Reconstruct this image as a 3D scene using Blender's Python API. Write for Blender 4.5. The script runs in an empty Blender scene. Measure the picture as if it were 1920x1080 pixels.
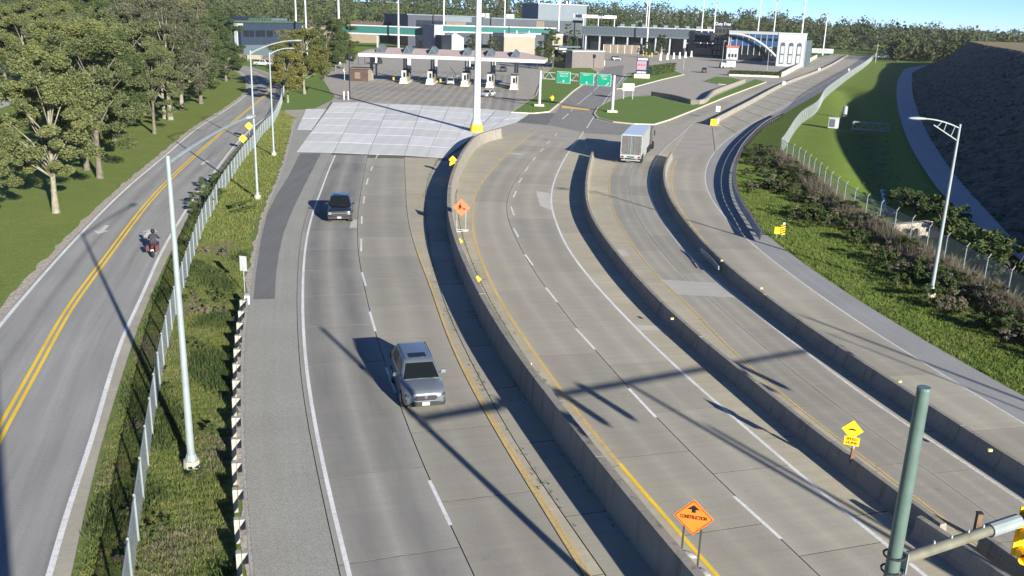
# Road crossing at a border plaza, seen from a camera pole in low evening sun.
import bpy, math, random
import numpy as np
from mathutils import Vector, Matrix
random.seed(11)
rng = np.random.default_rng(11)
rad = math.radians
sc = bpy.context.scene
COL = sc.collection

# ------------------------------------------------------------------ camera
F_PX, PITCH, ROLL, CAM_H = 1690.0, rad(16.75), rad(1.9), 16.0     # focal length in photo pixels, tilt, roll, height (m)
_fwd = Vector((0, math.cos(PITCH), -math.sin(PITCH)))
_up0 = Vector((0, math.sin(PITCH), math.cos(PITCH)))
_rgt = Vector((1, 0, 0)) * math.cos(ROLL) + _up0 * math.sin(ROLL)
_up = _up0 * math.cos(ROLL) - Vector((1, 0, 0)) * math.sin(ROLL)
cam_data = bpy.data.cameras.new('camera')
cam_data.sensor_width = 36.0
cam_data.lens = F_PX / 1920.0 * 36.0
cam_data.clip_start = 0.2
cam_data.clip_end = 9000.0
cam = bpy.data.objects.new('camera', cam_data)
COL.objects.link(cam)
m = Matrix.Identity(4)
for i, ax in enumerate((_rgt, _up, -_fwd)):
    m[0][i], m[1][i], m[2][i] = ax
m[0][3], m[1][3], m[2][3] = 0.0, 0.0, CAM_H
cam.matrix_world = m
sc.camera = cam

# ------------------------------------------------------------------ sky and sun
SUN_EL, SUN_AZ = rad(16.0), rad(149.7)          # azimuth from +Y towards +X: behind the camera, to the right
world = bpy.data.worlds.new('World')
sc.world = world
world.use_nodes = True
wn = world.node_tree.nodes
sky = wn.new('ShaderNodeTexSky')
sky.sky_type = 'NISHITA'
sky.sun_disc = False
sky.sun_elevation = SUN_EL
sky.sun_rotation = SUN_AZ
sky.altitude = 100
sky.air_density = 0.4
sky.dust_density = 0.0
sky.ozone_density = 4.5
bg = wn['Background']
bg.inputs['Strength'].default_value = 0.08
world.node_tree.links.new(sky.outputs[0], bg.inputs['Color'])
SUN_DIR = Vector((math.sin(SUN_AZ) * math.cos(SUN_EL), math.cos(SUN_AZ) * math.cos(SUN_EL), math.sin(SUN_EL)))
sun_data = bpy.data.lights.new('sun', 'SUN')
sun_data.energy = 5.0
sun_data.angle = rad(0.53)
sun_data.color = (1.0, 0.945, 0.85)
sun = bpy.data.objects.new('sun', sun_data)
COL.objects.link(sun)
sun.rotation_euler = SUN_DIR.to_track_quat('Z', 'Y').to_euler()
sun.location = (0, -40, 60)
vs = sc.view_settings
vs.view_transform = 'Standard'
vs.look = 'None'
vs.gamma = 1.0
vs.use_curve_mapping = False
vs.exposure = 1.2
sc.render.resolution_x, sc.render.resolution_y = 1024, 576
try:
    sc.cycles.max_bounces = 6
    sc.cycles.transparent_max_bounces = 24
    sc.cycles.caustics_reflective = False
    sc.cycles.caustics_refractive = False
except Exception:
    pass

# ------------------------------------------------------------------ helpers
def G(px, py, z=0.0):
    """The point of the level z (m) that was measured at this spot of the photograph: a survey in metres."""
    d = _fwd * F_PX + _rgt * (px - 960.0) + _up * (540.0 - py)
    t = (z - CAM_H) / d.z
    return Vector((d.x * t, d.y * t, z))

def at_range(px, py, dist):
    """The point seen at this spot at a given distance along the ground (m)."""
    d = _fwd * F_PX + _rgt * (px - 960.0) + _up * (540.0 - py)
    t = dist / math.hypot(d.x, d.y)
    return Vector((d.x * t, d.y * t, CAM_H + d.z * t))

class MB:
    """collects shapes and links them as one mesh object"""
    def __init__(s):
        s.v, s.f, s.uv = [], [], None
    def add(s, vs, fs):
        o = len(s.v)
        s.v.extend([tuple(p) for p in vs])
        s.f.extend([tuple(i + o for i in f) for f in fs])
        return s
    def box(s, c, size, rz=0.0, taper=1.0, M=None):
        hx, hy, hz = size[0] / 2, size[1] / 2, size[2] / 2
        vs = []
        for sz in (-1, 1):
            k = taper if sz > 0 else 1.0
            for sx, sy in ((-1, -1), (1, -1), (1, 1), (-1, 1)):
                vs.append(Vector((sx * hx * k, sy * hy * k, sz * hz)))
        if rz:
            r = Matrix.Rotation(rz, 3, 'Z'); vs = [r @ p for p in vs]
        if M is not None:
            vs = [M @ p for p in vs]
        c = Vector(c)
        return s.add([p + c for p in vs], [(3, 2, 1, 0), (4, 5, 6, 7), (0, 1, 5, 4), (1, 2, 6, 5), (2, 3, 7, 6), (3, 0, 4, 7)])
    def tube(s, pts, radii, n=8, cap=True):
        pts = [Vector(p) for p in pts]
        if not hasattr(radii, '__len__'):
            radii = [radii] * len(pts)
        rings = []
        prev = None
        for i, p in enumerate(pts):
            a = pts[max(i - 1, 0)]; b = pts[min(i + 1, len(pts) - 1)]
            d = (b - a)
            if d.length < 1e-9: d = Vector((0, 0, 1))
            d.normalize()
            ref = Vector((0, 0, 1)) if abs(d.z) < 0.95 else Vector((1, 0, 0))
            if prev is not None and prev.cross(d).length > 1e-4:
                ref = prev
            x = (ref - d * ref.dot(d))
            if x.length < 1e-6: x = d.orthogonal()
            x.normalize(); y = d.cross(x)
            prev = x
            rings.append([p + (x * math.cos(2 * math.pi * k / n) + y * math.sin(2 * math.pi * k / n)) * radii[i] for k in range(n)])
        vs = [q for r in rings for q in r]
        fs = []
        for i in range(len(rings) - 1):
            for k in range(n):
                k2 = (k + 1) % n
                fs.append((i * n + k, i * n + k2, (i + 1) * n + k2, (i + 1) * n + k))
        if cap:
            fs.append(tuple(range(n - 1, -1, -1)))
            fs.append(tuple((len(rings) - 1) * n + k for k in range(n)))
        return s.add(vs, fs)
    def prism(s, poly, y0, y1, M=None):
        """poly of (x, z) extruded along y"""
        n = len(poly)
        vs = [Vector((p[0], y0, p[1])) for p in poly] + [Vector((p[0], y1, p[1])) for p in poly]
        if M is not None: vs = [M @ p for p in vs]
        fs = [tuple(range(n)), tuple(range(2 * n - 1, n - 1, -1))]
        for i in range(n):
            j = (i + 1) % n
            fs.append((i, i + n, j + n, j))
        return s.add(vs, fs)
    def slab(s, poly, z0, z1):
        """poly of (x, y) extruded in z"""
        n = len(poly)
        a = sum(poly[i][0] * poly[(i + 1) % n][1] - poly[(i + 1) % n][0] * poly[i][1] for i in range(n))
        if a < 0: poly = poly[::-1]
        vs = [(p[0], p[1], z0) for p in poly] + [(p[0], p[1], z1) for p in poly]
        fs = [tuple(range(n - 1, -1, -1)), tuple(range(n, 2 * n))]
        for i in range(n):
            j = (i + 1) % n
            fs.append((i, j, j + n, i + n))
        return s.add(vs, fs)
    def loft(s, rings, cap=True):
        n = len(rings[0]); vs = [p for r in rings for p in r]; fs = []
        for i in range(len(rings) - 1):
            for k in range(n):
                k2 = (k + 1) % n
                fs.append((i * n + k, i * n + k2, (i + 1) * n + k2, (i + 1) * n + k))
        if cap:
            fs.append(tuple(range(n - 1, -1, -1))); fs.append(tuple((len(rings) - 1) * n + k for k in range(n)))
        return s.add(vs, fs)
    def build(s, name, mat, parent=None, smooth=None, loc=None):
        me = bpy.data.meshes.new(name)
        me.from_pydata(s.v, [], s.f)
        if s.uv is not None:
            lay = me.uv_layers.new(name='UVMap')
            idx = np.zeros(len(me.loops), dtype=np.int32); me.loops.foreach_get('vertex_index', idx)
            arr = np.array(s.uv, dtype=np.float32)[idx]
            lay.data.foreach_set('uv', arr.ravel())
        if mat: me.materials.append(mat)
        if smooth is not None:
            me.shade_smooth(); me.set_sharp_from_angle(angle=rad(smooth))
        me.update()
        o = bpy.data.objects.new(name, me)
        COL.objects.link(o)
        if parent is not None: o.parent = parent
        if loc is not None: o.location = loc
        return o

def tag(o, label=None, cat=None, group=None, kind=None):
    for k, v in (('label', label), ('category', cat), ('group', group), ('kind', kind)):
        if v: o[k] = v
    return o

def thing(name, label, cat, loc=(0, 0, 0), rz=0.0, group=None):
    o = bpy.data.objects.new(name, None)
    o.empty_display_size = 0.3
    COL.objects.link(o)
    o.location = loc; o.rotation_euler = (0, 0, rz)
    return tag(o, label, cat, group)

def structure(o):
    o['kind'] = 'structure'; return o

def kids(o):
    return [c for c in bpy.data.objects if c.parent == o]

def copy_tree(o, parent=None, table=None):
    if table is None:
        table = {}
        for c in bpy.data.objects:
            if c.parent: table.setdefault(c.parent.name, []).append(c)
    c = o.copy(); COL.objects.link(c); c.parent = parent
    for ch in table.get(o.name, []):
        copy_tree(ch, c, table)
    return c

def text_mesh(txt, size, mat, parent, M, name='lettering', bold=0.0, align='CENTER', xscale=1.0):
    cu = bpy.data.curves.new('lettering', 'FONT')
    cu.body = txt; cu.size = size; cu.align_x = align; cu.align_y = 'CENTER'; cu.extrude = 0.004; cu.offset = bold
    tmp = bpy.data.objects.new('lettering', cu)
    COL.objects.link(tmp)
    dg = bpy.context.evaluated_depsgraph_get()
    me = bpy.data.meshes.new_from_object(tmp.evaluated_get(dg))
    bpy.data.objects.remove(tmp)
    me.transform(Matrix.Diagonal((xscale, 1, 1, 1)))
    me.transform(M)
    me.materials.clear(); me.materials.append(mat)
    o = bpy.data.objects.new(name, me); COL.objects.link(o); o.parent = parent
    return o

# ------------------------------------------------------------------ lines measured on the photograph
def smooth_line(p, step=0.5, ext0=0.0, ext1=0.0, sm=3.0, closed=False):
    """Catmull-Rom through 2D points (n,2), resampled at step metres, lightly smoothed, extended straight"""
    p = np.array([(a[0], a[1]) for a in p], dtype=float)
    P = np.vstack([2 * p[0] - p[1], p, 2 * p[-1] - p[-2]])
    out = []
    for i in range(1, len(P) - 2):
        a, b, c, d = P[i - 1], P[i], P[i + 1], P[i + 2]
        L = np.linalg.norm(c - b)
        ts = np.linspace(0, 1, max(2, int(L / 0.25)), endpoint=False)[:, None]
        # tangents limited by segment length (non uniform)
        l0, l2 = np.linalg.norm(b - a), np.linalg.norm(d - c)
        m1 = ((c - b) / L * l0 + (b - a) / max(l0, 1e-6) * L) / (l0 + L) * L
        m2 = ((d - c) / max(l2, 1e-6) * L + (c - b) / L * l2) / (l2 + L) * L
        t2, t3 = ts ** 2, ts ** 3
        out.append((2 * t3 - 3 * t2 + 1) * b + (t3 - 2 * t2 + ts) * m1 + (-2 * t3 + 3 * t2) * c + (t3 - t2) * m2)
    q = np.vstack(out + [p[-1:]])
    def resample(q):
        s = np.concatenate([[0], np.cumsum(np.linalg.norm(np.diff(q, axis=0), axis=1))])
        n = max(2, int(round(s[-1] / step)) + 1)
        t = np.linspace(0, s[-1], n)
        return np.stack([np.interp(t, s, q[:, 0]), np.interp(t, s, q[:, 1])], 1)
    q = resample(q)
    if sm > 0 and len(q) > 12:
        k = int(sm / step)
        for _ in range(3):
            pad = np.vstack([2 * q[0] - q[k:0:-1], q, 2 * q[-1] - q[-2:-k - 2:-1]])
            c = np.cumsum(np.vstack([[0, 0], pad]), axis=0)
            q = (c[2 * k + 1:] - c[:-2 * k - 1]) / (2 * k + 1)
    def tail(q, e, end):
        if e <= 0: return q
        k = min(len(q) - 1, int(6 / step))
        d = (q[-1] - q[-1 - k]) if end else (q[0] - q[k])
        d = d / np.linalg.norm(d)
        n = int(e / step)
        x = (q[-1] if end else q[0]) + d * (np.arange(1, n + 1) * step)[:, None]
        return np.vstack([q, x]) if end else np.vstack([x[::-1], q])
    return tail(tail(q, ext1, True), ext0, False)

def survey_line(px, z=0.0, **k):
    return smooth_line([G(a, b, z) for a, b in px], **k)

def offset_line(L, d):
    """to the left of the direction of travel when d > 0"""
    t = np.gradient(L, axis=0); t /= np.linalg.norm(t, axis=1)[:, None]
    return L + np.stack([-t[:, 1], t[:, 0]], 1) * d

def pair(L, Rr):
    """for each point of L the nearest point of R"""
    d = ((L[:, None, :] - Rr[None, :, :]) ** 2).sum(2)
    j = np.maximum.accumulate(d.argmin(1))
    best = Rr[j].copy(); bd = ((L - best) ** 2).sum(1)
    for o in (-1, 0):
        i0 = np.clip(j + o, 0, len(Rr) - 2)
        a, b = Rr[i0], Rr[i0 + 1]
        t = np.clip(((L - a) * (b - a)).sum(1) / np.maximum(((b - a) ** 2).sum(1), 1e-9), 0, 1)[:, None]
        q = a + (b - a) * t; qd = ((L - q) ** 2).sum(1)
        k = qd < bd; best[k] = q[k]; bd[k] = qd[k]
    return best

def arclen(L):
    return np.concatenate([[0], np.cumsum(np.linalg.norm(np.diff(L, axis=0), axis=1))])

def ribbon(name, L, Rr, z, mat, parent=None, thick=0.0, every=2):
    """flat strip between two lines; uv = metres along, 0..1 across"""
    a = L[::every]; b = pair(a, Rr); s = arclen(a)
    mb = MB(); mb.uv = []
    n = len(a)
    for i in range(n):
        mb.v.append((a[i][0], a[i][1], z)); mb.v.append((b[i][0], b[i][1], z))
        mb.uv += [(s[i], 0.0), (s[i], 1.0)]
    mb.f = [(2 * i, 2 * i + 1, 2 * i + 3, 2 * i + 2) for i in range(n - 1)]
    # face up
    p = [Vector(mb.v[k]) for k in mb.f[0]]
    if (p[1] - p[0]).cross(p[2] - p[1]).z < 0:
        mb.f = [f[::-1] for f in mb.f]
    return mb.build(name, mat, parent)

def paint(name, C, w, z, mat, parent, every=2):
    return ribbon(name, offset_line(C, w / 2), offset_line(C, -w / 2), z, mat, parent, every=every)

def slabs(L, Rr, step, mat, parent, name='slab', z=0.0, gap=0.02, start=0.0, depth=0.03, skew=0.0):
    """concrete slabs between two lines, each its own mesh with open joints round it"""
    s = arclen(L); out = []
    k = start
    while k < s[-1] - 0.5:
        k2 = min(k + step, s[-1])
        ts = np.linspace(k + gap, k2 - gap, max(2, int(step / 1.5) + 1))
        a = np.stack([np.interp(ts, s, L[:, 0]), np.interp(ts, s, L[:, 1])], 1)
        b = pair(a, Rr)
        w = np.linalg.norm(b - a, axis=1)
        if w.min() > 0.06:
            u = (b - a) / w[:, None]
            a2 = a + u * gap; b2 = b - u * gap
            dz = random.uniform(-0.002, 0.002)
            mb = MB(); mb.uv = []; n = len(ts)
            for i in range(n):
                for zz in (z + dz, z - depth):
                    mb.v.append((a2[i][0], a2[i][1], zz)); mb.v.append((b2[i][0], b2[i][1], zz))
                    mb.uv += [(ts[i], 0.0), (ts[i], 1.0)]
            fl = (Vector((*a2[0], 0)) - Vector((*b2[0], 0))).cross(Vector((*a2[-1], 0)) - Vector((*a2[0], 0))).z > 0
            F = []
            for i in range(n - 1):
                q = 4 * i; r = 4 * (i + 1)
                F += [(q, q + 1, r + 1, r), (q, r, r + 2, q + 2), (q + 1, q + 3, r + 3, r + 1)]
            F += [(0, 2, 3, 1), (4 * (n - 1), 4 * (n - 1) + 1, 4 * (n - 1) + 3, 4 * (n - 1) + 2)]
            mb.f = [f[::-1] for f in F] if fl is False else F
            # make sure that the top faces up
            p = [Vector(mb.v[t]) for t in mb.f[0]]
            if (p[1] - p[0]).cross(p[2] - p[1]).z < 0:
                mb.f = [f[::-1] for f in mb.f]
            o = mb.build(name, mat, parent)
            o.data.materials.append(M_joint)
            mi = [0 if abs(p.normal.z) > 0.7 else 1 for p in o.data.polygons]
            o.data.polygons.foreach_set('material_index', mi)
            out.append(o)
        k += step
    return out

# ------------------------------------------------------------------ materials
MATS = {}
def new_mat(name):
    mt = bpy.data.materials.new(name); mt.use_nodes = True
    nt = mt.node_tree
    b = nt.nodes['Principled BSDF']
    return mt, nt, b

def N(nt, kind, **k):
    n = nt.nodes.new(kind)
    for a, v in k.items():
        if a.startswith('i_'):
            key = a[2:]
            key = int(key) if key.isdigit() else key
            n.inputs[key].default_value = v
        else: setattr(n, a, v)
    return n

def ramp(nt, fac, stops):
    r = nt.nodes.new('ShaderNodeValToRGB')
    el = r.color_ramp.elements
    while len(el) < len(stops): el.new(0.5)
    for e, (p, c) in zip(el, stops):
        e.position = p; e.color = (*c, 1) if len(c) == 3 else c
    nt.links.new(fac, r.inputs['Fac'])
    return r.outputs['Color']

def mixc(nt, fac, a, b, mode='MIX'):
    n = nt.nodes.new('ShaderNodeMix'); n.data_type = 'RGBA'; n.blend_type = mode
    for sock, v in ((n.inputs['Factor'], fac), (n.inputs['A'], a), (n.inputs['B'], b)):
        if hasattr(v, 'is_linked') or hasattr(v, 'links'): nt.links.new(v, sock)
        elif isinstance(v, (int, float)): sock.default_value = v
        else: sock.default_value = (*v, 1) if len(v) == 3 else v
    return n.outputs['Result']

def math_n(nt, op, a, b=0.5, clamp=False):
    n = nt.nodes.new('ShaderNodeMath'); n.operation = op; n.use_clamp = clamp
    for i, v in enumerate((a, b)):
        if isinstance(v, (int, float)): n.inputs[i].default_value = v
        else: nt.links.new(v, n.inputs[i])
    return n.outputs[0]

def noise(nt, scale, detail=3.0, coord=None, rough=0.55):
    n = N(nt, 'ShaderNodeTexNoise', i_Scale=scale, i_Detail=detail, i_Roughness=rough)
    if coord is not None: nt.links.new(coord, n.inputs['Vector'])
    return n.outputs['Fac']

def scaled(nt, coord, sx, sy, sz=1.0):
    n = N(nt, 'ShaderNodeMapping'); n.inputs['Scale'].default_value = (sx, sy, sz)
    nt.links.new(coord, n.inputs['Vector']); return n.outputs[0]

def plain(name, col, rough=0.6, metal=0.0, var=0.12, scale=3.0, spec=0.3, bump=0.0):
    if name in MATS: return MATS[name]
    mt, nt, b = new_mat(name)
    tc = N(nt, 'ShaderNodeTexCoord').outputs['Object']
    f = noise(nt, scale, 4.0, tc)
    lo = tuple(c * (1 - var) for c in col); hi = tuple(min(1, c * (1 + var)) for c in col)
    nt.links.new(ramp(nt, f, [(0.3, lo), (0.7, hi)]), b.inputs['Base Color'])
    b.inputs['Roughness'].default_value = rough; b.inputs['Metallic'].default_value = metal
    b.inputs['Specular IOR Level'].default_value = spec
    if bump:
        bn = N(nt, 'ShaderNodeBump', i_Strength=bump, i_Distance=0.03); nt.links.new(f, bn.inputs['Height']); nt.links.new(bn.outputs[0], b.inputs['Normal'])
    MATS[name] = mt
    return mt

def concrete(name, col, track=0.25, stain=0.25, warm=0.0, tine=0.10, per=0.10, rough=0.85):
    """paving: slab-to-slab shade, blotches, cross brushing, wheel paths worn along the lane (uv)"""
    mt, nt, b = new_mat(name)
    obj = N(nt, 'ShaderNodeTexCoord').outputs['Object']
    uv = N(nt, 'ShaderNodeUVMap').outputs[0]
    sep = N(nt, 'ShaderNodeSeparateXYZ'); nt.links.new(uv, sep.inputs[0])
    rnd = N(nt, 'ShaderNodeObjectInfo').outputs['Random']
    c = mixc(nt, noise(nt, 0.35, 5, obj), tuple(x * (1 - stain) for x in col), tuple(min(1, x * (1 + stain * 0.5)) for x in col))
    # fine grain
    g = noise(nt, 14.0, 4, obj, 0.7)
    c = mixc(nt, 1.0, c, ramp(nt, g, [(0.25, (0.84,) * 3), (0.75, (1.12,) * 3)]), 'MULTIPLY')
    # brushing across the lane, seen as faint cross bands
    t = noise(nt, 1.0, 4, scaled(nt, uv, 2.6, 0.5), 0.75)
    c = mixc(nt, 1.0, c, ramp(nt, t, [(0.25, (1 - tine,) * 3), (0.75, (1 + tine * 0.7,) * 3)]), 'MULTIPLY')
    # wheel paths and the oil line along the lane
    v = sep.outputs[1]
    w = math_n(nt, 'MULTIPLY', math_n(nt, 'ABSOLUTE', math_n(nt, 'SINE', math_n(nt, 'MULTIPLY', v, 6.2832))), 1.0)
    wob = noise(nt, 1.0, 3, scaled(nt, uv, 0.12, 3.0), 0.6)
    tr = math_n(nt, 'MULTIPLY', math_n(nt, 'MULTIPLY', w, wob), track * 2.0)
    c = mixc(nt, tr, c, tuple(x * 0.42 for x in (col[0], col[0] * 0.98, col[0] * 0.96)))
    # slab to slab
    c = mixc(nt, 1.0, c, ramp(nt, rnd, [(0.0, (1 - per,) * 3), (0.55, (1.0, 0.995, 0.98)), (1.0, (1 + per * 0.9, 1 + per * 0.8, 1 + per * 0.6))]), 'MULTIPLY')
    # dark spots
    sp = noise(nt, 1.3, 2, obj)
    c = mixc(nt, ramp(nt, sp, [(0.70, (0, 0, 0)), (0.80, (0.45,) * 3)]), c, tuple(x * 0.45 for x in col))
    nt.links.new(c, b.inputs['Base Color'])
    b.inputs['Roughness'].default_value = rough; b.inputs['Specular IOR Level'].default_value = 0.25
    bn = N(nt, 'ShaderNodeBump', i_Strength=0.25, i_Distance=0.012); nt.links.new(g, bn.inputs['Height']); nt.links.new(bn.outputs[0], b.inputs['Normal'])
    MATS[name] = mt
    return mt

def asphalt(name, col, streak=0.2, crack=0.0, grain=0.25, wheel=0.0):
    mt, nt, b = new_mat(name)
    obj = N(nt, 'ShaderNodeTexCoord').outputs['Object']
    uv = N(nt, 'ShaderNodeUVMap').outputs[0]
    sep = N(nt, 'ShaderNodeSeparateXYZ'); nt.links.new(uv, sep.inputs[0])
    c = mixc(nt, noise(nt, 0.25, 5, obj), tuple(x * 0.82 for x in col), tuple(x * 1.14 for x in col))
    g = noise(nt, 22.0, 3, obj, 0.8)
    c = mixc(nt, 1.0, c, ramp(nt, g, [(0.3, (1 - grain,) * 3), (0.7, (1 + grain * 0.8,) * 3)]), 'MULTIPLY')
    s = noise(nt, 1.0, 4, scaled(nt, uv, 0.05, 9.0), 0.6)
    c = mixc(nt, 1.0, c, ramp(nt, s, [(0.3, (1 - streak,) * 3), (0.7, (1 + streak * 0.7,) * 3)]), 'MULTIPLY')
    if wheel:
        w = math_n(nt, 'ABSOLUTE', math_n(nt, 'SINE', math_n(nt, 'MULTIPLY', sep.outputs[1], 12.566)))
        c = mixc(nt, math_n(nt, 'MULTIPLY', w, wheel), c, tuple(x * 1.35 for x in col))
    if crack:
        vo = N(nt, 'ShaderNodeTexVoronoi', feature='DISTANCE_TO_EDGE', i_Scale=0.35)
        ns = N(nt, 'ShaderNodeTexNoise', i_Scale=1.2, i_Detail=4.0); nt.links.new(obj, ns.inputs['Vector'])
        nt.links.new(mixc(nt, 0.25, obj, ns.outputs['Color'], 'ADD'), vo.inputs['Vector'])
        c = mixc(nt, ramp(nt, vo.outputs['Distance'], [(0.0, (crack,) * 3), (0.012, (0, 0, 0))]), c, (0.03, 0.03, 0.03))
    nt.links.new(c, b.inputs['Base Color'])
    b.inputs['Roughness'].default_value = 0.88; b.inputs['Specular IOR Level'].default_value = 0.2
    bn = N(nt, 'ShaderNodeBump', i_Strength=0.3, i_Distance=0.01); nt.links.new(g, bn.inputs['Height']); nt.links.new(bn.outputs[0], b.inputs['Normal'])
    MATS[name] = mt
    return mt

def road_paint(name, col, worn=0.35):
    mt, nt, b = new_mat(name)
    obj = N(nt, 'ShaderNodeTexCoord').outputs['Object']
    f = noise(nt, 6.0, 5, obj, 0.75)
    f2 = noise(nt, 0.4, 2, obj)
    c = mixc(nt, math_n(nt, 'MULTIPLY', ramp(nt, f, [(0.48, (0, 0, 0)), (0.66, (1, 1, 1))]), worn), col, (0.27, 0.26, 0.24))
    c = mixc(nt, 1.0, c, ramp(nt, f2, [(0.3, (0.85,) * 3), (0.7, (1.05,) * 3)]), 'MULTIPLY')
    nt.links.new(c, b.inputs['Base Color']); b.inputs['Roughness'].default_value = 0.7
    MATS[name] = mt
    return mt

def grass_mat(name, a, bcol, dry, dry_amt=0.3, scale=1.0, stripes=0.0):
    mt, nt, b = new_mat(name)
    obj = N(nt, 'ShaderNodeTexCoord').outputs['Object']
    c = mixc(nt, noise(nt, 0.12 * scale, 5, obj, 0.65), a, bcol)
    g = noise(nt, 5.5 * scale, 4, obj, 0.75)
    c = mixc(nt, 1.0, c, ramp(nt, g, [(0.2, (0.55,) * 3), (0.8, (1.45,) * 3)]), 'MULTIPLY')
    d = noise(nt, 0.35 * scale, 4, obj, 0.6)
    c = mixc(nt, ramp(nt, d, [(0.5, (0, 0, 0)), (0.75, (dry_amt,) * 3)]), c, dry)
    if stripes:
        w = N(nt, 'ShaderNodeTexWave', i_Scale=0.35, i_Distortion=1.5, i_Detail=2.0); nt.links.new(scaled(nt, obj, 1, 0.55), w.inputs['Vector'])
        c = mixc(nt, 1.0, c, ramp(nt, w.outputs['Fac'], [(0.2, (1 - stripes,) * 3), (0.8, (1 + stripes,) * 3)]), 'MULTIPLY')
    nt.links.new(c, b.inputs['Base Color']); b.inputs['Roughness'].default_value = 0.95; b.inputs['Specular IOR Level'].default_value = 0.1
    bn = N(nt, 'ShaderNodeBump', i_Strength=0.45, i_Distance=0.06); nt.links.new(g, bn.inputs['Height']); nt.links.new(bn.outputs[0], b.inputs['Normal'])
    MATS[name] = mt
    return mt

def leaf_mat(name, a, bcol, ccol, trans=0.25, k=1.0):
    """leaves: colour from patch to patch and tree to tree, a little light passes through"""
    mt, nt, b = new_mat(name)
    obj = N(nt, 'ShaderNodeTexCoord').outputs['Object']
    rnd = N(nt, 'ShaderNodeObjectInfo').outputs['Random']
    c = mixc(nt, ramp(nt, noise(nt, 0.55 * k, 3, obj), [(0.35, (0, 0, 0)), (0.65, (1, 1, 1))]), a, bcol)
    c = mixc(nt, ramp(nt, noise(nt, 1.7 * k, 3, obj), [(0.5, (0, 0, 0)), (0.75, (0.7,) * 3)]), c, ccol)
    c = mixc(nt, 1.0, c, ramp(nt, rnd, [(0, (0.78, 0.8, 0.8)), (0.5, (1, 1, 1)), (1, (1.25, 1.15, 1.0))]), 'MULTIPLY')
    nt.links.new(c, b.inputs['Base Color']); b.inputs['Roughness'].default_value = 0.7; b.inputs['Specular IOR Level'].default_value = 0.2
    tr = N(nt, 'ShaderNodeBsdfTranslucent'); nt.links.new(c, tr.inputs['Color'])
    mx = N(nt, 'ShaderNodeMixShader', i_0=trans)
    nt.links.new(b.outputs[0], mx.inputs[1]); nt.links.new(tr.outputs[0], mx.inputs[2])
    nt.links.new(mx.outputs[0], nt.nodes['Material Output'].inputs['Surface'])
    MATS[name] = mt
    return mt

def mesh_fence(name, col, pitch=0.07, wire=0.22):
    """woven wire: diamonds of bright wire, open between (uv in metres)"""
    mt, nt, b = new_mat(name)
    uv = N(nt, 'ShaderNodeUVMap').outputs[0]
    sep = N(nt, 'ShaderNodeSeparateXYZ'); nt.links.new(uv, sep.inputs[0])
    def band(x):
        fr = math_n(nt, 'FRACT', math_n(nt, 'DIVIDE', x, pitch))
        return math_n(nt, 'LESS_THAN', fr, wire)
    p = math_n(nt, 'ADD', sep.outputs[0], sep.outputs[1]); q = math_n(nt, 'SUBTRACT', sep.outputs[0], sep.outputs[1])
    al = math_n(nt, 'MAXIMUM', band(p), band(math_n(nt, 'ADD', q, 500.0)))
    b.inputs['Base Color'].default_value = (*col, 1); b.inputs['Roughness'].default_value = 0.45; b.inputs['Metallic'].default_value = 0.3
    tr = N(nt, 'ShaderNodeBsdfTransparent'); mx = N(nt, 'ShaderNodeMixShader')
    nt.links.new(al, mx.inputs[0]); nt.links.new(tr.outputs[0], mx.inputs[1]); nt.links.new(b.outputs[0], mx.inputs[2])
    nt.links.new(mx.outputs[0], nt.nodes['Material Output'].inputs['Surface'])
    MATS[name] = mt
    return mt

def glass_mat(name, col, rough=0.06):
    mt, nt, b = new_mat(name)
    b.inputs['Base Color'].default_value = (*col, 1); b.inputs['Roughness'].default_value = rough
    b.inputs['Specular IOR Level'].default_value = 0.8
    MATS[name] = mt
    return mt

def car_paint(name, col, metal=0.4, rough=0.35):
    mt, nt, b = new_mat(name)
    obj = N(nt, 'ShaderNodeTexCoord').outputs['Object']
    c = mixc(nt, noise(nt, 2.0, 4, obj), tuple(x * 0.9 for x in col), tuple(min(1, x * 1.06) for x in col))
    nt.links.new(c, b.inputs['Base Color'])
    b.inputs['Metallic'].default_value = metal; b.inputs['Roughness'].default_value = rough
    b.inputs['Coat Weight'].default_value = 0.6; b.inputs['Coat Roughness'].default_value = 0.08
    MATS[name] = mt
    return mt

# paving
M_lane = concrete('lane_concrete', (0.385, 0.362, 0.302), track=0.26, stain=0.16)
M_lane_worn = concrete('traffic_polished_concrete', (0.345, 0.335, 0.30), track=0.6, stain=0.16)
M_mid = concrete('mid_concrete', (0.42, 0.392, 0.318), track=0.26, stain=0.14)
M_shoulder = concrete('shoulder_concrete', (0.47, 0.425, 0.32), track=0.06, stain=0.2, tine=0.16, per=0.08)
M_gutter = concrete('gutter_concrete', (0.42, 0.395, 0.325), track=0.0, stain=0.3)
M_new = concrete('new_white_concrete', (0.66, 0.675, 0.67), track=0.12, stain=0.12, tine=0.07, per=0.10)
M_plaza = concrete('plaza_concrete', (0.40, 0.37, 0.32), track=0.0, stain=0.25)
M_booth = concrete('booth_lane_concrete', (0.40, 0.37, 0.32), track=0.45, stain=0.3)
M_joint = plain('joint_base', (0.13, 0.12, 0.10), 0.95, var=0.3)
M_asph_e = asphalt('local_road_asphalt', (0.30, 0.297, 0.282), streak=0.26, wheel=0.25)
M_asph_sh = asphalt('shoulder_asphalt', (0.335, 0.33, 0.295), streak=0.05, crack=0.0, grain=0.4)
M_asph_new = asphalt('dark_asphalt_patch', (0.175, 0.178, 0.175), streak=0.1)
M_asph_r = asphalt('blue_grey_asphalt', (0.305, 0.31, 0.305), streak=0.08, grain=0.2)
M_asph_g = asphalt('gantry_road_asphalt', (0.25, 0.24, 0.225), streak=0.06)
M_path = asphalt('service_path_asphalt', (0.42, 0.42, 0.43), streak=0.1)
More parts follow.
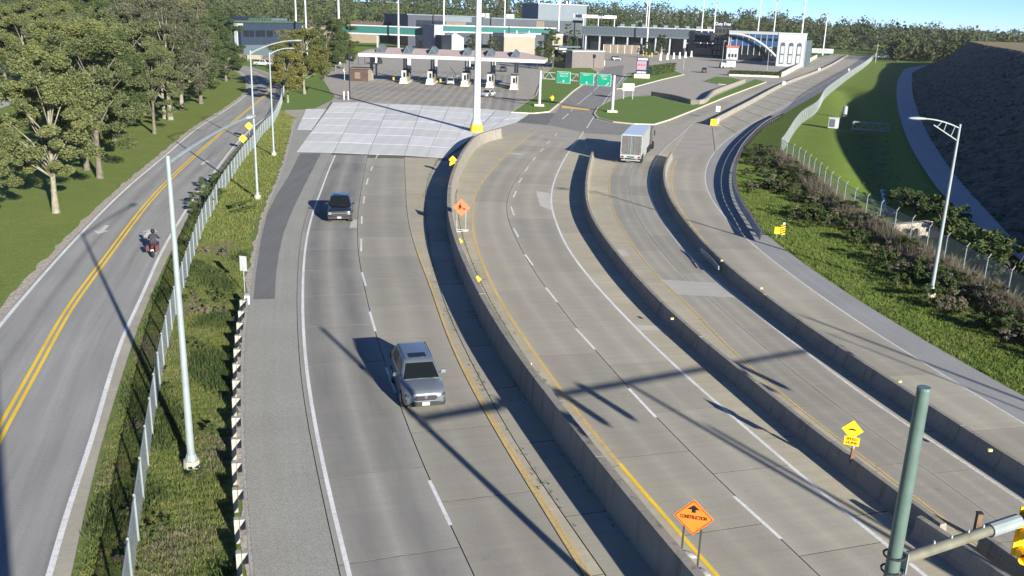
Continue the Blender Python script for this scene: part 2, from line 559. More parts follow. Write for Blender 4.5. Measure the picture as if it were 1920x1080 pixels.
M_white = road_paint('white_road_paint', (0.78, 0.78, 0.76), 0.45)
M_white_faint = road_paint('thin_white_road_paint', (0.68, 0.67, 0.64), 0.8)
M_yellow = road_paint('yellow_road_paint', (0.90, 0.60, 0.03), 0.25)
M_yellow_faint = road_paint('worn_yellow_road_paint', (0.66, 0.46, 0.15), 0.8)
def stained(name, col):
    mt, nt, b = new_mat(name)
    obj = N(nt, 'ShaderNodeTexCoord').outputs['Object']
    c = mixc(nt, noise(nt, 0.6, 5, obj, 0.65), tuple(x * 0.72 for x in col), tuple(x * 1.2 for x in col))
    run = noise(nt, 1.0, 4, scaled(nt, obj, 2.2, 2.2, 0.12), 0.7)
    c = mixc(nt, ramp(nt, run, [(0.52, (0, 0, 0)), (0.72, (0.75,) * 3)]), c, (col[0] * 0.42, col[1] * 0.40, col[2] * 0.36))
    sc_ = noise(nt, 1.0, 3, scaled(nt, obj, 0.25, 0.25, 9.0), 0.6)
    c = mixc(nt, ramp(nt, sc_, [(0.62, (0, 0, 0)), (0.72, (0.35,) * 3)]), c, tuple(min(1, x * 1.5) for x in col))
    g = noise(nt, 12.0, 4, obj, 0.7)
    c = mixc(nt, 1.0, c, ramp(nt, g, [(0.25, (0.85,) * 3), (0.75, (1.12,) * 3)]), 'MULTIPLY')
    nt.links.new(c, b.inputs['Base Color']); b.inputs['Roughness'].default_value = 0.92; b.inputs['Specular IOR Level'].default_value = 0.2
    bn = N(nt, 'ShaderNodeBump', i_Strength=0.35, i_Distance=0.015); nt.links.new(g, bn.inputs['Height']); nt.links.new(bn.outputs[0], b.inputs['Normal'])
    MATS[name] = mt
    return mt
M_barrier = stained('barrier_concrete', (0.285, 0.265, 0.225))
M_kerb = plain('kerb_concrete', (0.56, 0.52, 0.40), 0.9, var=0.15)
M_kerb_y = plain('yellow_kerb', (0.66, 0.47, 0.16), 0.85, var=0.2)
M_gravel = plain('gravel', (0.40, 0.355, 0.29), 0.95, var=0.45, scale=6.0, bump=0.6)
M_lawn = grass_mat('mown_lawn', (0.135, 0.19, 0.042), (0.18, 0.225, 0.058), (0.26, 0.24, 0.09), 0.5)
M_bank = grass_mat('rough_bank', (0.12, 0.17, 0.045), (0.17, 0.20, 0.065), (0.27, 0.22, 0.11), 0.6, 1.6)
M_island = grass_mat('kept_turf', (0.11, 0.19, 0.042), (0.145, 0.21, 0.055), (0.23, 0.22, 0.09), 0.25, 1.0, stripes=0.05)
M_rgrass = grass_mat('right_meadow', (0.115, 0.19, 0.028), (0.16, 0.215, 0.042), (0.24, 0.25, 0.08), 0.4)
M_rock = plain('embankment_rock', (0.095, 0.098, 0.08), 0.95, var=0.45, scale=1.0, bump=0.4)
# metals, signs
M_galv = plain('galvanised_steel', (0.27, 0.315, 0.32), 0.5, 0.2, 0.1, 2.0)
M_alu = plain('pale_aluminium', (0.42, 0.44, 0.43), 0.45, 0.15, 0.06, 2.0)
M_rail = plain('rail_steel', (0.33, 0.33, 0.30), 0.55, 0.2, 0.2, 1.0)
M_pole_g = plain('grey_green_pole', (0.15, 0.215, 0.195), 0.3, 0.35, 0.12, 3.0)
M_post_wood = plain('weathered_post', (0.31, 0.30, 0.265), 0.9, 0.0, 0.3, 4.0)
M_white_paint = plain('white_paint', (0.46, 0.47, 0.455), 0.55, 0.0, 0.08)
M_mast = plain('white_mast_paint', (0.58, 0.60, 0.59), 0.45, 0.0, 0.04)
M_black = plain('black_paint', (0.012, 0.012, 0.014), 0.6, 0.0, 0.2)
M_dark = plain('dark_steel', (0.045, 0.045, 0.05), 0.55, 0.2, 0.2)
M_rubber = plain('tyre_rubber', (0.018, 0.018, 0.018), 0.9)
M_rim = plain('wheel_alloy', (0.45, 0.45, 0.46), 0.3, 0.8, 0.1)
M_orange = plain('orange_sign_sheet', (0.95, 0.20, 0.025), 0.5, 0.0, 0.03)
M_sred = plain('pink_orange_sign_sheet', (0.95, 0.17, 0.07), 0.5, 0.0, 0.03)
M_ysign = plain('yellow_sign_sheet', (0.92, 0.56, 0.02), 0.5, 0.0, 0.03)
M_green = plain('green_sign_sheet', (0.01, 0.33, 0.19), 0.45, 0.0, 0.05)
M_signwhite = plain('sign_white', (0.50, 0.52, 0.51), 0.5, 0.0, 0.02)
M_yblock = plain('yellow_block_paint', (0.80, 0.55, 0.03), 0.6, 0.0, 0.1)
M_fence = mesh_fence('chain_link', (0.66, 0.74, 0.76), 0.075, 0.32)
M_fence_r = mesh_fence('chain_link_weathered', (0.45, 0.50, 0.50), 0.075, 0.18)
M_fence_f = mesh_fence('chain_link_far', (0.42, 0.46, 0.46), 0.075, 0.26)
M_brown = plain('brown_timber', (0.16, 0.10, 0.06), 0.85, 0.0, 0.3)
M_water = glass_mat('ditch_water', (0.03, 0.04, 0.04), 0.35)

# ------------------------------------------------------------------ measured road lines (photo points on the level ground)
# westbound carriageway (near left)
A0 = survey_line([(558, 222), (546, 262), (534, 310), (516, 356), (498, 402), (484, 450), (476, 500), (470, 545), (462, 600), (458, 660), (457, 720), (458, 820), (461, 900), (468, 990), (477, 1080)], ext1=16)
A1 = survey_line([(621.7, 288), (608.3, 318), (593.3, 355), (573.3, 405), (563.3, 451.7), (559, 490), (556.7, 540), (556.7, 606.7), (560, 656.7), (564, 718), (573.3, 775), (585, 841.7), (598, 903), (611.7, 968), (636.7, 1075)], ext1=16)
A2 = survey_line([(628.3, 291.7), (615, 321.7), (602, 358), (586.7, 398), (580, 423), (574.2, 450), (570, 485), (567.5, 538), (568, 606.7), (570.8, 656.7), (577, 717), (585.8, 770), (598.3, 836.7), (611, 900), (628.3, 971.7), (655, 1078)], ext1=16)
A3 = survey_line([(690, 288.3), (682.5, 326.7), (677, 358), (671.7, 393), (670, 431.7), (670.8, 468.3), (675.8, 501.7), (682.8, 538), (693.3, 583), (702.5, 621.7), (710, 649), (731, 705), (752, 767), (778.6, 839), (805, 900), (846, 989), (887, 1075)], ext1=16)
A4 = survey_line([(758.3, 290), (759, 321.7), (761, 356), (761.7, 386.7), (769, 433), (780, 470), (790, 500), (805, 533), (821.7, 588), (838, 633), (858, 679), (885, 735), (910, 775), (927, 808), (950, 848), (978, 894), (1013, 948), (1045, 1000), (1096, 1083)], ext1=16)
A5 = survey_line([(822, 296), (800, 345), (797, 400), (803, 450), (812, 500), (826, 548), (842, 592), (862, 638), (885, 680), (901.7, 715), (926.7, 763), (946.7, 800), (983, 858), (1027, 927), (1064, 976), (1100, 1027), (1140, 1085)], ext1=16)
H1, H2 = 1.33, 0.75
W1 = survey_line([(936, 240), (906.7, 246), (876.7, 268), (860, 293), (848, 318), (840, 346), (837.5, 373), (840, 401.7), (846.7, 433), (856.7, 463), (868, 490), (893, 543), (921.7, 593), (946.7, 633), (978, 680), (1023, 738), (1051.7, 770), (1076.7, 806.7), (1117, 859), (1150, 900), (1198, 958), (1223, 988), (1251, 1021), (1280, 1053.5), (1306, 1085)], z=H1, ext1=14)
# eastbound carriageway (middle)
B_a = survey_line([(940, 246), (916, 253), (888, 276), (872, 300), (862, 325), (856, 350), (855, 385), (860, 411.7), (866, 440), (873, 460), (881.7, 483), (895, 518), (905, 536.7), (921.7, 570), (946.7, 611.7), (968, 646.7), (990, 676.7), (1010, 706), (1044, 750), (1078, 794), (1130, 858), (1172, 910), (1216, 963), (1258, 1010), (1320, 1080)], ext1=14)
B_y = survey_line([(1006.7, 241.7), (981.7, 263), (951.7, 286.7), (918, 321.7), (900, 347), (888, 368), (884, 390), (884, 415), (886.7, 445), (896.7, 478), (910, 510), (921.7, 536.7), (946.7, 583), (971.7, 623), (996.7, 655), (1011.7, 680), (1056.7, 741.7), (1096.7, 795), (1145, 858), (1190, 907), (1235, 962), (1278, 1006.7), (1345, 1085)], ext1=14)
B_c = survey_line([(1036, 262), (1012, 285), (985, 312), (963, 345), (950, 375), (949, 398), (955, 420), (966, 446.7), (981.7, 475), (1006.7, 518), (1018, 533), (1046.7, 570), (1080, 615), (1115, 655), (1160, 707), (1178, 728), (1230.8, 782.7), (1304.6, 858), (1376.8, 930.5), (1464.7, 1010), (1526, 1069.5)], ext1=14)
B_w = survey_line([(1094.5, 246.5), (1079.6, 268), (1066, 285), (1053.5, 307), (1039, 340), (1033, 368), (1034.5, 394), (1042.6, 416), (1055, 449.6), (1083.6, 494), (1124, 543), (1162, 584), (1210, 633), (1260, 681.7), (1310, 726.7), (1368, 777), (1424.5, 823), (1463, 858), (1541, 926), (1665, 1024.7), (1732.6, 1077.7)], ext1=14)
W2 = survey_line([(1108, 284), (1103, 303), (1096, 345), (1099, 386.7), (1114, 420), (1139, 456), (1164, 486.7), (1189, 519), (1236, 566), (1266.7, 596.7), (1328, 648), (1385, 693), (1443, 740), (1511, 800), (1576, 846), (1594, 859), (1648, 900), (1709, 944), (1768, 990), (1840, 1042), (1900, 1085)], z=H2, ext1=12)
# truck lane
C_a = survey_line([(1158, 297), (1153, 307.5), (1142, 334), (1141, 359), (1148, 392), (1164, 428), (1192, 467), (1225.6, 514.4), (1240, 526), (1281.7, 564), (1323, 609), (1356.7, 642), (1398, 686.7), (1455.6, 731.5), (1511, 778), (1566.7, 821), (1606, 849.5), (1678, 904), (1751, 960), (1793, 992), (1880, 1060)], ext1=12)
C_c = survey_line([(1298, 233), (1273, 255), (1241.7, 283), (1226, 306), (1217, 330), (1217, 355), (1226, 386), (1241, 414), (1266, 448), (1295.6, 484), (1340, 522), (1379, 556), (1412, 584), (1476, 634), (1517.8, 664), (1565, 702), (1645.6, 763), (1709, 802), (1786, 851), (1856.7, 900.6), (1913, 936), (1990, 990)], ext1=12)
W3 = survey_line([(1256, 285), (1246, 303), (1242, 323), (1243.6, 345), (1256, 375.6), (1278, 409), (1306, 442), (1336.7, 475.6), (1378, 511.7), (1420.6, 545), (1467.8, 581), (1526, 620), (1560, 645), (1606.7, 675.6), (1635.6, 693), (1684, 722), (1728, 754), (1801, 801), (1821.5, 816), (1892, 858), (1920, 874), (1990, 918)], z=H2, ext1=12)
# right carriageway
D_b = survey_line([(1585, 136), (1520, 172), (1458, 207), (1400, 238), (1352, 272), (1331, 298), (1323, 318), (1322, 344), (1332, 370.6), (1350.6, 397), (1381, 431.7), (1411.7, 458), (1437, 481), (1493, 522), (1540, 556), (1567.7, 576), (1630, 619), (1672, 645), (1715.6, 669), (1782, 713), (1826.7, 737.8), (1882, 771), (1960, 818)], ext1=12, sm=4)
D_c = survey_line([(1640, 101), (1612, 125), (1540, 172), (1490, 200), (1463, 216.7), (1436.7, 236), (1403, 263), (1386.7, 288), (1377, 318), (1378, 350), (1388, 388), (1417.8, 427.6), (1446, 446), (1472.8, 466), (1503, 493), (1544, 521), (1607, 560), (1664, 598), (1744, 644), (1827, 693), (1920, 742), (1980, 775)], ext1=12, sm=4)
W4 = survey_line([(1335, 234), (1400, 199), (1465, 163), (1535, 135), (1590, 104.5)], sm=0, ext1=0)
# local road (left)
E_l = survey_line([(380, 124), (415, 127), (440, 132), (457, 142), (466, 156), (464, 172), (440, 193), (404, 217), (366.7, 241), (300, 296.7), (226.7, 358), (146.7, 436.7), (66.7, 523), (0, 600), (-60, 672), (-140, 780)], sm=2, ext1=25)
E_y = survey_line([(395, 121), (440, 126), (478, 136), (500, 151), (506, 165), (487, 187), (452, 216), (416.7, 247), (333, 322), (297, 358), (186.7, 500), (133, 573), (51.5, 718), (0, 810), (-50, 905)], sm=2, ext1=25)
E_r = survey_line([(400, 117), (440, 121), (480, 129), (512, 144), (527, 162), (524, 185), (505, 213), (469, 242), (432.4, 280), (401.9, 320), (375.4, 351), (357, 378), (331, 419), (300, 473), (253, 576.7), (233, 616.7), (198, 719), (160, 850), (116.7, 970), (86.7, 1078)], sm=2, ext1=20)
E_d = survey_line([(535, 170), (532, 188), (512, 217), (478, 246), (442, 285), (412, 325), (386, 356), (368, 384), (344, 425), (316, 480), (283, 553), (256, 620), (223, 722), (186.7, 843), (156.7, 966.7), (133, 1078)], sm=2, ext1=20)

# ------------------------------------------------------------------ the ground
ditch = smooth_line([G(*p, -0.8) for p in [(1588, 170), (1610, 215), (1632, 255), (1645, 300), (1655, 350), (1668, 398), (1702, 432), (1770, 480), (1850, 535), (1960, 610)]], sm=2)
def ground_h(x, y):
    d = np.full(x.shape, 1e9)
    for q in ditch[::6]:
        d = np.minimum(d, (x - q[0]) ** 2 + (y - q[1]) ** 2)
    d = np.sqrt(d)
    h = -0.08 - 1.15 * np.exp(-(d / 3.6) ** 2)
    far = np.clip((y - 560) / 420, 0, 1)
    side = np.clip((430 - x) / 560, 0.0, 1)          # the escarpment climbs behind the plaza and falls away to the right
    return h + 26 * far * far * (3 - 2 * far) * side
def axis(a):
    return np.array(sorted(set(np.round(a, 3))))
gx = axis(list(np.arange(-60, 110, 1.5)) + list(np.arange(-300, 420, 20.0)) + [-6000, -3500, -2000, -1200, -800, -600, -450, 500, 600, 800, 1200, 2000, 3500, 6000])
gy = axis(list(np.arange(-20, 250, 1.5)) + list(np.arange(250, 1100, 20.0)) + [-800, -300, -120, -50, 1300, 1700, 2400, 3600, 5000, 7500])
X, Y = np.meshgrid(gx, gy)
Z = ground_h(X, Y)
mb = MB()
mb.v = list(map(tuple, np.stack([X.ravel(), Y.ravel(), Z.ravel()], 1)))
nx = len(gx)
mb.f = [(j * nx + i, j * nx + i + 1, (j + 1) * nx + i + 1, (j + 1) * nx + i) for j in range(len(gy) - 1) for i in range(nx - 1)]
structure(mb.build('ground', M_rgrass, smooth=60))

def poly_sheet(name, pts, z, mat, parent=None, kind='structure'):
    pts = [(p[0], p[1]) for p in pts]
    a = sum(pts[i][0] * pts[(i + 1) % len(pts)][1] - pts[(i + 1) % len(pts)][0] * pts[i][1] for i in range(len(pts)))
    if a < 0: pts = pts[::-1]
    mb = MB(); mb.v = [(p[0], p[1], z) for p in pts]; mb.f = [tuple(range(len(pts)))]
    mb.uv = [(p[1], p[0] * 0.2) for p in pts]
    o = mb.build(name, mat, parent)
    if kind and parent is None: o['kind'] = kind
    return o
def px_poly(pts, z=0.0):
    return [G(a, b, z) for a, b in pts]

# lawn under the trees on the left
lawn_edge = offset_line(E_l, -0.2)
lw = [(p[0], p[1]) for p in lawn_edge[::6]]
poly_sheet('lawn', [(-330, 330)] + [(lw[0][0] - 40, 330)] + lw + [(-60, -10), (-330, -10)], -0.05, M_lawn)
# park road seen between the trees
pr = smooth_line([G(-90, 226), G(0, 192), G(28, 186), G(70, 178), G(140, 168)], sm=2)
structure(ribbon('park_road', offset_line(pr, 2.6), offset_line(pr, -2.6), -0.03, M_path))
pr2 = smooth_line([G(-60, 136), G(0, 131), G(36, 128), G(110, 122), G(180, 120)], sm=2)
structure(ribbon('park_drive', offset_line(pr2, 4.0), offset_line(pr2, -4.0), -0.03, M_path))
# rough bank between the local road and the highway
structure(ribbon('grass_bank', E_d[10:], A0, -0.045, M_bank))

# ------------------------------------------------------------------ local road
e_road = structure(ribbon('local_road', E_l, offset_line(E_r, 0.05), -0.012, M_asph_e))
e_edge = structure(ribbon('road_edge_strip', offset_line(E_r, -0.02), E_d, -0.022, M_gutter))
def ragged(L, w0, w1, seed, freq=0.9):
    r = np.random.default_rng(seed)
    n = len(L); k = np.interp(np.arange(n), np.arange(0, n + 8, 2), r.uniform(w0, w1, len(np.arange(0, n + 8, 2))))
    t = np.gradient(L, axis=0); t /= np.linalg.norm(t, axis=1)[:, None]
    return L + np.stack([-t[:, 1], t[:, 0]], 1) * k[:, None]
structure(ribbon('gravel_verge', ragged(E_l, -0.75, -0.45, 3), offset_line(E_l, 0.05), -0.03, M_gravel, every=1))
paint('edge_line', offset_line(E_l, 0.22), 0.2, 0.0, M_white, e_road)
paint('edge_line', offset_line(E_r, 0.08), 0.19, 0.0, M_white, e_road)
paint('centre_line', offset_line(E_y, 0.15), 0.16, 0.0, M_yellow, e_road)
paint('centre_line', offset_line(E_y, -0.15), 0.16, 0.0, M_yellow, e_road)
def arrow(parent, p, d, size, mat):
    d = Vector((d[0], d[1], 0)).normalized(); n = Vector((-d.y, d.x, 0)); p = Vector((p[0], p[1], 0.001))
    pts = [(0, 1.0), (0.42, 0.25), (0.14, 0.3), (0.12, -0.9), (-0.12, -0.9), (-0.14, 0.3), (-0.42, 0.25)]
    mb = MB(); mb.v = [tuple(p + (n * a * 0.9 + d * b) * size) for a, b in pts]; mb.f = [tuple(range(7))]
    o = mb.build('lane_arrow', mat, parent)
    if o.data.polygons[0].normal.z < 0: o.data.flip_normals()
arrow(e_road, G(193, 430), G(183, 440) - G(203, 421), 1.5, M_white_faint)
arrow(e_road, G(279, 437), G(288, 427) - G(270, 447), 1.5, M_white_faint)
arrow(e_road, G(322, 303), G(318, 307) - G(327, 299), 1.5, M_white_faint)
arrow(e_road, G(383, 305), G(390, 300) - G(377, 310), 1.5, M_white_faint)

# ------------------------------------------------------------------ plaza paving
plaza_px = [(548, 296), (556, 283), (700, 294), (835, 300), (862, 312), (900, 330), (1100, 345), (1240, 350), (1330, 345), (1379, 330), (1388, 288), (1404, 263), (1437, 237), (1464, 217), (1491, 200), (1541, 172), (1613, 125), (1641, 101), (1660, 90), (1560, 86), (1400, 84), (1200, 82), (1000, 82), (820, 84), (690, 92), (640, 112), (600, 140), (625, 180), (585, 204), (533, 206), (545, 232)]
structure(poly_sheet('plaza_pavement', px_poly(plaza_px), -0.034, M_plaza))
# the new white slabs in front of the booths: rows of slabs run from the lower left to the upper right
wp = structure(poly_sheet('white_apron', px_poly([(557, 284), (620, 191), (660, 190), (990, 214), (972, 228), (905, 246), (862, 282), (835, 296), (700, 292)]), -0.026, M_joint))
def bil(c, u, v):
    a, b_, cc, d = c
    return a * (1 - u) * (1 - v) + b_ * u * (1 - v) + cc * u * v + d * (1 - u) * v
def slab_grid(parent, rows, mat, ny, z=-0.004, gap=0.045):
    """rows: list of (near-left, near-right, far-right, far-left) photo points; ny slabs along each"""
    for (c, k) in rows:
        c = [Vector(G(*p)) for p in c]
        for j in range(k):
            v0, v1 = j / k, (j + 1) / k
            q = [bil(c, 0, v0), bil(c, 1, v0), bil(c, 1, v1), bil(c, 0, v1)]
            cen = sum(q, Vector()) / 4
            q = [p + (cen - p).normalized() * gap * 1.6 for p in q]
            mb = MB(); mb.slab([(p.x, p.y) for p in q], z - 0.02, z + random.uniform(-0.002, 0.002))
            mb.uv = [(p_[1], p_[0] * 0.27) for p_ in mb.v]
            mb.build('slab', mat, parent)
near = [(556, 284.5), (625, 286), (690, 289), (758, 291), (800, 294), (835, 296)]
far_ = [(624, 191.5), (675, 191.5), (730, 195), (792, 197), (842, 200), (888, 203)]
rows = [((near[i], near[i + 1], far_[i + 1], far_[i]), 7) for i in range(5)]
rows.append((((835, 295), (878, 262), (930, 206), (888, 203)), 5))
rows.append((((880, 261), (920, 243), (962, 209), (931, 206)), 3))
rows.append((((921, 242.5), (970, 228.5), (992, 213), (963, 209)), 2))
rows.append((((557, 243), (585, 243), (612, 204), (574, 204)), 2))
slab_grid(wp, rows, M_new, 7)
# plaza slab joints beyond, in the booths' lanes
pl = structure(poly_sheet('booth_lane_paving', px_poly([(625, 190), (700, 130), (745, 118), (985, 122), (1000, 186), (958, 211)]), -0.027, M_plaza))
bn = [(628, 189.5), (690, 191), (750, 195), (812, 198.5), (870, 201.5), (922, 205), (962, 208.5)]
bf = [(705, 133), (752, 132), (795, 133), (840, 134), (885, 136), (930, 138), (975, 142)]
slab_grid(pl, [((bn[i], bn[i + 1], bf[i + 1], bf[i]), 8) for i in range(6)], M_booth, 8)

def kerbed_island(name, px, mat, kerb_mat, top=0.12):
    pts = [(p.x, p.y) for p in px_poly(px)]
    k = structure(MB().slab(pts, -0.06, top).build(name, kerb_mat))
    c = np.mean(np.array(pts), axis=0)
    inner = []
    n = len(pts)
    ar = sum(pts[i][0] * pts[(i + 1) % n][1] - pts[(i + 1) % n][0] * pts[i][1] for i in range(n))
    for i in range(n):
        a, b_, cc = np.array(pts[i - 1]), np.array(pts[i]), np.array(pts[(i + 1) % n])
        d = (cc - a); d = d / np.linalg.norm(d); nn = np.array([-d[1], d[0]]) * (1 if ar > 0 else -1)
        inner.append(b_ + nn * 0.28)
    poly_sheet('turf', inner, top + 0.012, mat, k)
    return k
kerbed_island('turf_island', [(958, 211), (1000, 213), (1031, 210), (1043, 200), (1055, 190), (1075, 172), (1104, 151), (1122, 136), (1108, 127), (1045, 121), (1018, 140), (1004, 180)], M_island, M_kerb)
kerbed_island('turf_island', [(1113, 214), (1120, 222), (1150, 229), (1190, 233), (1228, 234), (1257, 225), (1307, 205), (1360, 183), (1437, 154), (1413, 149), (1395, 157), (1298, 198), (1225, 181), (1175, 182), (1140, 191), (1120, 202)], M_island, M_kerb)
kerbed_island('turf_island', [(1156, 167), (1188, 164), (1240, 150), (1283, 140), (1262, 131), (1216, 127), (1182, 139), (1170, 150)], M_island, M_kerb)
kerbed_island('turf_island', [(1318, 152), (1340, 144), (1372, 146), (1396, 151), (1378, 160), (1347, 158)], M_island, M_kerb)
structure(poly_sheet('turf_corner', px_poly([(532, 204), (588, 204), (622, 188), (628, 180), (602, 152), (572, 148), (542, 158), (531, 180)]), -0.02, M_island))
structure(poly_sheet('far_lawn', px_poly([(1505, 118), (1540, 108), (1560, 106), (1545, 100), (1510, 103)]), -0.02, M_island))
# asphalt road under the sign gantry
gr = structure(poly_sheet('gantry_road', px_poly([(1025, 233), (1042, 211), (1056, 190), (1076, 172), (1105, 151), (1135, 126), (1170, 122), (1165, 148), (1153, 168), (1137, 192), (1118, 203), (1112, 215), (1119, 224), (1150, 230.5), (1190, 234.5), (1229, 235.5), (1212, 256), (1168, 253), (1100, 249)]), -0.022, M_asph_g))
structure(poly_sheet('dark_asphalt_patch', px_poly([(971, 229), (993, 214), (1041, 211.5), (1026, 234)]), -0.018, M_asph_new))
kb = structure(poly_sheet('speed_hump', px_poly([(1052, 198), (1053, 203), (1104, 207.5), (1106, 204.5)]), 0.02, M_kerb_y))
for (a, b_) in (((1054, 223.5), (1066, 213)), ((1070, 208), (1078, 200.5)), ((1083, 195.5), (1110, 174)), ((1113, 170), (1128, 157))):
    paint('lane_line', smooth_line([G(*a), G(*b_)], sm=0), 0.16, -0.012, M_white, gr, every=1)
paint('edge_line', smooth_line([G(1100, 240), G(1112, 221), G(1140, 181), G(1155, 163), G(1172, 140)], sm=0), 0.16, -0.012, M_white, gr)

# ------------------------------------------------------------------ carriageways: joint bed, slabs, paint
def face_line(W, d):
    return offset_line(W, d)
# direction of travel of the traced lines is towards the camera, so the photo's right is the line's left (+)
rA = structure(ribbon('westbound_carriageway', A1, offset_line(W1, -0.05), -0.031, M_joint))
slabs(A1, A3, 5.5, M_lane_worn, rA, start=1.0)
slabs(A3, A4, 5.5, M_lane, rA, start=3.2)
slabs(A4, A5, 5.5, M_shoulder, rA, start=2.0)
slabs(A5, offset_line(W1, 0.02), 5.5, M_gutter, rA, start=2.0)
rB = structure(ribbon('eastbound_carriageway', offset_line(W1, 0.4), W2, -0.033, M_joint))
slabs(offset_line(W1, 0.36), B_a, 6.0, M_gutter, rB, gap=0.02)
slabs(B_a, B_y, 6.0, M_shoulder, rB, start=1.0)
slabs(B_y, B_c, 5.5, M_mid, rB, start=2.0)
slabs(B_c, B_w, 5.5, M_mid, rB, start=2.0)
slabs(B_w, offset_line(W2, 0.02), 6.0, M_shoulder, rB, start=1.0)
C_m = (C_a[: len(C_a)] + pair(C_a, C_c)) / 2
rC = structure(ribbon('truck_lane', offset_line(W2, 0.4), W3, -0.035, M_joint))
slabs(offset_line(W2, 0.42), C_a, 6.0, M_shoulder, rC, start=1.0)
slabs(C_a, C_m, 5.5, M_lane, rC, start=1.5, gap=0.012)
slabs(C_m, C_c, 5.5, M_lane, rC, start=1.5, gap=0.012)
slabs(C_c, offset_line(W3, 0.02), 6.0, M_shoulder, rC, start=4.0)
rD = structure(ribbon('right_carriageway', D_b, D_c, -0.016, M_asph_r))
rDb = structure(ribbon('right_lane_bed', offset_line(W3, 0.4), D_b, -0.037, M_joint))
nearD = D_b[np.argmin(np.abs(D_b[:, 1] - 118)):]
slabs(nearD, offset_line(W3, 0.45), 6.0, M_mid, rDb, gap=0.012)
# upper lanes beside the long low barrier
farD = D_b[:np.argmin(np.abs(D_b[:, 1] - 118)) + 1]
slabs(farD, W4, 14.0, M_mid, rDb, gap=0.008)
U_k = survey_line([(1590, 98), (1530, 109), (1466, 144), (1436, 155), (1360, 184.5), (1307, 206.5), (1257, 226.5), (1229, 236)], sm=0)
rU = structure(ribbon('upper_carriageway', U_k, W4[::-1], -0.038, M_joint))
slabs(U_k, W4[::-1], 14.0, M_mid, rU, gap=0.008)

# shoulder of the westbound carriageway
sh = structure(ribbon('asphalt_shoulder', A0, offset_line(A1, -0.01), -0.014, M_asph_sh))
structure(ribbon('gravel_verge', ragged(A0, -0.5, -0.15, 5), offset_line(A0, 0.2), -0.026, M_gravel, every=1))
structure(poly_sheet('asphalt_patch', px_poly([(475, 561), (515, 560), (518, 510), (523, 475), (532, 435), (548, 395), (572, 345), (602, 287), (563, 287), (541, 330), (517, 368), (501, 400), (489, 450), (480, 510)]), -0.008, M_asph_new))

# paint
paint('edge_line', A2, 0.15, 0.004, M_white, rA)
def cut(L, y0, y1):
    k = (L[:, 1] >= y0) & (L[:, 1] <= y1)
    return L[k]
paint('edge_line', offset_line(cut(A4, -10, 62), 0.10), 0.12, 0.004, M_yellow_faint, rA)
paint('edge_line', offset_line(cut(A4, -10, 40), 0.22), 0.07, 0.004, M_yellow_faint, rA)
paint('edge_line', offset_line(B_y, 0.06), 0.17, 0.004, M_yellow_faint, rB)
paint('edge_line', offset_line(cut(B_y, -10, 31), 0.08), 0.15, 0.007, M_yellow, rB)
paint('edge_line', B_w, 0.16, 0.004, M_white, rB)
paint('edge_line', offset_line(C_a, 0.05), 0.10, 0.004, M_yellow_faint, rC)
paint('edge_line', C_c, 0.16, 0.004, M_white_faint, rC)
paint('edge_line', D_b, 0.13, 0.004, M_white_faint, rD)
paint('edge_line', offset_line(cut(W3, -10, 110), 1.0), 0.12, 0.004, M_yellow_faint, rDb)
def dashes(lst, parent, w=0.13):
    for a, b_ in lst:
        a, b_ = G(*a), G(*b_)
        paint('lane_dash', smooth_line([a, b_], sm=0, step=0.5), w, 0.005, M_white, parent, every=1)
dashes([((805.1, 901), (845.1, 984.9)), ((724.2, 689), (741.6, 736.8)), ((693.2, 584.3), (704, 621.3)), ((678.6, 510.5), (685.7, 535.9)), ((677.2, 447.9), (677.2, 471)), ((678.5, 405.6), (678, 420)), ((683.2, 368), (681.4, 381.4)), ((690.2, 334.5), (687, 346)), ((699, 311.7), (695, 320)), ((708.5, 289.8), (704, 298))], rA)
d1 = [(1376, 930.5), (1178.5, 728.5), (1079.5, 615.7), (1023.3, 539.2), (984.2, 476.9), (963.5, 428.4), (958.2, 387.5), (968, 358.3), (978.5, 333.5), (990.4, 312.6), (1004.6, 294), (1019.6, 278.1), (1031.5, 264), (1044.4, 250)]
d1e = [(1464.7, 1010.3), (1230, 782.7), (1115.4, 655.2), (1045.3, 566.8), (999.3, 497.6), (972, 444.3), (963.9, 404), (962.5, 370), (972.5, 343), (985, 321), (999, 301), (1013, 284.5), (1026, 269.5), (1040, 255)]
dashes(list(zip(d1, d1e)), rB, 0.14)
# light repair slabs and cross strips
M_patch = concrete('repair_concrete', (0.52, 0.50, 0.45), track=0.1, stain=0.15)
for px, par in (([(660, 412), (670, 412), (669, 427), (655, 427)], rA), ([(1188, 609), (1234, 611), (1246, 620), (1199, 619)], rB), ([(1148, 468), (1170, 468), (1181, 481), (1160, 480)], rC), ([(1238, 524), (1342, 530), (1380, 558), (1268, 552)], rC), ([(958, 286), (983, 288), (980, 291), (955, 289)], rB), ([(1005, 358), (1030, 362), (1035, 395), (1012, 385)], rB)):
    poly_sheet('repair_slab', px_poly(px), 0.0028, M_patch, par)

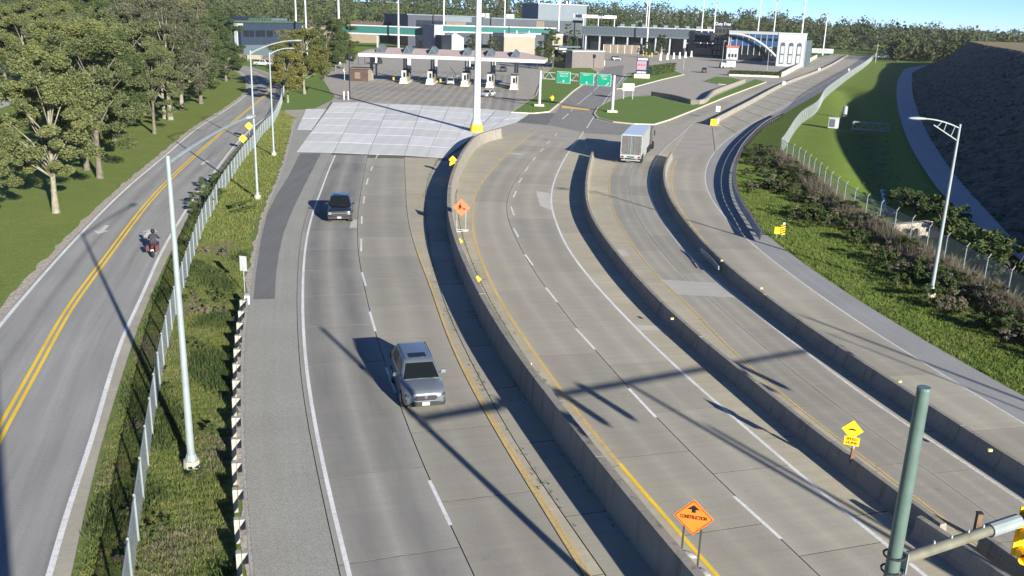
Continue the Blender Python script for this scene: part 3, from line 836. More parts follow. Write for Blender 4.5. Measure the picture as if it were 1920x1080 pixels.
# ------------------------------------------------------------------ concrete barriers, cast in lengths
def barrier(name, label, W, h, prof, seg=6.0, mat=None, group=None, start=0.0):
    """prof: (offset to the line's left, height share) outline; W is the top edge nearest the photo's left"""
    t = thing(name, label, 'barrier', group=group)
    s = arclen(W); k = start
    while k < s[-1] - 1:
        k2 = min(k + seg, s[-1])
        ts = np.linspace(k + 0.012, k2 - 0.012, 5)
        P = np.stack([np.interp(ts, s, W[:, 0]), np.interp(ts, s, W[:, 1])], 1)
        T = np.stack([np.interp(ts + 0.2, s, W[:, 0]) - np.interp(ts - 0.2, s, W[:, 0]), np.interp(ts + 0.2, s, W[:, 1]) - np.interp(ts - 0.2, s, W[:, 1])], 1)
        T /= np.maximum(np.linalg.norm(T, axis=1)[:, None], 1e-6)
        Nn = np.stack([-T[:, 1], T[:, 0]], 1)
        dz = random.uniform(-0.012, 0.012)
        rings = []
        for i in range(5):
            rings.append([(P[i][0] + Nn[i][0] * o, P[i][1] + Nn[i][1] * o, (z * h + dz) if z > 0 else -0.05) for o, z in prof])
        MB().loft(rings).build('wall_length', mat or M_barrier, t, smooth=25)
        k = k2
    return t
tall = [(-0.06, 0), (0.0, 1.0), (0.30, 1.0), (0.33, 0.98), (0.40, 0.35), (0.60, 0.0)]
jersey = [(-0.12, 0), (-0.10, 0.12), (0.0, 0.45), (0.04, 0.97), (0.06, 1.0), (0.26, 1.0), (0.28, 0.97), (0.34, 0.45), (0.44, 0.12), (0.46, 0)]
barrier('concrete_barrier', 'tall stained concrete wall between the westbound and the eastbound carriageway', W1, H1, tall, 6.5)
sW2 = arclen(W2); iend = np.argmin(np.abs(W2[:, 1] - 25.2))
barrier('concrete_barrier', 'low concrete barrier carrying the speed hump sign beside the two lane road', W2[:iend], H2, jersey, 6.0)
barrier('concrete_barrier', 'low concrete barrier between the truck lane and the right carriageway, dented rail bolted to it', W3, H2, jersey, 6.0)
barrier('concrete_barrier', 'long low concrete barrier with a yellow nose between the upper lanes', W4[6:], 0.8, jersey, 10.0)
nose = W4[0]; dv = W4[12] - W4[0]
t = thing('barrier_nose', 'yellow and white painted block at the start of the upper lane barrier', 'barrier end', G(1338, 234.5), math.atan2(dv[1], dv[0]))
MB().box((0, 0, 0.5), (1.6, 0.9, 1.0), taper=0.9).build('yellow_block', M_yblock, t)
MB().box((2.0, 0, 0.46), (2.4, 0.75, 0.92), taper=0.9).build('white_block', M_white_paint, t)
# second short barrier beside the signal mast and the wall end post
Pq = survey_line([(1716, 969), (1790, 1018), (1874, 1076), (1950, 1130)], z=0.75, sm=0)
barrier('portable_barrier', 'loose length of concrete barrier standing beside the mast arm pole', Pq, 0.75, jersey, 4.0)
p = G(1828, 1008); t = thing('end_post', 'rusty brown steel post at the gap in the low barrier', 'post', (p.x, p.y, 0))
MB().box((0, 0, 0.45), (0.16, 0.16, 0.9)).build('stem', M_brown, t); MB().box((0, 0, 0.92), (0.19, 0.19, 0.04)).build('cap', M_dark, t)
Pr = survey_line([(1836, 1000), (1880, 1031), (1950, 1080)], z=0.75, sm=0)
barrier('concrete_barrier', 'short low concrete barrier past the rusty end post', Pr, 0.75, jersey, 4.0)
# walls of the plaza
def low_wall(name, label, px, h, w, mat, seg=6.0, group=None):
    L = survey_line(px, sm=0)
    return barrier(name, label, L, h, [(-w / 2, 0), (-w / 2, 1), (w / 2, 1), (w / 2, 0)], seg, mat, group)
low_wall('retaining_wall', 'cream concrete wall along the upper lanes below the car park', [(1531, 108), (1466, 144)], 1.5, 0.5, M_kerb, 8)
low_wall('planter_wall', 'low wall with a clipped hedge at the edge of the car park', [(1366, 142), (1400, 143), (1464, 145.5)], 0.5, 1.2, M_kerb, 8)
low_wall('concrete_barrier', 'grey concrete barrier bending round the closed lanes behind the turf', [(1222, 180), (1260, 186), (1298, 196), (1340, 176), (1396, 154.5)], 1.0, 0.5, M_barrier, 7)

# ------------------------------------------------------------------ embankment and its service path
base_px = [(2090, 640), (1990, 545), (1920, 470), (1870, 416), (1800, 339), (1735, 240), (1713, 182), (1711, 150), (1716, 133), (1745, 126)]
EB = smooth_line([G(*p) for p in base_px], sm=6, step=1.0, ext0=40)
path_l = smooth_line([G(*p) for p in [(2090, 665), (1990, 560), (1920, 490), (1800, 398), (1722, 300), (1688, 222), (1681, 180), (1690, 138), (1700, 128), (1740, 121)]], sm=6, step=1.0, ext0=40)
structure(ribbon('service_path', path_l, offset_line(EB, -0.0), -0.02, M_path, every=2))
shadow_px = [(1780, 430), (1700, 370), (1640, 330), (1600, 300), (1565, 245), (1600, 200), (1640, 160), (1647, 138), (1660, 125), (1690, 116.5)]
CREST_H = 12.0
off = Vector((-SUN_DIR.x, -SUN_DIR.y)) / SUN_DIR.z * CREST_H
cr = [(G(*p).x - off.x, G(*p).y - off.y) for p in shadow_px]
cr = [(cr[0][0] - 2, -60), (cr[0][0] - 1, 0)] + cr + [(cr[-1][0] + 60, cr[-1][1] + 12)]
CR = smooth_line(cr, sm=10, step=1.0)
n = 260
def even(L, n):
    s = arclen(L); t = np.linspace(0, s[-1], n); return np.stack([np.interp(t, s, L[:, 0]), np.interp(t, s, L[:, 1])], 1)
EBf = np.vstack([EB, [EB[-1] + (np.array(cr[-1]) - EB[-1]) * k for k in (0.25, 0.5, 0.75, 0.97)]])
eb, crr = even(EBf, n), even(CR, n)
rows_ = 26
V = np.zeros((rows_ + 4, n, 3))
for j in range(rows_ + 1):
    u = j / rows_
    V[j, :, :2] = eb * (1 - u) + crr * u
    V[j, :, 2] = -0.15 + u * CREST_H
outw = np.array([1.0, -0.12])
for k, dist in enumerate((40, 200, 900)):
    V[rows_ + 1 + k, :, :2] = crr + outw * dist; V[rows_ + 1 + k, :, 2] = CREST_H - (0, 1.0, 8.0)[k]
r = rng.normal(0, 1, (rows_ + 1, n))
for j in range(1, rows_):
    V[j, :, 2] += r[j] * 0.16; V[j, :, 0] += rng.normal(0, 0.25, n)
mb = MB(); mb.v = list(map(tuple, V.reshape(-1, 3)))
mb.f = [(j * n + i, (j + 1) * n + i, (j + 1) * n + i + 1, j * n + i + 1) for j in range(rows_) for i in range(n - 1)]
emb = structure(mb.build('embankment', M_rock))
mb = MB(); mb.v = list(map(tuple, V[rows_:].reshape(-1, 3))); mb.f = [(j * n + i, (j + 1) * n + i, (j + 1) * n + i + 1, j * n + i + 1) for j in range(3) for i in range(n - 1)]
M_dry = grass_mat('dry_plateau', (0.20, 0.17, 0.09), (0.28, 0.23, 0.13), (0.34, 0.27, 0.18), 0.5, 0.3)
structure(mb.build('plateau', M_dry))
for o in (emb,):
    if sum(p.normal.z for p in o.data.polygons) < 0: o.data.flip_normals()
# loose rock on the slope
mb = MB()
ico_v = [(0, 0, 1), (0.9, 0, 0.3), (0.28, 0.85, 0.3), (-0.72, 0.52, 0.3), (-0.72, -0.52, 0.3), (0.28, -0.85, 0.3), (0.7, 0.5, -0.5), (-0.28, 0.8, -0.5), (-0.9, 0, -0.5), (-0.28, -0.8, -0.5), (0.7, -0.5, -0.5)]
ico_f = [(0, 1, 2), (0, 2, 3), (0, 3, 4), (0, 4, 5), (0, 5, 1), (1, 6, 2), (2, 7, 3), (3, 8, 4), (4, 9, 5), (5, 10, 1), (6, 7, 2), (7, 8, 3), (8, 9, 4), (9, 10, 5), (10, 6, 1)]
for _ in range(5200):
    i = int(random.random() ** 1.5 * (n - 30)) + 25; u = random.random() ** 1.3
    p = eb[i] * (1 - u) + crr[i] * u
    s_ = random.uniform(0.10, 0.36) * (1.4 if random.random() < 0.05 else 1)
    M3 = Matrix.Rotation(random.random() * 6.3, 3, 'Z') @ Matrix.Diagonal((s_ * random.uniform(0.7, 1.5), s_ * random.uniform(0.7, 1.3), s_ * random.uniform(0.5, 0.9)))
    mb.add([M3 @ Vector(q) + Vector((p[0], p[1], -0.1 + u * CREST_H)) for q in ico_v], ico_f)
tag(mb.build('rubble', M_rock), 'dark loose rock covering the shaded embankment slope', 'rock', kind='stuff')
# water in the ditch
wl = cut(ditch, 84, 100)
structure(ribbon('ditch_water', ragged(wl, 0.1, 0.35, 8), ragged(wl, -0.35, -0.1, 9), -1.09, M_water))

# ------------------------------------------------------------------ vegetation
L_olive = leaf_mat('olive_leaves', (0.12, 0.15, 0.06), (0.165, 0.185, 0.08), (0.09, 0.125, 0.05))
L_green = leaf_mat('green_leaves', (0.065, 0.10, 0.036), (0.10, 0.135, 0.05), (0.05, 0.08, 0.03))
L_gold = leaf_mat('turning_leaves', (0.16, 0.155, 0.05), (0.13, 0.155, 0.05), (0.17, 0.135, 0.05))
L_brown = leaf_mat('browning_leaves', (0.145, 0.145, 0.095), (0.13, 0.145, 0.08), (0.145, 0.125, 0.09))
L_forest = leaf_mat('forest_leaves', (0.036, 0.056, 0.024), (0.068, 0.08, 0.034), (0.026, 0.046, 0.022), 0.1, 0.07)
L_shrub = leaf_mat('shrub_leaves', (0.06, 0.095, 0.03), (0.09, 0.125, 0.04), (0.13, 0.15, 0.05))
L_dry = leaf_mat('dry_weed', (0.21, 0.185, 0.13), (0.16, 0.14, 0.11), (0.25, 0.225, 0.14))
L_blade = leaf_mat('grass_blades', (0.10, 0.165, 0.035), (0.15, 0.20, 0.05), (0.19, 0.20, 0.08))
L_blade_b = leaf_mat('bank_grass_blades', (0.105, 0.15, 0.04), (0.155, 0.185, 0.055), (0.24, 0.20, 0.10))
M_bark = plain('bark', (0.13, 0.115, 0.088), 0.95, 0.0, 0.35, 3.0, bump=0.6)
M_bark_pale = plain('pale_bark', (0.22, 0.205, 0.155), 0.95, 0.0, 0.3, 3.0, bump=0.6)

def quads_mesh(name, C, size, mat, rg, flat=0.35, aspect=0.7):
    """leaf-sized faces at centres C (n,3), size (n,), random tilt; flat pulls them level"""
    n = len(C)
    nv = rg.normal(0, 1, (n, 3)); nv[:, 2] = np.abs(nv[:, 2]) + flat
    nv /= np.linalg.norm(nv, axis=1)[:, None]
    a = rg.normal(0, 1, (n, 3)); a -= nv * (a * nv).sum(1)[:, None]; a /= np.linalg.norm(a, axis=1)[:, None]
    b = np.cross(nv, a)
    s = size[:, None]
    V = np.stack([C - a * s, C + b * s * aspect, C + a * s, C - b * s * aspect], 1).reshape(-1, 3)
    me = bpy.data.meshes.new(name)
    me.vertices.add(4 * n); me.vertices.foreach_set('co', V.astype(np.float32).ravel())
    me.loops.add(4 * n); me.loops.foreach_set('vertex_index', np.arange(4 * n, dtype=np.int32))
    me.polygons.add(n); me.polygons.foreach_set('loop_start', np.arange(0, 4 * n, 4, dtype=np.int32))
    me.polygons.foreach_set('loop_total', np.full(n, 4, dtype=np.int32))
    me.materials.append(mat); me.update(); me.validate()
    return me

def crown_points(rg, H, Rr, z0, nb, per, squash=0.8, spread=1.0):
    """uneven clumps on and in an egg-shaped crown"""
    cs = []
    for k in range(nb):
        th = rg.uniform(0, 6.283); u = rg.uniform(-0.75, 1.0); rr = rg.uniform(0.45, 1.0) ** 0.6
        w = math.sqrt(max(0.05, 1 - (u * 0.92) ** 2))
        lop = 1 + 0.25 * math.sin(th * 2 + nb) + 0.15 * math.sin(th * 3 + H)
        cs.append((math.cos(th) * Rr * w * rr * lop, math.sin(th) * Rr * w * rr * lop, z0 + (u + 0.8) / 1.8 * (H - z0) * (0.75 + 0.25 * rr)))
    cs = np.array(cs)
    br = rg.uniform(0.13, 0.30, nb) * Rr * spread
    P = []
    for c, b in zip(cs, br):
        d = rg.normal(0, 1, (per, 3)); d /= np.linalg.norm(d, axis=1)[:, None]
        d *= (rg.uniform(0, 1, per) ** 0.45)[:, None] * b
        d[:, 2] *= 0.62
        P.append(c + d)
    return cs, np.vstack(P)

def tree_wood(rg, H, z0, cs, r0, bend=0.35):
    mb = MB()
    top = H * 0.78
    pts = []
    ph = rg.uniform(0, 6.28)
    for k in range(7):
        u = k / 6
        pts.append(Vector((math.cos(ph + u * 2) * bend * u, math.sin(ph + u * 2) * bend * u, u * top - 0.1)))
    mb.tube(pts, [r0 * 1.35] + [r0 * (1 - 0.8 * k / 6) for k in range(1, 7)], 8)
    order = rg.permutation(len(cs))[:16]
    for i in order:
        c = Vector(cs[i]); u = min(0.85, max(0.3, (c.z - H * 0.22) / top * 0.85)); k = int(u * 6)
        a = pts[k].lerp(pts[min(6, k + 1)], u * 6 - k)
        mid = a.lerp(c, 0.5) + Vector((0, 0, 0.35))
        mb.tube([a, mid, c], [r0 * 0.34 * (1.1 - u), r0 * 0.2, r0 * 0.07], 5)
    return mb

TREES = {}
def make_tree(key, H, Rr, z0, nb, per, leaf, mat, bark, r0, seed, name='tree'):
    rg = np.random.default_rng(seed)
    cs, P = crown_points(rg, H, Rr, z0, nb, per)
    root = thing(name, '', 'tree')
    wood = tree_wood(rg, H, z0, cs, r0).build('trunk', bark, root, smooth=50)
    me = quads_mesh('crown', P, rg.uniform(0.6, 1.25, len(P)) * leaf, mat, rg)
    o = bpy.data.objects.new('crown', me); COL.objects.link(o); o.parent = root
    TREES[key] = [root, False, H]
    return root
make_tree('olive1', 13, 4.2, 3.4, 70, 486, 0.107, L_olive, M_bark_pale, 0.26, 1)
make_tree('olive2', 13, 4.2, 3.0, 64, 486, 0.107, L_olive, M_bark, 0.28, 2)
make_tree('olive3', 14, 4.5, 3.6, 78, 472, 0.112, L_olive, M_bark, 0.30, 3)
make_tree('brown1', 16, 4.6, 3.8, 64, 351, 0.112, L_brown, M_bark_pale, 0.33, 4)
make_tree('green1', 14, 4.4, 2.4, 76, 445, 0.120, L_green, M_bark, 0.30, 5)
make_tree('green2', 12, 3.2, 1.6, 54, 351, 0.120, L_green, M_bark, 0.22, 6)
make_tree('gold1', 11, 4.0, 2.6, 60, 405, 0.120, L_gold, M_bark_pale, 0.22, 7)
make_tree('column', 11, 2.0, 1.0, 44, 324, 0.120, L_green, M_bark, 0.18, 8)
def tree(key, loc, H, label, group=None, rz=None, name='tree'):
    root, used, h0 = TREES[key]
    o = root if not used else copy_tree(root)
    TREES[key][1] = True
    s = H / h0
    o.location = loc; o.scale = (s, s, s); o.rotation_euler = (0, 0, rng.uniform(0, 6.28) if rz is None else rz)
    o.name = name
    if 'group' in o and not group: del o['group']
    tag(o, label, 'tree', group)
    return o
gl = 'trees on the roadside lawn'
near_trees = [('olive1', (105, 398), 12.5, 'olive leaved tree with a pale straight trunk, closest to the local road'),
              ('olive2', (188, 333), 13.5, 'broad olive tree with a dark leaning trunk beside a second trunk on the lawn'),
              ('olive3', (163, 318), 12.0, 'dark shaded tree standing close behind the broad olive tree'),
              ('olive2', (290, 250), 11.0, 'slender olive tree with a forked pale trunk at the lawn edge'),
              ('brown1', (320, 224), 17.0, 'tall half bare tree with browning leaves and a pale trunk'),
              ('olive1', (309, 222), 13.0, 'thick reddish trunked tree tight against the tall half bare tree'),
              ('brown1', (341, 205), 15.5, 'brown crowned tree next after the tall half bare tree along the road'),
              ('green1', (377, 194), 14.5, 'full green tree at the end of the row before the road bend')]
for k, px, H, lab in near_trees:
    p = G(*px); tree(k, (p.x, p.y, -0.05), H, lab)
back = [('olive1', (-25, 425), 8.6), ('olive2', (150, 287), 12.0), ('olive1', (120, 268), 13), ('green1', (215, 262), 13), ('olive2', (170, 246), 14), ('olive3', (236, 232), 15), ('green1', (270, 214), 14),
        ('olive1', (205, 212), 15), ('brown1', (250, 196), 16), ('olive3', (130, 214), 15), ('olive2', (140, 236), 14), ('brown1', (300, 186), 16), ('olive3', (180, 190), 16), ('green1', (228, 178), 16), ('olive1', (130, 196), 15),
        ('green1', (340, 176), 16), ('brown1', (372, 168), 17), ('green1', (402, 164), 15), ('olive3', (300, 165), 17), ('green2', (8, 176), 6.5), ('olive2', (120, 172), 16), ('olive1', (50, 160), 16), ('olive3', (10, 155), 17), ('green1', (180, 160), 18), ('brown1', (240, 156), 18),
        ('green1', (424, 152), 14), ('green1', (395, 140), 16), ('olive2', (350, 145), 18), ('brown1', (300, 145), 19), ('olive1', (100, 146), 18), ('green1', (-20, 150), 17)]
BL = {'olive1': 'rounded olive tree among the crowded trees behind the lawn', 'olive2': 'narrow olive tree among the crowded trees behind the lawn', 'olive3': 'wide olive tree among the crowded trees behind the lawn', 'brown1': 'tall browning tree among the crowded trees behind the lawn', 'green1': 'deep green tree among the crowded trees behind the lawn', 'green2': 'small dark conical tree by the park road'}
for k, px, H in back:
    p = G(*px); tree(k, (p.x, p.y, -0.05), H, BL[k], None if k == 'green2' else 'crowded %s trees behind the lawn' % k[:-1])
# trees about the plaza
for k, px, H, lab in [('gold1', (540, 192), 9.0, 'golden green tree by the fence at the road bend'), ('gold1', (571, 176), 12.5, 'larger golden green tree behind the street lamp on the turf corner'), ('gold1', (553, 168), 12.0, 'turning tree squeezed behind the larger golden tree'),
                      ('green1', (612, 138), 14.5, 'dark green broad tree left of the white mast near the booths'), ('green1', (645, 130), 14.0, 'dark green tree overhanging the left end of the booth canopy'),
                      ('green1', (629, 133), 13.5, 'deep green tree between the white mast and the booth canopy end'),
                      ('green2', (1036, 128), 12.0, 'mid green tree beside the sign gantry'), ('green1', (1018, 130), 9.0, 'spreading low tree in front of the last booth'), ('column', (1025, 122), 13.0, 'tall columnar tree behind the sign gantry'),
                      ('green1', (886, 104), 8.5, 'round tree behind the booth canopy left of the cream wall'), ('green1', (925, 104), 8.0, 'wide low tree between the white mast and the cream wall'), ('column', (1063, 98), 14.0, 'columnar tree behind the round sign kiosk'), ('column', (1082, 98), 11.0, 'shorter columnar tree beside the inspection hall'),
                      ('green1', (1238, 104), 10.0, 'bushy tree inside the cream railing'), ('green2', (1212, 108), 7.0, 'small tree left of the bushy tree inside the railing')]:
    p = G(*px); tree(k, (p.x, p.y, -0.05), H, lab)
for k, v in TREES.items():
    if not v[1]: raise RuntimeError('unused tree ' + k)

# the wood on the escarpment and along the plain: one mass
rg = np.random.default_rng(21)
cs = []; sz = []
def wood(n, xr, yr, hr, q, per, keep):
    k = 0
    while k < n:
        x = rg.uniform(*xr); y = rg.uniform(*yr)
        if not keep(x, y): continue
        k += 1
        h = rg.uniform(*hr); r = h * rg.uniform(0.26, 0.4)
        g0 = float(ground_h(np.array([x]), np.array([y]))[0])
        d = rg.normal(0, 1, (per, 3)); d /= np.linalg.norm(d, axis=1)[:, None]
        d *= (rg.uniform(0.35, 1, per) ** 0.5)[:, None]
        lump = 1 + 0.25 * np.sin(d[:, :1] * 5 + k) * np.cos(d[:, 1:2] * 4 + k)
        c = d * lump * np.array([r, r, h * 0.48]) + np.array([x, y, g0 + h * 0.52])
        cs.append(c); sz.append(rg.uniform(0.6, 1.3, per) * q)
plaza_clear = lambda x, y: (y > 600 or x < -140 or (x > 0.42 * y + 30))
wood(260, (-420, -70), (330, 620), (10, 23), 0.7, 230, lambda x, y: x < -95 - (y - 330) * 0.05)
wood(420, (-420, 330), (590, 760), (9, 21), 0.85, 170, lambda x, y: x < 0.30 * y + 60)
wood(420, (-420, 460), (760, 1050), (11, 23), 1.1, 110, lambda x, y: True)
wood(150, (150, 330), (470, 700), (7, 17), 0.75, 230, lambda x, y: x > 0.405 * y - 2 and x < 0.52 * y + 10)
wood(220, (180, 1100), (720, 1500), (12, 20), 1.8, 60, lambda x, y: x > 0.37 * y)
wood(320, (-200, 3200), (1500, 4200), (14, 26), 4.0, 40, lambda x, y: x > 0.28 * y)
me = quads_mesh('woodland', np.vstack(cs), np.concatenate(sz), L_forest, rg, flat=0.25, aspect=0.8)
o = bpy.data.objects.new('woodland', me); COL.objects.link(o)
tag(o, 'dense dark green woodland closing the view behind the plaza', 'woodland', kind='stuff')
# scrub under the tree line at the head of the meadow
# shrubs on the right bank
SHRUB = []
for k in range(5):
    rg = np.random.default_rng(40 + k)
    nb = 16
    cs_, P = crown_points(rg, 1.9, 1.15, 0.15, nb, 75, spread=1.2)
    root = thing('shrub', '', 'shrub')
    mb = MB()
    for i in range(8):
        c = Vector(cs_[i]); mb.tube([Vector((0, 0, -0.05)), Vector((c.x * 0.4, c.y * 0.4, c.z * 0.55)), c], [0.03, 0.02, 0.008], 4)
    mb.build('stems', M_bark, root)
    me = quads_mesh('foliage', P, rg.uniform(0.6, 1.3, len(P)) * 0.10, (L_shrub, L_shrub, L_shrub, L_dry, L_shrub)[k], rg, flat=0.5)
    o = bpy.data.objects.new('foliage', me); COL.objects.link(o); o.parent = root
    SHRUB.append([root, False])
def shrub(k, p, s, label, group):
    root, used = SHRUB[k]
    o = copy_tree(root) if used else root
    SHRUB[k][1] = True
    o.location = (p[0], p[1], p[2] if len(p) > 2 else -0.05); o.scale = (s * 1.15, s * 1.15, s); o.rotation_euler = (0, 0, random.random() * 6.28)
    return tag(o, label, 'shrub', group)
F3 = smooth_line([G(*p) for p in [(1462, 293), (1492, 311), (1532, 345), (1600, 402), (1680, 446), (1750, 487), (1830, 536), (1920, 590), (1990, 630)]], sm=3)
Dn = cut(D_c, 20, 125)
fe = pair(Dn, F3)
for k in range(150):
    i = int(random.random() * (len(Dn) - 1)); y = Dn[i][1]
    u = random.uniform(0.42, 0.97) if y < 75 else random.uniform(0.16, 0.95)
    if y < 47 and u < 0.55: continue
    p = Dn[i] * (1 - u) + fe[i] * u
    dry = random.random() < (0.6 if u > 0.7 else 0.25)
    shrub(3 if dry else random.choice((0, 1, 2, 4)), p, random.uniform(0.4, 0.8) * (0.7 if u < 0.4 else 1), 'dry brown weed clump in the scrub before the right fence' if dry else 'leafy green shrub in the scrub before the right fence', 'dry weed clumps on the right bank' if dry else 'green shrubs on the right bank')
for px, s in (((1700, 385), 1.0), ((1720, 392), 1.3), ((1745, 405), 1.1), ((1768, 425), 1.3), ((1790, 440), 1.2), ((1815, 462), 1.4), ((1842, 480), 1.3), ((1870, 500), 1.4), ((1900, 520), 1.2), ((1690, 372), 0.8)):
    p = G(*px, -0.6); shrub(random.choice((0, 1, 2)), (p.x, p.y, -0.8), s, 'leafy bush in the ditch below the culvert', 'ditch bushes by the culvert')
for px, s in (((392, 375), 0.9), ((380, 392), 0.8), ((400, 352), 0.75), ((372, 402), 0.55), ((410, 345), 0.6), ((452, 398), 0.5), ((470, 392), 0.45)):
    p = G(*px); shrub(random.choice((0, 1, 4)), (p.x, p.y, -0.05), s, 'overgrown bush against the roadside wire fence', 'bushes at the wire fence')
hg = thing('clipped_hedge', 'dense clipped hedge beside the digital sign', 'hedge', G(1238, 139))
rg = np.random.default_rng(77)
a, b_ = G(1216, 143), G(1262, 135)
uu = rg.uniform(0, 1, 5200)[:, None]
base = np.array(a)[None, :] * (1 - uu) + np.array(b_)[None, :] * uu
pts = base + np.stack([rg.uniform(-0.8, 0.8, 5200), rg.uniform(-1.6, 1.6, 5200), rg.uniform(0, 1, 5200) ** 0.6 * 3.0], 1) - np.array(hg.location)
me = quads_mesh('foliage', pts, rg.uniform(0.15, 0.3, 5200), L_green, rg); o = bpy.data.objects.new('foliage', me); COL.objects.link(o); o.parent = hg
mb = MB()
for u in np.linspace(0.03, 0.97, 12):
    p = a.lerp(b_, u) - hg.location; mb.tube([p, p + Vector((0.1, 0, 1.6))], [0.06, 0.03], 5)
mb.build('stems', M_bark, hg)

# grass blades where the camera is near
def blades(name, label, pts, h, w, mat, per, rg, spread=0.12):
    n = len(pts) * per
    P = np.repeat(pts, per, axis=0) + np.concatenate([rg.normal(0, spread, (n, 2)), np.zeros((n, 1))], 1)
    ang = rg.uniform(0, 6.283, n); hh = h * rg.uniform(0.5, 1.3, n) * np.repeat(rg.uniform(0.6, 1.4, len(pts)), per)
    lean = rg.normal(0, 0.5, (n, 2)) * hh[:, None]
    d = np.stack([np.cos(ang), np.sin(ang)], 1) * w
    V = np.zeros((n, 3, 3)); V[:, 0, :2] = P[:, :2] - d; V[:, 1, :2] = P[:, :2] + d; V[:, :2, 2] = P[:, None, 2]
    V[:, 2, :2] = P[:, :2] + lean; V[:, 2, 2] = P[:, 2] + hh
    me = bpy.data.meshes.new(name)
    me.vertices.add(3 * n); me.vertices.foreach_set('co', V.astype(np.float32).ravel())
    me.loops.add(3 * n); me.loops.foreach_set('vertex_index', np.arange(3 * n, dtype=np.int32))
    me.polygons.add(n); me.polygons.foreach_set('loop_start', np.arange(0, 3 * n, 3, dtype=np.int32)); me.polygons.foreach_set('loop_total', np.full(n, 3, dtype=np.int32))
    me.materials.append(mat); me.update(); me.validate()
    o = bpy.data.objects.new(name, me); COL.objects.link(o)
    return tag(o, label, 'grass', kind='stuff')
def scatter(L, Rr, n, rg, z, y0, y1, upow=1.0):
    a = L[(L[:, 1] > y0) & (L[:, 1] < y1)]; b = pair(a, Rr)
    w = np.linalg.norm(b - a, axis=1); i = rg.choice(len(a), n, p=w / w.sum()); u = rg.uniform(0, 1, n)[:, None] ** upow
    p = a[i] * (1 - u) + b[i] * u + rg.normal(0, 0.08, (n, 2))
    return np.concatenate([p, np.full((n, 1), z)], 1)
rg = np.random.default_rng(5)
bk = scatter(offset_line(E_d, 0.35), offset_line(A0, -0.6), 30000, rg, -0.05, 15, 62)
bk = bk[(np.sin(bk[:, 0] * 1.3 + np.cos(bk[:, 1] * 0.9) * 2) + rg.normal(0, 0.8, len(bk))) > -0.7]
patch = np.sin(bk[:, 0] * 0.9 + 1.7 * np.sin(bk[:, 1] * 0.35)) * np.cos(bk[:, 1] * 0.55 + bk[:, 0] * 0.4)
dryp = bk[(patch + rg.normal(0, 0.25, len(bk))) > 0.72]
tallp = bk[(patch + rg.normal(0, 0.2, len(bk))) < -0.62]
blades('bank_dry_grass', 'straw coloured dry patches in the bank grass', dryp, 0.13, 0.02, L_dry, 6, rg, 0.1)
blades('bank_weeds', 'taller dark weeds in patches on the bank', tallp, 0.24, 0.03, L_shrub, 5, rg, 0.1)
wk = scatter(offset_line(E_d, 1.2), offset_line(A0, -1.3), 400, rg, -0.05, 17, 60)
for k in range(46):
    q = wk[int(random.random() * len(wk))]
    dry = random.random() < 0.35
    shrub(3 if dry else random.choice((0, 1, 2, 4)), (q[0], q[1], -0.06), random.uniform(0.14, 0.3), 'small dry weed clump on the bank grass' if dry else 'small leafy weed clump on the bank grass', 'dry weed clumps on the bank' if dry else 'leafy weed clumps on the bank')
blades('bank_grass', 'rough uneven grass and weeds on the bank behind the guardrail', bk, 0.11, 0.016, L_blade_b, 6, rg, 0.07)
bk2 = scatter(offset_line(E_d, 0.4), offset_line(A0, -0.6), 6000, rg, -0.05, 62, 150)
blades('far_bank_grass', 'rough grass on the far stretch of the bank by the lamps', bk2, 0.16, 0.035, L_blade_b, 5, rg, 0.2)
vg = scatter(offset_line(Dn, 0.3), F3, 24000, rg, -0.08, 22, 95)
blades('verge_grass', 'bright green grass along the right shoulder edge', vg, 0.15, 0.022, L_blade, 6, rg, 0.09)
fw = scatter(offset_line(F3, -1.6), offset_line(F3, 0.5), 4200, rg, -0.08, 30, 125)
blades('fence_weeds', 'tall dry weeds along the foot of the right fence', fw, 0.8, 0.035, L_dry, 6, rg, 0.25)
# weeds in the joints
jw = np.concatenate([np.concatenate([A5[::1], np.full((len(A5), 1), 0.0)], 1), np.concatenate([offset_line(W1, -0.12)[20:], np.full((len(W1) - 20, 1), 0.0)], 1), np.concatenate([cut(B_a, 30, 130), np.full((len(cut(B_a, 30, 130)), 1), 0.0)], 1)])
jw = np.repeat(jw, 3, axis=0); jw[:, :2] += rg.normal(0, 0.12, (len(jw), 2))
jw = jw[rg.uniform(0, 1, len(jw)) < 0.5 + 0.5 * np.sin(jw[:, 1] * 0.7)]
blades('joint_weeds', 'thin line of weeds growing in the gutter joints', jw, 0.07, 0.012, L_shrub, 5, rg, 0.04)

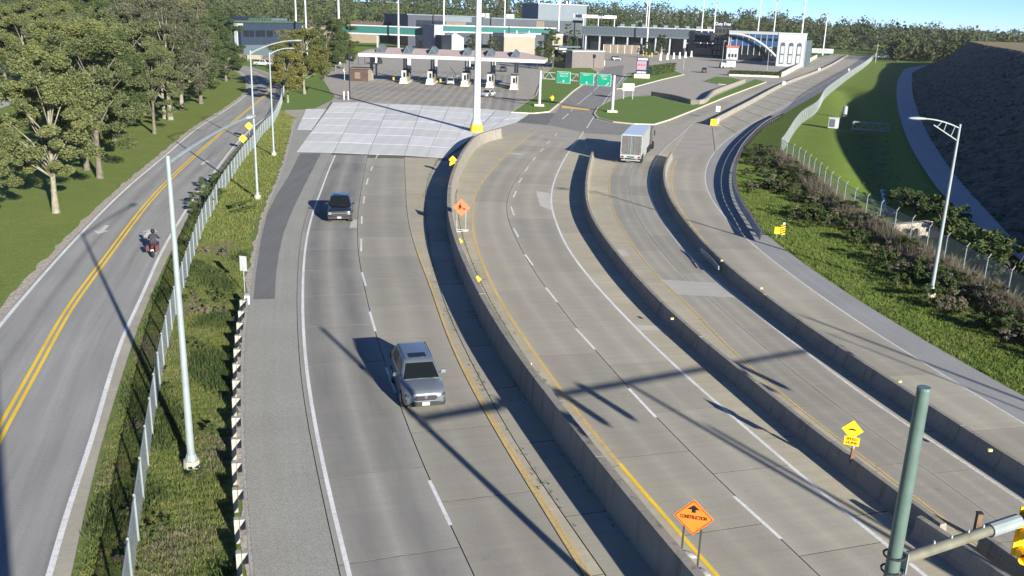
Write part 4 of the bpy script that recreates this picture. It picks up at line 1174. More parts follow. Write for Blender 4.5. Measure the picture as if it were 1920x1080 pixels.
# ------------------------------------------------------------------ fences and guardrails
def wire_fence(name, label, L, h, step, mat, out=0.0, top_rail=True, post_r=0.042, arm=False):
    t = thing(name, label, 'fence')
    s = arclen(L); n = max(1, int(round(s[-1] / step)))
    ts = np.linspace(0, s[-1], n + 1)
    P = np.stack([np.interp(ts, s, L[:, 0]), np.interp(ts, s, L[:, 1])], 1)
    post = None
    for i in range(n + 1):
        if post is None:
            mb = MB().tube([(0, 0, -0.1), (0, 0, h + 0.05)], post_r, 7)
            mb.tube([(0, 0, h + 0.05), (0, 0, h + 0.09)], [post_r * 1.3, 0.01], 7)
            if arm: mb.tube([(0, 0, h), (0.22, 0.1, h + 0.28)], post_r * 0.7, 5)
            post = mb.build('post', M_galv, t); o = post
        else:
            o = post.copy(); COL.objects.link(o); o.parent = t
        o.location = (P[i][0], P[i][1], 0)
        if i < n:
            a, b = P[i], P[i + 1]; d = float(np.linalg.norm(b - a))
            mb = MB(); mb.v = [(a[0], a[1], 0.03), (b[0], b[1], 0.03), (b[0], b[1], h), (a[0], a[1], h)]; mb.f = [(0, 1, 2, 3)]
            mb.uv = [(0, 0), (d, 0), (d, h), (0, h)]
            p = mb.build('wire_panel', mat, t)
    if top_rail:
        MB().tube([(q[0], q[1], h) for q in P], 0.022, 5).build('top_rail', M_galv, t)
    return t
F1 = smooth_line([G(*p) for p in [(533, 168), (530, 185), (524, 208), (508, 238), (495.6, 249), (475, 279), (457, 300), (442.6, 323), (430, 341), (416, 362), (397, 402), (388, 414), (370, 463), (358, 500), (343, 543), (328, 598), (300, 718), (295, 755), (288, 810), (279, 867), (269, 930), (260, 1008), (251, 1083)]], sm=3, ext1=8)
wire_fence('wire_fence', 'pale chain link fence running along the bank beside the local road', F1, 1.55, 2.5, M_fence)
F3b = smooth_line([G(*p) for p in [(1640, 108), (1622, 125), (1575, 160), (1545, 186), (1523, 218), (1508, 228), (1462, 293)]], sm=1)
wire_fence('wire_fence', 'tall chain link fence from the far gate to the corner of the meadow', F3b, 2.2, 3.0, M_fence_f, arm=True)
wire_fence('wire_fence', 'chain link fence with bent post tops between the scrub and the meadow', F3, 2.1, 3.0, M_fence_r, arm=True)
F5 = smooth_line([G(*p) for p in [(1640, 108), (1700, 110), (1764, 112)]], sm=0)
wire_fence('wire_fence', 'far wire fence across the head of the meadow', F5, 2.2, 6.0, M_fence_r)
# steel beam guardrail of the westbound shoulder
def guardrail(name, label, px, z, step, side, post_mat, block=True, ends=True, low=False):
    L = smooth_line([G(a, b, z) for a, b in px], sm=2, ext1=8)
    t = thing(name, label, 'guardrail')
    prof = [(0.0, 0.16), (0.05, 0.12), (0.05, 0.07), (0.0, 0.02), (0.0, -0.02), (0.05, -0.07), (0.05, -0.12), (0.0, -0.16)]
    s = arclen(L); seg = 3.81; k = 0
    tt = np.gradient(L, axis=0); tt /= np.linalg.norm(tt, axis=1)[:, None]; nn = np.stack([-tt[:, 1], tt[:, 0]], 1) * side
    def pt(u):
        return np.array([np.interp(u, s, L[:, 0]), np.interp(u, s, L[:, 1])]), np.array([np.interp(u, s, nn[:, 0]), np.interp(u, s, nn[:, 1])]), np.array([np.interp(u, s, tt[:, 0]), np.interp(u, s, tt[:, 1])])
    while k < s[-1] - 0.2:
        k2 = min(k + seg, s[-1]); rings = []
        for u in np.linspace(k, k2, 4):
            p, q, _ = pt(u)
            ring = [(p[0] + q[0] * o, p[1] + q[1] * o, z - 0.16 + zz) for o, zz in prof] + [(p[0] + q[0] * (o - 0.012), p[1] + q[1] * (o - 0.012), z - 0.16 + zz) for o, zz in prof[::-1]]
            rings.append(ring)
        MB().loft(rings).build('rail_length', M_rail, t)
        if low: MB().loft([[(x, y, zz - 0.36) for x, y, zz in r_] for r_ in rings]).build('added_shadow_rail', M_rail, t)  # second beam added below so the rail's shadow falls solid
        k = k2
    post = None
    for u in np.arange(0.6, s[-1], step):
        p, q, d = pt(u); rz = math.atan2(d[1], d[0])
        if post is None:
            post = MB().box((0, 0, z / 2 - 0.02), (0.20, 0.15, z + 0.06)).build('post', post_mat, t)
            blk = MB().box((0, 0, z - 0.19), (0.19, 0.17, 0.36)).build('spacer_block', post_mat, t) if block else None
            o, ob = post, blk
        else:
            o = post.copy(); COL.objects.link(o); ob = None
            if block: ob = blk.copy(); COL.objects.link(ob); ob.parent = t
        o.parent = t
        b_off = 0.285 if block else 0.09
        o.location = (p[0] - q[0] * b_off, p[1] - q[1] * b_off, 0); o.rotation_euler = (0, 0, rz)
        if ob: ob.location = (p[0] - q[0] * 0.105, p[1] - q[1] * 0.105, 0); ob.rotation_euler = (0, 0, rz)
    if ends:
        p, q, d = pt(0.0)
        MB().box((p[0] - d[0] * 0.1, p[1] - d[1] * 0.1, z - 0.16), (0.5, 0.28, 0.5), math.atan2(d[1], d[0])).build('end_terminal', M_white_paint, t)
    return t, L
guardrail('guardrail', 'steel beam guardrail on squared posts along the westbound shoulder', [(463, 556), (458, 600), (452, 648), (452, 718), (452, 770), (452.5, 820), (455, 903), (462.5, 993), (470, 1080)], 0.78, 1.9, 1, M_post_wood)
guardrail('guardrail', 'curving steel guardrail at the bend of the right carriageway', [(1466, 211), (1440, 224), (1415, 244), (1393, 268), (1380, 292), (1374, 318), (1376, 345), (1386, 372), (1402, 396)], 0.8, 2.0, -1, M_dark, ends=False, low=True)
GL = smooth_line([G(*p) for p in [(1498, 176), (1540, 166), (1585, 138)]], sm=0)
# dented rail on the barrier of the truck lane
q = smooth_line([G(*p, 0.62) for p in [(1319, 466), (1335, 482), (1353, 500)]], sm=0)
t = thing('bent_rail', 'bluish bent steel rail bolted on the truck lane barrier', 'guardrail', (q[0][0], q[0][1], 0))
for k, zz in enumerate((0.32, 0.46, 0.60)):
    MB().tube([(p[0] - q[0][0] - 0.14 - 0.05 * math.sin(i * 0.6 + k), p[1] - q[0][1], zz) for i, p in enumerate(q)], 0.05, 6).build('rail', M_galv, t)
# sign back and delineator at the guardrail end
p = G(459, 548); t = thing('roadside_sign', 'thin white sign seen edge on behind the guardrail end', 'sign', p, rad(75))
MB().tube([(0, 0, 0), (0, 0, 1.7)], 0.03, 6).build('post', M_galv, t); MB().box((0, 0, 1.75), (0.02, 0.45, 0.9)).build('panel', M_alu, t)

# ------------------------------------------------------------------ street lamps
def lamp(label, base, top_z, end, name='street_lamp', mat=None, truss=False, base_r=0.13, foot=True, lum=1.0):
    mat = mat or M_galv
    t = thing(name, label, 'street lamp', (base[0], base[1], 0))
    MB().tube([(0, 0, 0.35), (0, 0, top_z * 0.5), (0, 0, top_z)], [base_r, base_r * 0.78, base_r * 0.55], 10).build('pole', mat, t, smooth=40)
    MB().tube([(0, 0, -0.1), (0, 0, 0.32)], [0.3, 0.28], 10).build('footing', M_gutter, t)
    MB().tube([(0, 0, 0.32), (0, 0, 0.55)], [base_r * 1.6, base_r * 1.15], 10).build('collar', mat, t)
    e = Vector(end) - Vector((base[0], base[1], 0)); a = Vector((0, 0, top_z - 0.25))
    h = Vector((e.x, e.y, 0)); d = h.normalized()
    pts = []
    for u in np.linspace(0, 1, 9):
        q = a.lerp(e, u); q.z = a.z + (e.z - a.z) * (1 - (1 - u) ** 1.9); pts.append(q)
    if truss:
        low = [Vector((0, 0, top_z - 1.0)).lerp(e, u) for u in (0, 0.35, 0.72)]
        MB().tube(pts, 0.045, 6).build('arm', mat, t)
        MB().tube(low, 0.04, 6).build('arm_brace', mat, t)
        mb = MB()
        for u in (0.2, 0.42, 0.62):
            mb.tube([low[0].lerp(low[2], u / 0.72), pts[int(u * 8)]], 0.03, 5)
        mb.build('arm_struts', mat, t)
    else:
        MB().tube(pts, [0.075] * 3 + [0.06] * 6, 8).build('arm', mat, t, smooth=40)
    # cobra head
    c = e + d * 0.32 * lum; rz = math.atan2(d.y, d.x)
    rings = []
    for x, w, hh in ((-0.42, 0.06, 0.06), (-0.28, 0.13, 0.10), (0.0, 0.18, 0.14), (0.3, 0.17, 0.11), (0.45, 0.10, 0.06)):
        ring = [Vector((x * lum, w * lum * math.cos(k * math.pi / 5), hh * lum * 0.6 * math.sin(k * math.pi / 5))) for k in range(10)]
        r = Matrix.Rotation(rz, 3, 'Z'); rings.append([r @ v + c for v in ring])
    MB().loft(rings).build('luminaire', M_alu, t, smooth=50)
    return t
lamp('tall galvanised street lamp with a long curved arm on the grass bank', G(360, 876), 11.3, G(462, 221.5, 11.55), base_r=0.14, lum=1.25)
lamp('galvanised street lamp with a truss arm beside the right scrub', G(1745, 553), 10.7, G(1733, 222.5, 10.95), truss=True, lum=1.2)
p = G(483, 372); lamp('slim galvanised street lamp with its arm over the far bank', p, 12.6, at_range(553, 76, math.hypot(p.x, p.y) + 3.0), base_r=0.12)
p = G(513.5, 291); lamp('slim street lamp at the far end of the bank near the white slabs', p, 11.4, at_range(540, 90.5, math.hypot(p.x, p.y) + 1.0), base_r=0.12)
p = G(571, 173); lamp('grey street lamp rising from the turf corner behind the golden trees', p, 13.0, at_range(596, 69, math.hypot(p.x, p.y) + 0.5), base_r=0.13)
p = G(656, 184); t = thing('camera_post', 'grey post with a camera box between two yellow bollards', 'camera post', p)
MB().tube([(0, 0, 0), (0, 0, 8.6)], [0.11, 0.08], 8).build('pole', M_galv, t); MB().box((0.25, 0, 7.6), (0.35, 0.4, 0.5)).build('camera_box', M_white_paint, t); MB().box((0.1, 0, 6.9), (0.25, 0.3, 0.4)).build('control_box', M_alu, t)
for dx, lab in ((-1.0, 'left'), (1.1, 'right')):
    pass
for px in ((645, 187), (653, 187)):
    p = G(*px); t = thing('bollard', 'white and yellow bollard guarding the camera post', 'bollard', p, group='bollards guarding the camera post')
    MB().tube([(0, 0, 0), (0, 0, 1.5)], 0.14, 8).build('tube', M_white_paint, t); MB().tube([(0, 0, 1.5), (0, 0, 1.6)], [0.14, 0.05], 8).build('cap', M_yblock, t)

# ------------------------------------------------------------------ high mast lights
def mast(px_base, H, label, base=None, r=0.42, ring=True):
    p = base if base is not None else G(*px_base)
    t = thing('high_mast', label, 'light mast', (p.x, p.y, 0))
    MB().tube([(0, 0, 0.0), (0, 0, H * 0.5), (0, 0, H)], [r, r * 0.72, r * 0.42], 12).build('mast', M_mast, t, smooth=40)
    if ring:
        mb = MB(); mb.tube([(0, 0, H - 0.5), (0, 0, H + 0.2)], 0.5, 10)
        mb.build('head_ring', M_alu, t)
        for k in range(6):
            a = k * math.pi / 3
            MB().box((math.cos(a) * 1.3, math.sin(a) * 1.3, H - 0.4), (0.9, 0.5, 0.3), a).build('floodlight', M_alu, t)
            MB().tube([(0, 0, H - 0.1), (math.cos(a) * 1.3, math.sin(a) * 1.3, H - 0.25)], 0.05, 5).build('bracket', M_alu, t)
    return t
t = mast((893, 246), 30, 'thick white high mast on a yellow ringed footing at the white slabs', r=0.55)
MB().tube([(0, 0, -0.05), (0, 0, 1.0)], [0.95, 0.85], 12).build('yellow_footing', M_yblock, t, smooth=40)
MB().tube([(0, 0, 1.0), (0, 0, 1.7)], [0.8, 0.62], 12).build('footing_collar', M_white_paint, t, smooth=40)
mast((637, 120), 30, 'white high mast beside the dark green tree left of the booths')
mast((1045, 104), 30, 'white high mast by the round sign kiosk')
mast((1496, 124), 30, 'white high mast at the corner of the arched portal')
mast((1334.5, 101), 27, 'white high mast at the dark glazed tower')
mast((1542, 104), 24, 'white high mast beside the parked trailer')
for px, D, lab in ((573, 330, 'white high mast behind the left blue office roof'), (555, 420, 'thin high mast above the left office plant room'), (747, 430, 'white high mast behind the glazed footbridge'), (832, 470, 'white high mast above the dark blue hall'), (946, 480, 'white high mast behind the grey roof'), (1216, 470, 'white high mast above the inspection canopy'), (1212, 540, 'farther high mast just behind the canopy mast'), (1317, 520, 'white high mast left of the dark glazed tower'), (1423, 520, 'white high mast above the arched glass hall'), (1453, 560, 'farther thin mast behind the arched glass hall')):
    q = at_range(px, 40, D); mast(None, 30, lab, base=Vector((q.x, q.y, 0)), r=0.45)
# wooden utility poles at the head of the meadow
for px, H, lab in (((1641, 117), 9, 'weathered wooden pole at the gate of the meadow'), ((1699, 112), 12, 'taller wooden pole at the head of the meadow')):
    p = G(*px); t = thing('wooden_pole', lab, 'pole', (p.x, p.y, 0))
    MB().tube([(0, 0, -0.1), (0.1, 0, H)], [0.22, 0.15], 8).build('stem', M_post_wood, t); MB().box((0.1, 0, H - 0.8), (1.6, 0.12, 0.14)).build('crossarm', M_post_wood, t)

# ------------------------------------------------------------------ near mast with signal arm, and the camera's own pole
P0 = Vector((7.42, 14.98, 0)); ZT = 9.85
t = thing('signal_mast', 'grey green steel mast with a signal arm at the edge of the two lane road', 'signal mast', P0)
MB().tube([(0, 0, 0), (0, 0, ZT * 0.6), (0, 0, ZT)], [0.17, 0.135, 0.118], 16).build('mast', M_pole_g, t, smooth=50)
MB().tube([(0, 0, ZT), (0, 0, ZT + 0.05)], [0.125, 0.115], 16).build('cap', M_pole_g, t)
M_arm = plain('weathered_arm', (0.19, 0.185, 0.14), 0.45, 0.25, 0.2, 2.0)
ad = Vector((0.889, 0.458, 0)); zj = 6.3
a0 = Vector((0.0, 0, zj)) + ad * 0.2
arm_pts = [a0 + ad * s_ + Vector((0, 0, 0.0)) for s_ in (0, 3, 8, 16, 23.5)]
MB().tube(arm_pts, [0.115, 0.11, 0.10, 0.085, 0.07], 12).build('arm', M_arm, t, smooth=50)
for dz in (-0.16, 0.16):
    mb = MB()
    ring = [Vector((0.2 * math.cos(k * math.pi / 6), 0.2 * math.sin(k * math.pi / 6), zj + dz)) for k in range(13)]
    mb.tube(ring, 0.022, 5, cap=False); mb.build('clamp_ring', M_dark, t)
MB().box(a0 - ad * 0.02 + Vector((0, 0, 0)), (0.03, 0.34, 0.44), math.atan2(ad.y, ad.x)).build('clamp_plate', M_galv, t)
for s_ in (0.9, 1.4, 1.9, 2.35):
    c = a0 + ad * s_ + Vector((0, 0, 0.12)); MB().tube([c, c + Vector((0, 0, 0.06))], 0.025, 6).build('arm_bolt', M_alu, t)
def signal_head(parent, s_, mat, rz):
    c = a0 + ad * s_
    b = MB().box(c + Vector((0, 0, -0.35)), (0.05, 0.36, 1.15), rz).build('backplate', mat, parent)
    r = Matrix.Rotation(rz, 3, 'Z')
    for k in range(3):
        cc = c + Vector((0, 0, 0.1 - 0.45 * k)) + r @ Vector((-0.03, 0, 0))
        MB().tube([cc, cc + r @ Vector((-0.28, 0, -0.03))], [0.13, 0.15], 10, cap=False).build('visor', mat, b)
        MB().tube([cc, cc + r @ Vector((-0.04, 0, 0))], 0.12, 10).build('lens', M_dark, b)
    return b
slv = a0 + ad * 3.0
MB().tube([slv - ad * 0.45, slv + ad * 0.45], [0.15, 0.15], 12).build('bracket_sleeve', M_galv, t)
for s_, m_ in ((3.8, M_ysign), (6.6, M_ysign), (7.9, M_ysign), (15.6, M_ysign), (16.4, M_dark)):
    signal_head(t, s_, m_, rad(80) if s_ < 4 else rad(27.3) + math.pi / 2)
# poles outside the picture whose shadows fall into it
t = thing('camera_pole', 'tall steel pole that carries the traffic camera', 'camera pole', (-1.05, -0.55, 0))
MB().tube([(0, 0, 0), (0, 0, 17.2)], [0.32, 0.2], 12).build('shaft', M_galv, t); MB().box((0.35, 0.1, 16.9), (0.9, 0.08, 0.1)).build('bracket', M_galv, t)
def far_pole(tip, H, r, label, second=None):
    b = Vector((tip[0] + SUN_DIR.x / SUN_DIR.z * H, tip[1] + SUN_DIR.y / SUN_DIR.z * H, 0))
    t = thing('utility_pole', label, 'pole', b)
    MB().tube([(0, 0, 0), (0, 0, H)], [r, r * 0.7], 10).build('shaft', M_post_wood, t)
    if second: MB().tube([(second, 0.1, 0), (second * 0.45, 0.05, H * 0.86)], [r * 0.9, r * 0.6], 8).build('brace', M_post_wood, t)
    return t
q = G(1165, 712); far_pole((q.x, q.y), 11.0, 0.15, 'braced timber pole by the right carriageway outside the view', second=0.75)
q = G(1500, 590); far_pole((q.x, q.y), 12.0, 0.13, 'timber pole on the right bank outside the view', second=None)
q = G(1545, 622); far_pole((q.x, q.y), 10.0, 0.07, 'thin steel pole on the right bank outside the view', second=None)

# ------------------------------------------------------------------ vehicles
GLS = glass_mat('vehicle_glass', (0.008, 0.011, 0.012), 0.08); GLS.node_tree.nodes['Principled BSDF'].inputs['Specular IOR Level'].default_value = 0.35
M_lamp = plain('lamp_glass', (0.22, 0.24, 0.27), 0.12, 0.2, 0.03)
M_tail = plain('tail_lamp', (0.18, 0.012, 0.012), 0.3, 0.0, 0.05)
M_chrome = plain('chrome', (0.35, 0.35, 0.37), 0.22, 0.8, 0.03)
M_trim = plain('black_trim', (0.03, 0.03, 0.033), 0.6, 0.0, 0.1)
M_plate = plain('plate_white', (0.36, 0.37, 0.38), 0.5, 0.0, 0.02)
P_bar = plain('satin_bar', (0.22, 0.23, 0.24), 0.35, 0.3, 0.05)
SPEC = {  # stations from the nose: (y, half width, floor, top); cabin: base front, base rear, top front, top rear, belt, roof, base half width, top half width
    'suv': dict(L=4.6, st=[(0, .66, .46, .80), (.06, .78, .34, .88), (.22, .87, .27, .95), (.6, .92, .24, 1.0), (1.15, .93, .22, 1.06), (2.0, .93, .22, 1.08), (3.4, .93, .22, 1.10), (4.15, .91, .25, 1.10), (4.5, .86, .33, 1.05), (4.6, .76, .45, .95)], cab=(1.08, 4.50, 1.85, 4.12, 1.04, 1.66, .87, .63), wb=(.93, 3.6), wr=.35),
    'sedan': dict(L=4.6, st=[(0, .62, .42, .66), (.08, .76, .30, .72), (.3, .86, .22, .78), (.8, .90, .2, .86), (1.35, .91, .2, .93), (2.4, .91, .2, .95), (3.6, .91, .2, .97), (4.2, .88, .24, .97), (4.5, .82, .32, .92), (4.6, .72, .42, .82)], cab=(1.30, 4.05, 2.05, 3.45, .92, 1.42, .84, .58), wb=(.9, 3.65), wr=.32),
    'pickup': dict(L=5.8, st=[(0, .78, .5, 1.0), (.06, .90, .4, 1.08), (.25, .97, .34, 1.13), (.9, 1.0, .32, 1.17), (1.5, 1.0, .32, 1.20), (2.6, 1.0, .32, 1.21), (3.9, 1.0, .32, 1.21), (5.3, 1.0, .34, 1.21), (5.7, .98, .4, 1.19), (5.8, .95, .5, 1.12)], cab=(1.42, 3.95, 2.15, 3.7, 1.17, 1.88, .93, .72), wb=(1.05, 4.75), wr=.40),
    'van': dict(L=5.2, st=[(0, .7, .45, .95), (.08, .85, .35, 1.05), (.3, .93, .28, 1.12), (.8, .96, .26, 1.18), (1.2, .96, .25, 1.2), (2.5, .96, .25, 1.2), (4.0, .96, .25, 1.2), (5.0, .96, .27, 1.2), (5.2, .92, .38, 1.15)], cab=(.75, 5.16, 1.5, 5.1, 1.15, 2.15, .93, .84), wb=(.95, 4.1), wr=.34)}
def car(style, label, cat, name, loc, fwd, paint_mat, scale=1.0, sunroof=False, detail=True, group=None, nose='suv'):
    S = SPEC[style]; L = S['L']
    f = Vector((fwd[0], fwd[1], 0)).normalized()
    t = thing(name, label, cat, (loc[0], loc[1], 0.0), math.atan2(f.y, f.x) - math.pi / 2, group)
    t.scale = (scale, scale, scale)
    yy = lambda y: L / 2 - y
    rings = []
    for y, w, zb, zt in S['st']:
        hgt = zt - zb
        half = [(w * .86, zb), (w * .97, zb + .07), (w, zb + hgt * .35), (w * .985, zb + hgt * .62), (w * .95, zt - .07), (w * .86, zt - .015), (w * .45, zt + .015)]
        ring = [(x, yy(y), z) for x, z in half] + [(-x, yy(y), z) for x, z in half[::-1]]
        rings.append(ring)
    body = MB().loft(rings).build('body', paint_mat, t, smooth=38)
    b0, b1, t0, t1, zb, zr, wb_, wt = S['cab']
    def sec(y, z, w):
        return [(w, yy(y), z)]
    # cabin as a rounded frustum
    def rect(y0, y1, w, z, r):
        pts = []
        for cx, cy, a0 in ((w - r, yy(y1) + r, -90), (w - r, yy(y0) - r, 0), (-w + r, yy(y0) - r, 90), (-w + r, yy(y1) + r, 180)):
            for k in range(4):
                a = rad(a0 + k * 30); pts.append((cx + r * math.cos(a), cy + r * math.sin(a), z))
        return pts
    zm = zb + (zr - zb) * .88
    cab = MB().loft([rect(b0, b1, wb_, zb, .12), rect(b0 + (t0 - b0) * .88, b1 + (t1 - b1) * .88, wb_ + (wt - wb_) * .88, zm, .12), rect(t0 + .06, t1 - .04, wt, zr - .02, .14), rect(t0 + .22, t1 - .2, wt - .16, zr + .015, .14)])
    cab.build('cabin', paint_mat, t, smooth=35)
    def lerp3(u, v, side):
        """point on the cabin wall: u 0 front..1 rear, v 0 belt..1 roof"""
        y = (b0 + (t0 - b0) * v) * (1 - u) + (b1 + (t1 - b1) * v) * u
        return Vector((side * (wb_ + (wt - wb_) * v), yy(y), zb + (zr - zb) * v))
    def panel(name_, pts, mat, off, parent=t):
        pts = [Vector(p) for p in pts]; nrm = (pts[1] - pts[0]).cross(pts[2] - pts[1]).normalized()
        if nrm.dot(sum(pts, Vector()) / len(pts) - Vector((0, 0, (zb + zr) / 2))) < 0: nrm = -nrm
        mb = MB(); mb.v = [tuple(p + nrm * off) for p in pts]; mb.f = [tuple(range(len(pts)))]
        n_ = len(pts); mb.v += [tuple(p - nrm * .01) for p in pts]
        for i in range(n_): mb.f.append((i, (i + 1) % n_, n_ + (i + 1) % n_, n_ + i))
        return mb.build(name_, mat, parent)
    fr = [(-wb_ * .88, b0, .09), (wb_ * .88, b0, .09)]
    def front(u, v, y0, y1):
        w = (wb_ + (wt - wb_) * v) * .90; return Vector((w * u, yy(y0 + (y1 - y0) * v), zb + (zr - zb) * v))
    panel('windscreen', [front(-1, .08, b0, t0), front(1, .08, b0, t0), front(.98, .86, b0, t0), front(-.98, .86, b0, t0)], GLS, .012)
    panel('rear_window', [front(-.9, .2, b1, t1), front(.9, .2, b1, t1), front(.9, .84, b1, t1), front(-.9, .84, b1, t1)], GLS, .012)
    wins = [(.10, .42), (.46, .74), (.78, .92)] if style in ('suv', 'van') else [(.13, .48), (.52, .86)]
    for sd in (-1, 1):
        for u0, u1 in wins:
            panel('side_window', [lerp3(u0, .12, sd), lerp3(u1, .12, sd), lerp3(u1 - .01, .84, sd), lerp3(u0 + (.10 if u0 < .2 else .01), .84, sd)], GLS, .012)
    if sunroof:
        mb = MB().box((0, yy(t0 + .55), zr + .012), (.78, .55, .02)); mb.build('sunroof', GLS, t)
        for sd in (-1, 1): MB().tube([(sd * (wt - .02), yy(t0 + .3), zr + .0), (sd * (wt - .02), yy(t0 + .35), zr + .05), (sd * (wt - .02), yy(t1 - .25), zr + .05), (sd * (wt - .02), yy(t1 - .2), zr)], .018, 5).build('roof_rail', M_trim, t)
    # wheels
    for ax in S['wb']:
        for sd in (-1, 1):
            wr = S['wr']; w0 = S['st'][4][1]
            a = Vector((sd * (w0 - .20), yy(ax), wr)); b = Vector((sd * (w0 + .012), yy(ax), wr))
            wh = MB().tube([a, a.lerp(b, .1), a.lerp(b, .9), b], [wr * .93, wr, wr, wr * .93], 18).build('wheel', M_rubber, t, smooth=40)
            MB().tube([a.lerp(b, .98), b + Vector((sd * .012, 0, 0))], [wr * .66, wr * .6], 14).build('rim', M_rim, wh)
            MB().tube([Vector((sd * (w0 - .35), yy(ax), wr)), Vector((sd * (w0 + .004), yy(ax), wr + .02))], wr * 1.16, 18).build('wheel_arch', M_trim, t)
    if not detail:
        MB().box((0, yy(.02), S['st'][1][2] + .2), (1.1, .08, .2)).build('grille', M_trim, t)
        for sd in (-1, 1):
            MB().box((sd * .68, yy(.1), S['st'][1][3] - .12), (.3, .14, .12)).build('headlight', M_lamp, t)
            MB().box((sd * .72, yy(L - .06), S['st'][-2][3] - .12), (.22, .1, .2)).build('tail_light', M_tail, t)
        MB().box((0, yy(L - .01), .6), (.32, .04, .16)).build('number_plate', M_plate, t)
        return t
    # nose
    z0, z1 = S['st'][1][2], S['st'][1][3]; hh = z1 - z0
    def nose_poly(name_, pts, y, mat, d=.03):
        mb = MB().prism(pts, yy(y), yy(y) + d); return mb.build(name_, mat, t)
    gz = z0 + hh * .52
    if style == 'suv':
        nose_poly('grille', [(-.50, gz + .05), (-.40, gz + .15), (.40, gz + .15), (.50, gz + .05), (.40, gz - .06), (-.40, gz - .06)], .02, M_trim, .045)
        nose_poly('grille_bar', [(-.52, gz + .15), (.52, gz + .15), (.45, gz + .19), (-.45, gz + .19)], .03, P_bar, .06)
        nose_poly('grille_trim', [(-.44, gz - .11), (.44, gz - .11), (.50, gz - .06), (-.50, gz - .06)], .03, P_bar, .06)
        MB().tube([(0, yy(.0) + .03, gz + .10), (0, yy(.0) + .05, gz + .10)], .07, 12).build('badge', M_chrome, t)
        nose_poly('lower_bumper', [(-.78, z0 - .02), (.78, z0 - .02), (.74, gz - .22), (.42, gz - .10), (-.42, gz - .10), (-.74, gz - .22)], .03, M_trim, .075)
        for sd in (-1, 1):
            hl = MB().prism([(sd * .46, gz + .10), (sd * .80, gz + .22), (sd * .84, gz + .13), (sd * .52, gz + .04)], yy(.24), yy(.035)).build('headlight', M_trim, t)
            MB().prism([(sd * .56, gz + .10), (sd * .64, gz + .13), (sd * .64, gz + .09), (sd * .57, gz + .07)], yy(.05), yy(.025)).build('lamp_glass', M_lamp, hl)
            MB().prism([(sd * .66, gz - .22), (sd * .82, gz - .22), (sd * .82, gz - .02), (sd * .70, gz - .04)], yy(.16), yy(.055)).build('fog_light', M_trim, t)
        MB().box((0, yy(-.045), gz - .19), (.32, .02, .16)).build('number_plate', M_plate, t)
    else:
        nose_poly('grille', [(-.62, gz - .12), (.62, gz - .12), (.62, gz + .22), (-.62, gz + .22)], .02, M_trim, .05)
        nose_poly('grille_bar', [(-.60, gz + .10), (.60, gz + .10), (.60, gz + .16), (-.60, gz + .16)], .0, M_chrome, .05)
        nose_poly('bumper', [(-.92, z0 + .02), (.92, z0 + .02), (.92, z0 + .22), (-.92, z0 + .22)], .02, M_trim, .12)
        for sd in (-1, 1):
            MB().prism([(sd * .64, gz - .02), (sd * .88, gz - .02), (sd * .88, gz + .2), (sd * .64, gz + .2)], yy(.14), yy(-.005)).build('headlight', M_lamp, t)
        MB().box((0.02, yy(-.11), z0 + .14), (.32, .02, .16)).build('number_plate', M_plate, t)
        # load bed
        MB().box((0, yy(4.87), 1.21), (1.6, 1.55, .05)).build('load_bed', M_trim, t)
    for sd in (-1, 1):
        mz = zb + .10
        MB().box((sd * (wb_ + .17), yy(b0 + .55), mz + .03), (.22, .1, .15), taper=.8).build('mirror', paint_mat, t)
        MB().tube([(sd * (wb_ - .06), yy(b0 + .5), mz - .02), (sd * (wb_ + .1), yy(b0 + .54), mz)], .025, 5).build('mirror_arm', M_trim, t)
        MB().box((sd * .78, yy(L - .03), S['st'][-2][3] - .12), (.2, .08, .25)).build('tail_light', M_tail, t)
        for k, u in enumerate((.40, .68)):
            MB().box((sd * (S['st'][5][1] * .985), yy(b0 + (b1 - b0) * u), .86), (.03, .17, .035)).build('door_handle', paint_mat if style == 'suv' else M_trim, t)
    # what one sees through the screen
    MB().box((0, yy(b0 + .30), zb + .045), (1.2, .25, .04)).build('dashboard', M_trim, t)
    for w_ in ((.52, .05, 'wiper'),):
        MB().tube([(-.5, yy(b0 + .02), zb + .06), (.15, yy(b0 + .05), zb + .075)], .01, 4).build('wiper', M_trim, t)
    return t
P_silver = car_paint('silver_blue_paint', (0.19, 0.22, 0.255), 0.45, 0.34)
P_black = car_paint('black_car_paint', (0.012, 0.014, 0.018), 0.2, 0.25)
P_white = car_paint('white_car_paint', (0.40, 0.41, 0.41), 0.0, 0.35)
P_grey = car_paint('dark_grey_car_paint', (0.08, 0.085, 0.09), 0.4, 0.35)
P_maroon = car_paint('maroon_car_paint', (0.13, 0.03, 0.035), 0.3, 0.3)
def dir_of(L, y):
    i = int(np.argmin(np.abs(L[:, 1] - y))); i = min(max(i, 4), len(L) - 5); d = L[i + 4] - L[i - 4]; return d / np.linalg.norm(d)
p = G(797, 770); d = dir_of(A3, 37); c = Vector((p.x, p.y, 0)) - Vector((d[0], d[1], 0)) * 2.1
car('suv', 'silver blue crossover with a sunroof driving towards the camera', 'car', 'crossover_car', c, d, P_silver, sunroof=True)
p = G(637, 419); d = dir_of(A3, 70); c = Vector((p.x, p.y, 0)) - Vector((d[0], d[1], 0)) * 2.7
car('pickup', 'black pickup with a white plate driving towards the camera', 'pickup', 'pickup_truck', c, d, P_black, 0.96)
p = G(843, 160); car('suv', 'white car just through the booth beside the open barrier arm', 'car', 'car', p + Vector((0, 2, 0)), (0.1, -1), P_white, detail=False)
p = G(914, 183); car('sedan', 'white car crossing the plaza beside the thick white mast', 'car', 'car', p + Vector((0, 2, 0)), (-0.45, -1), P_white, detail=False)
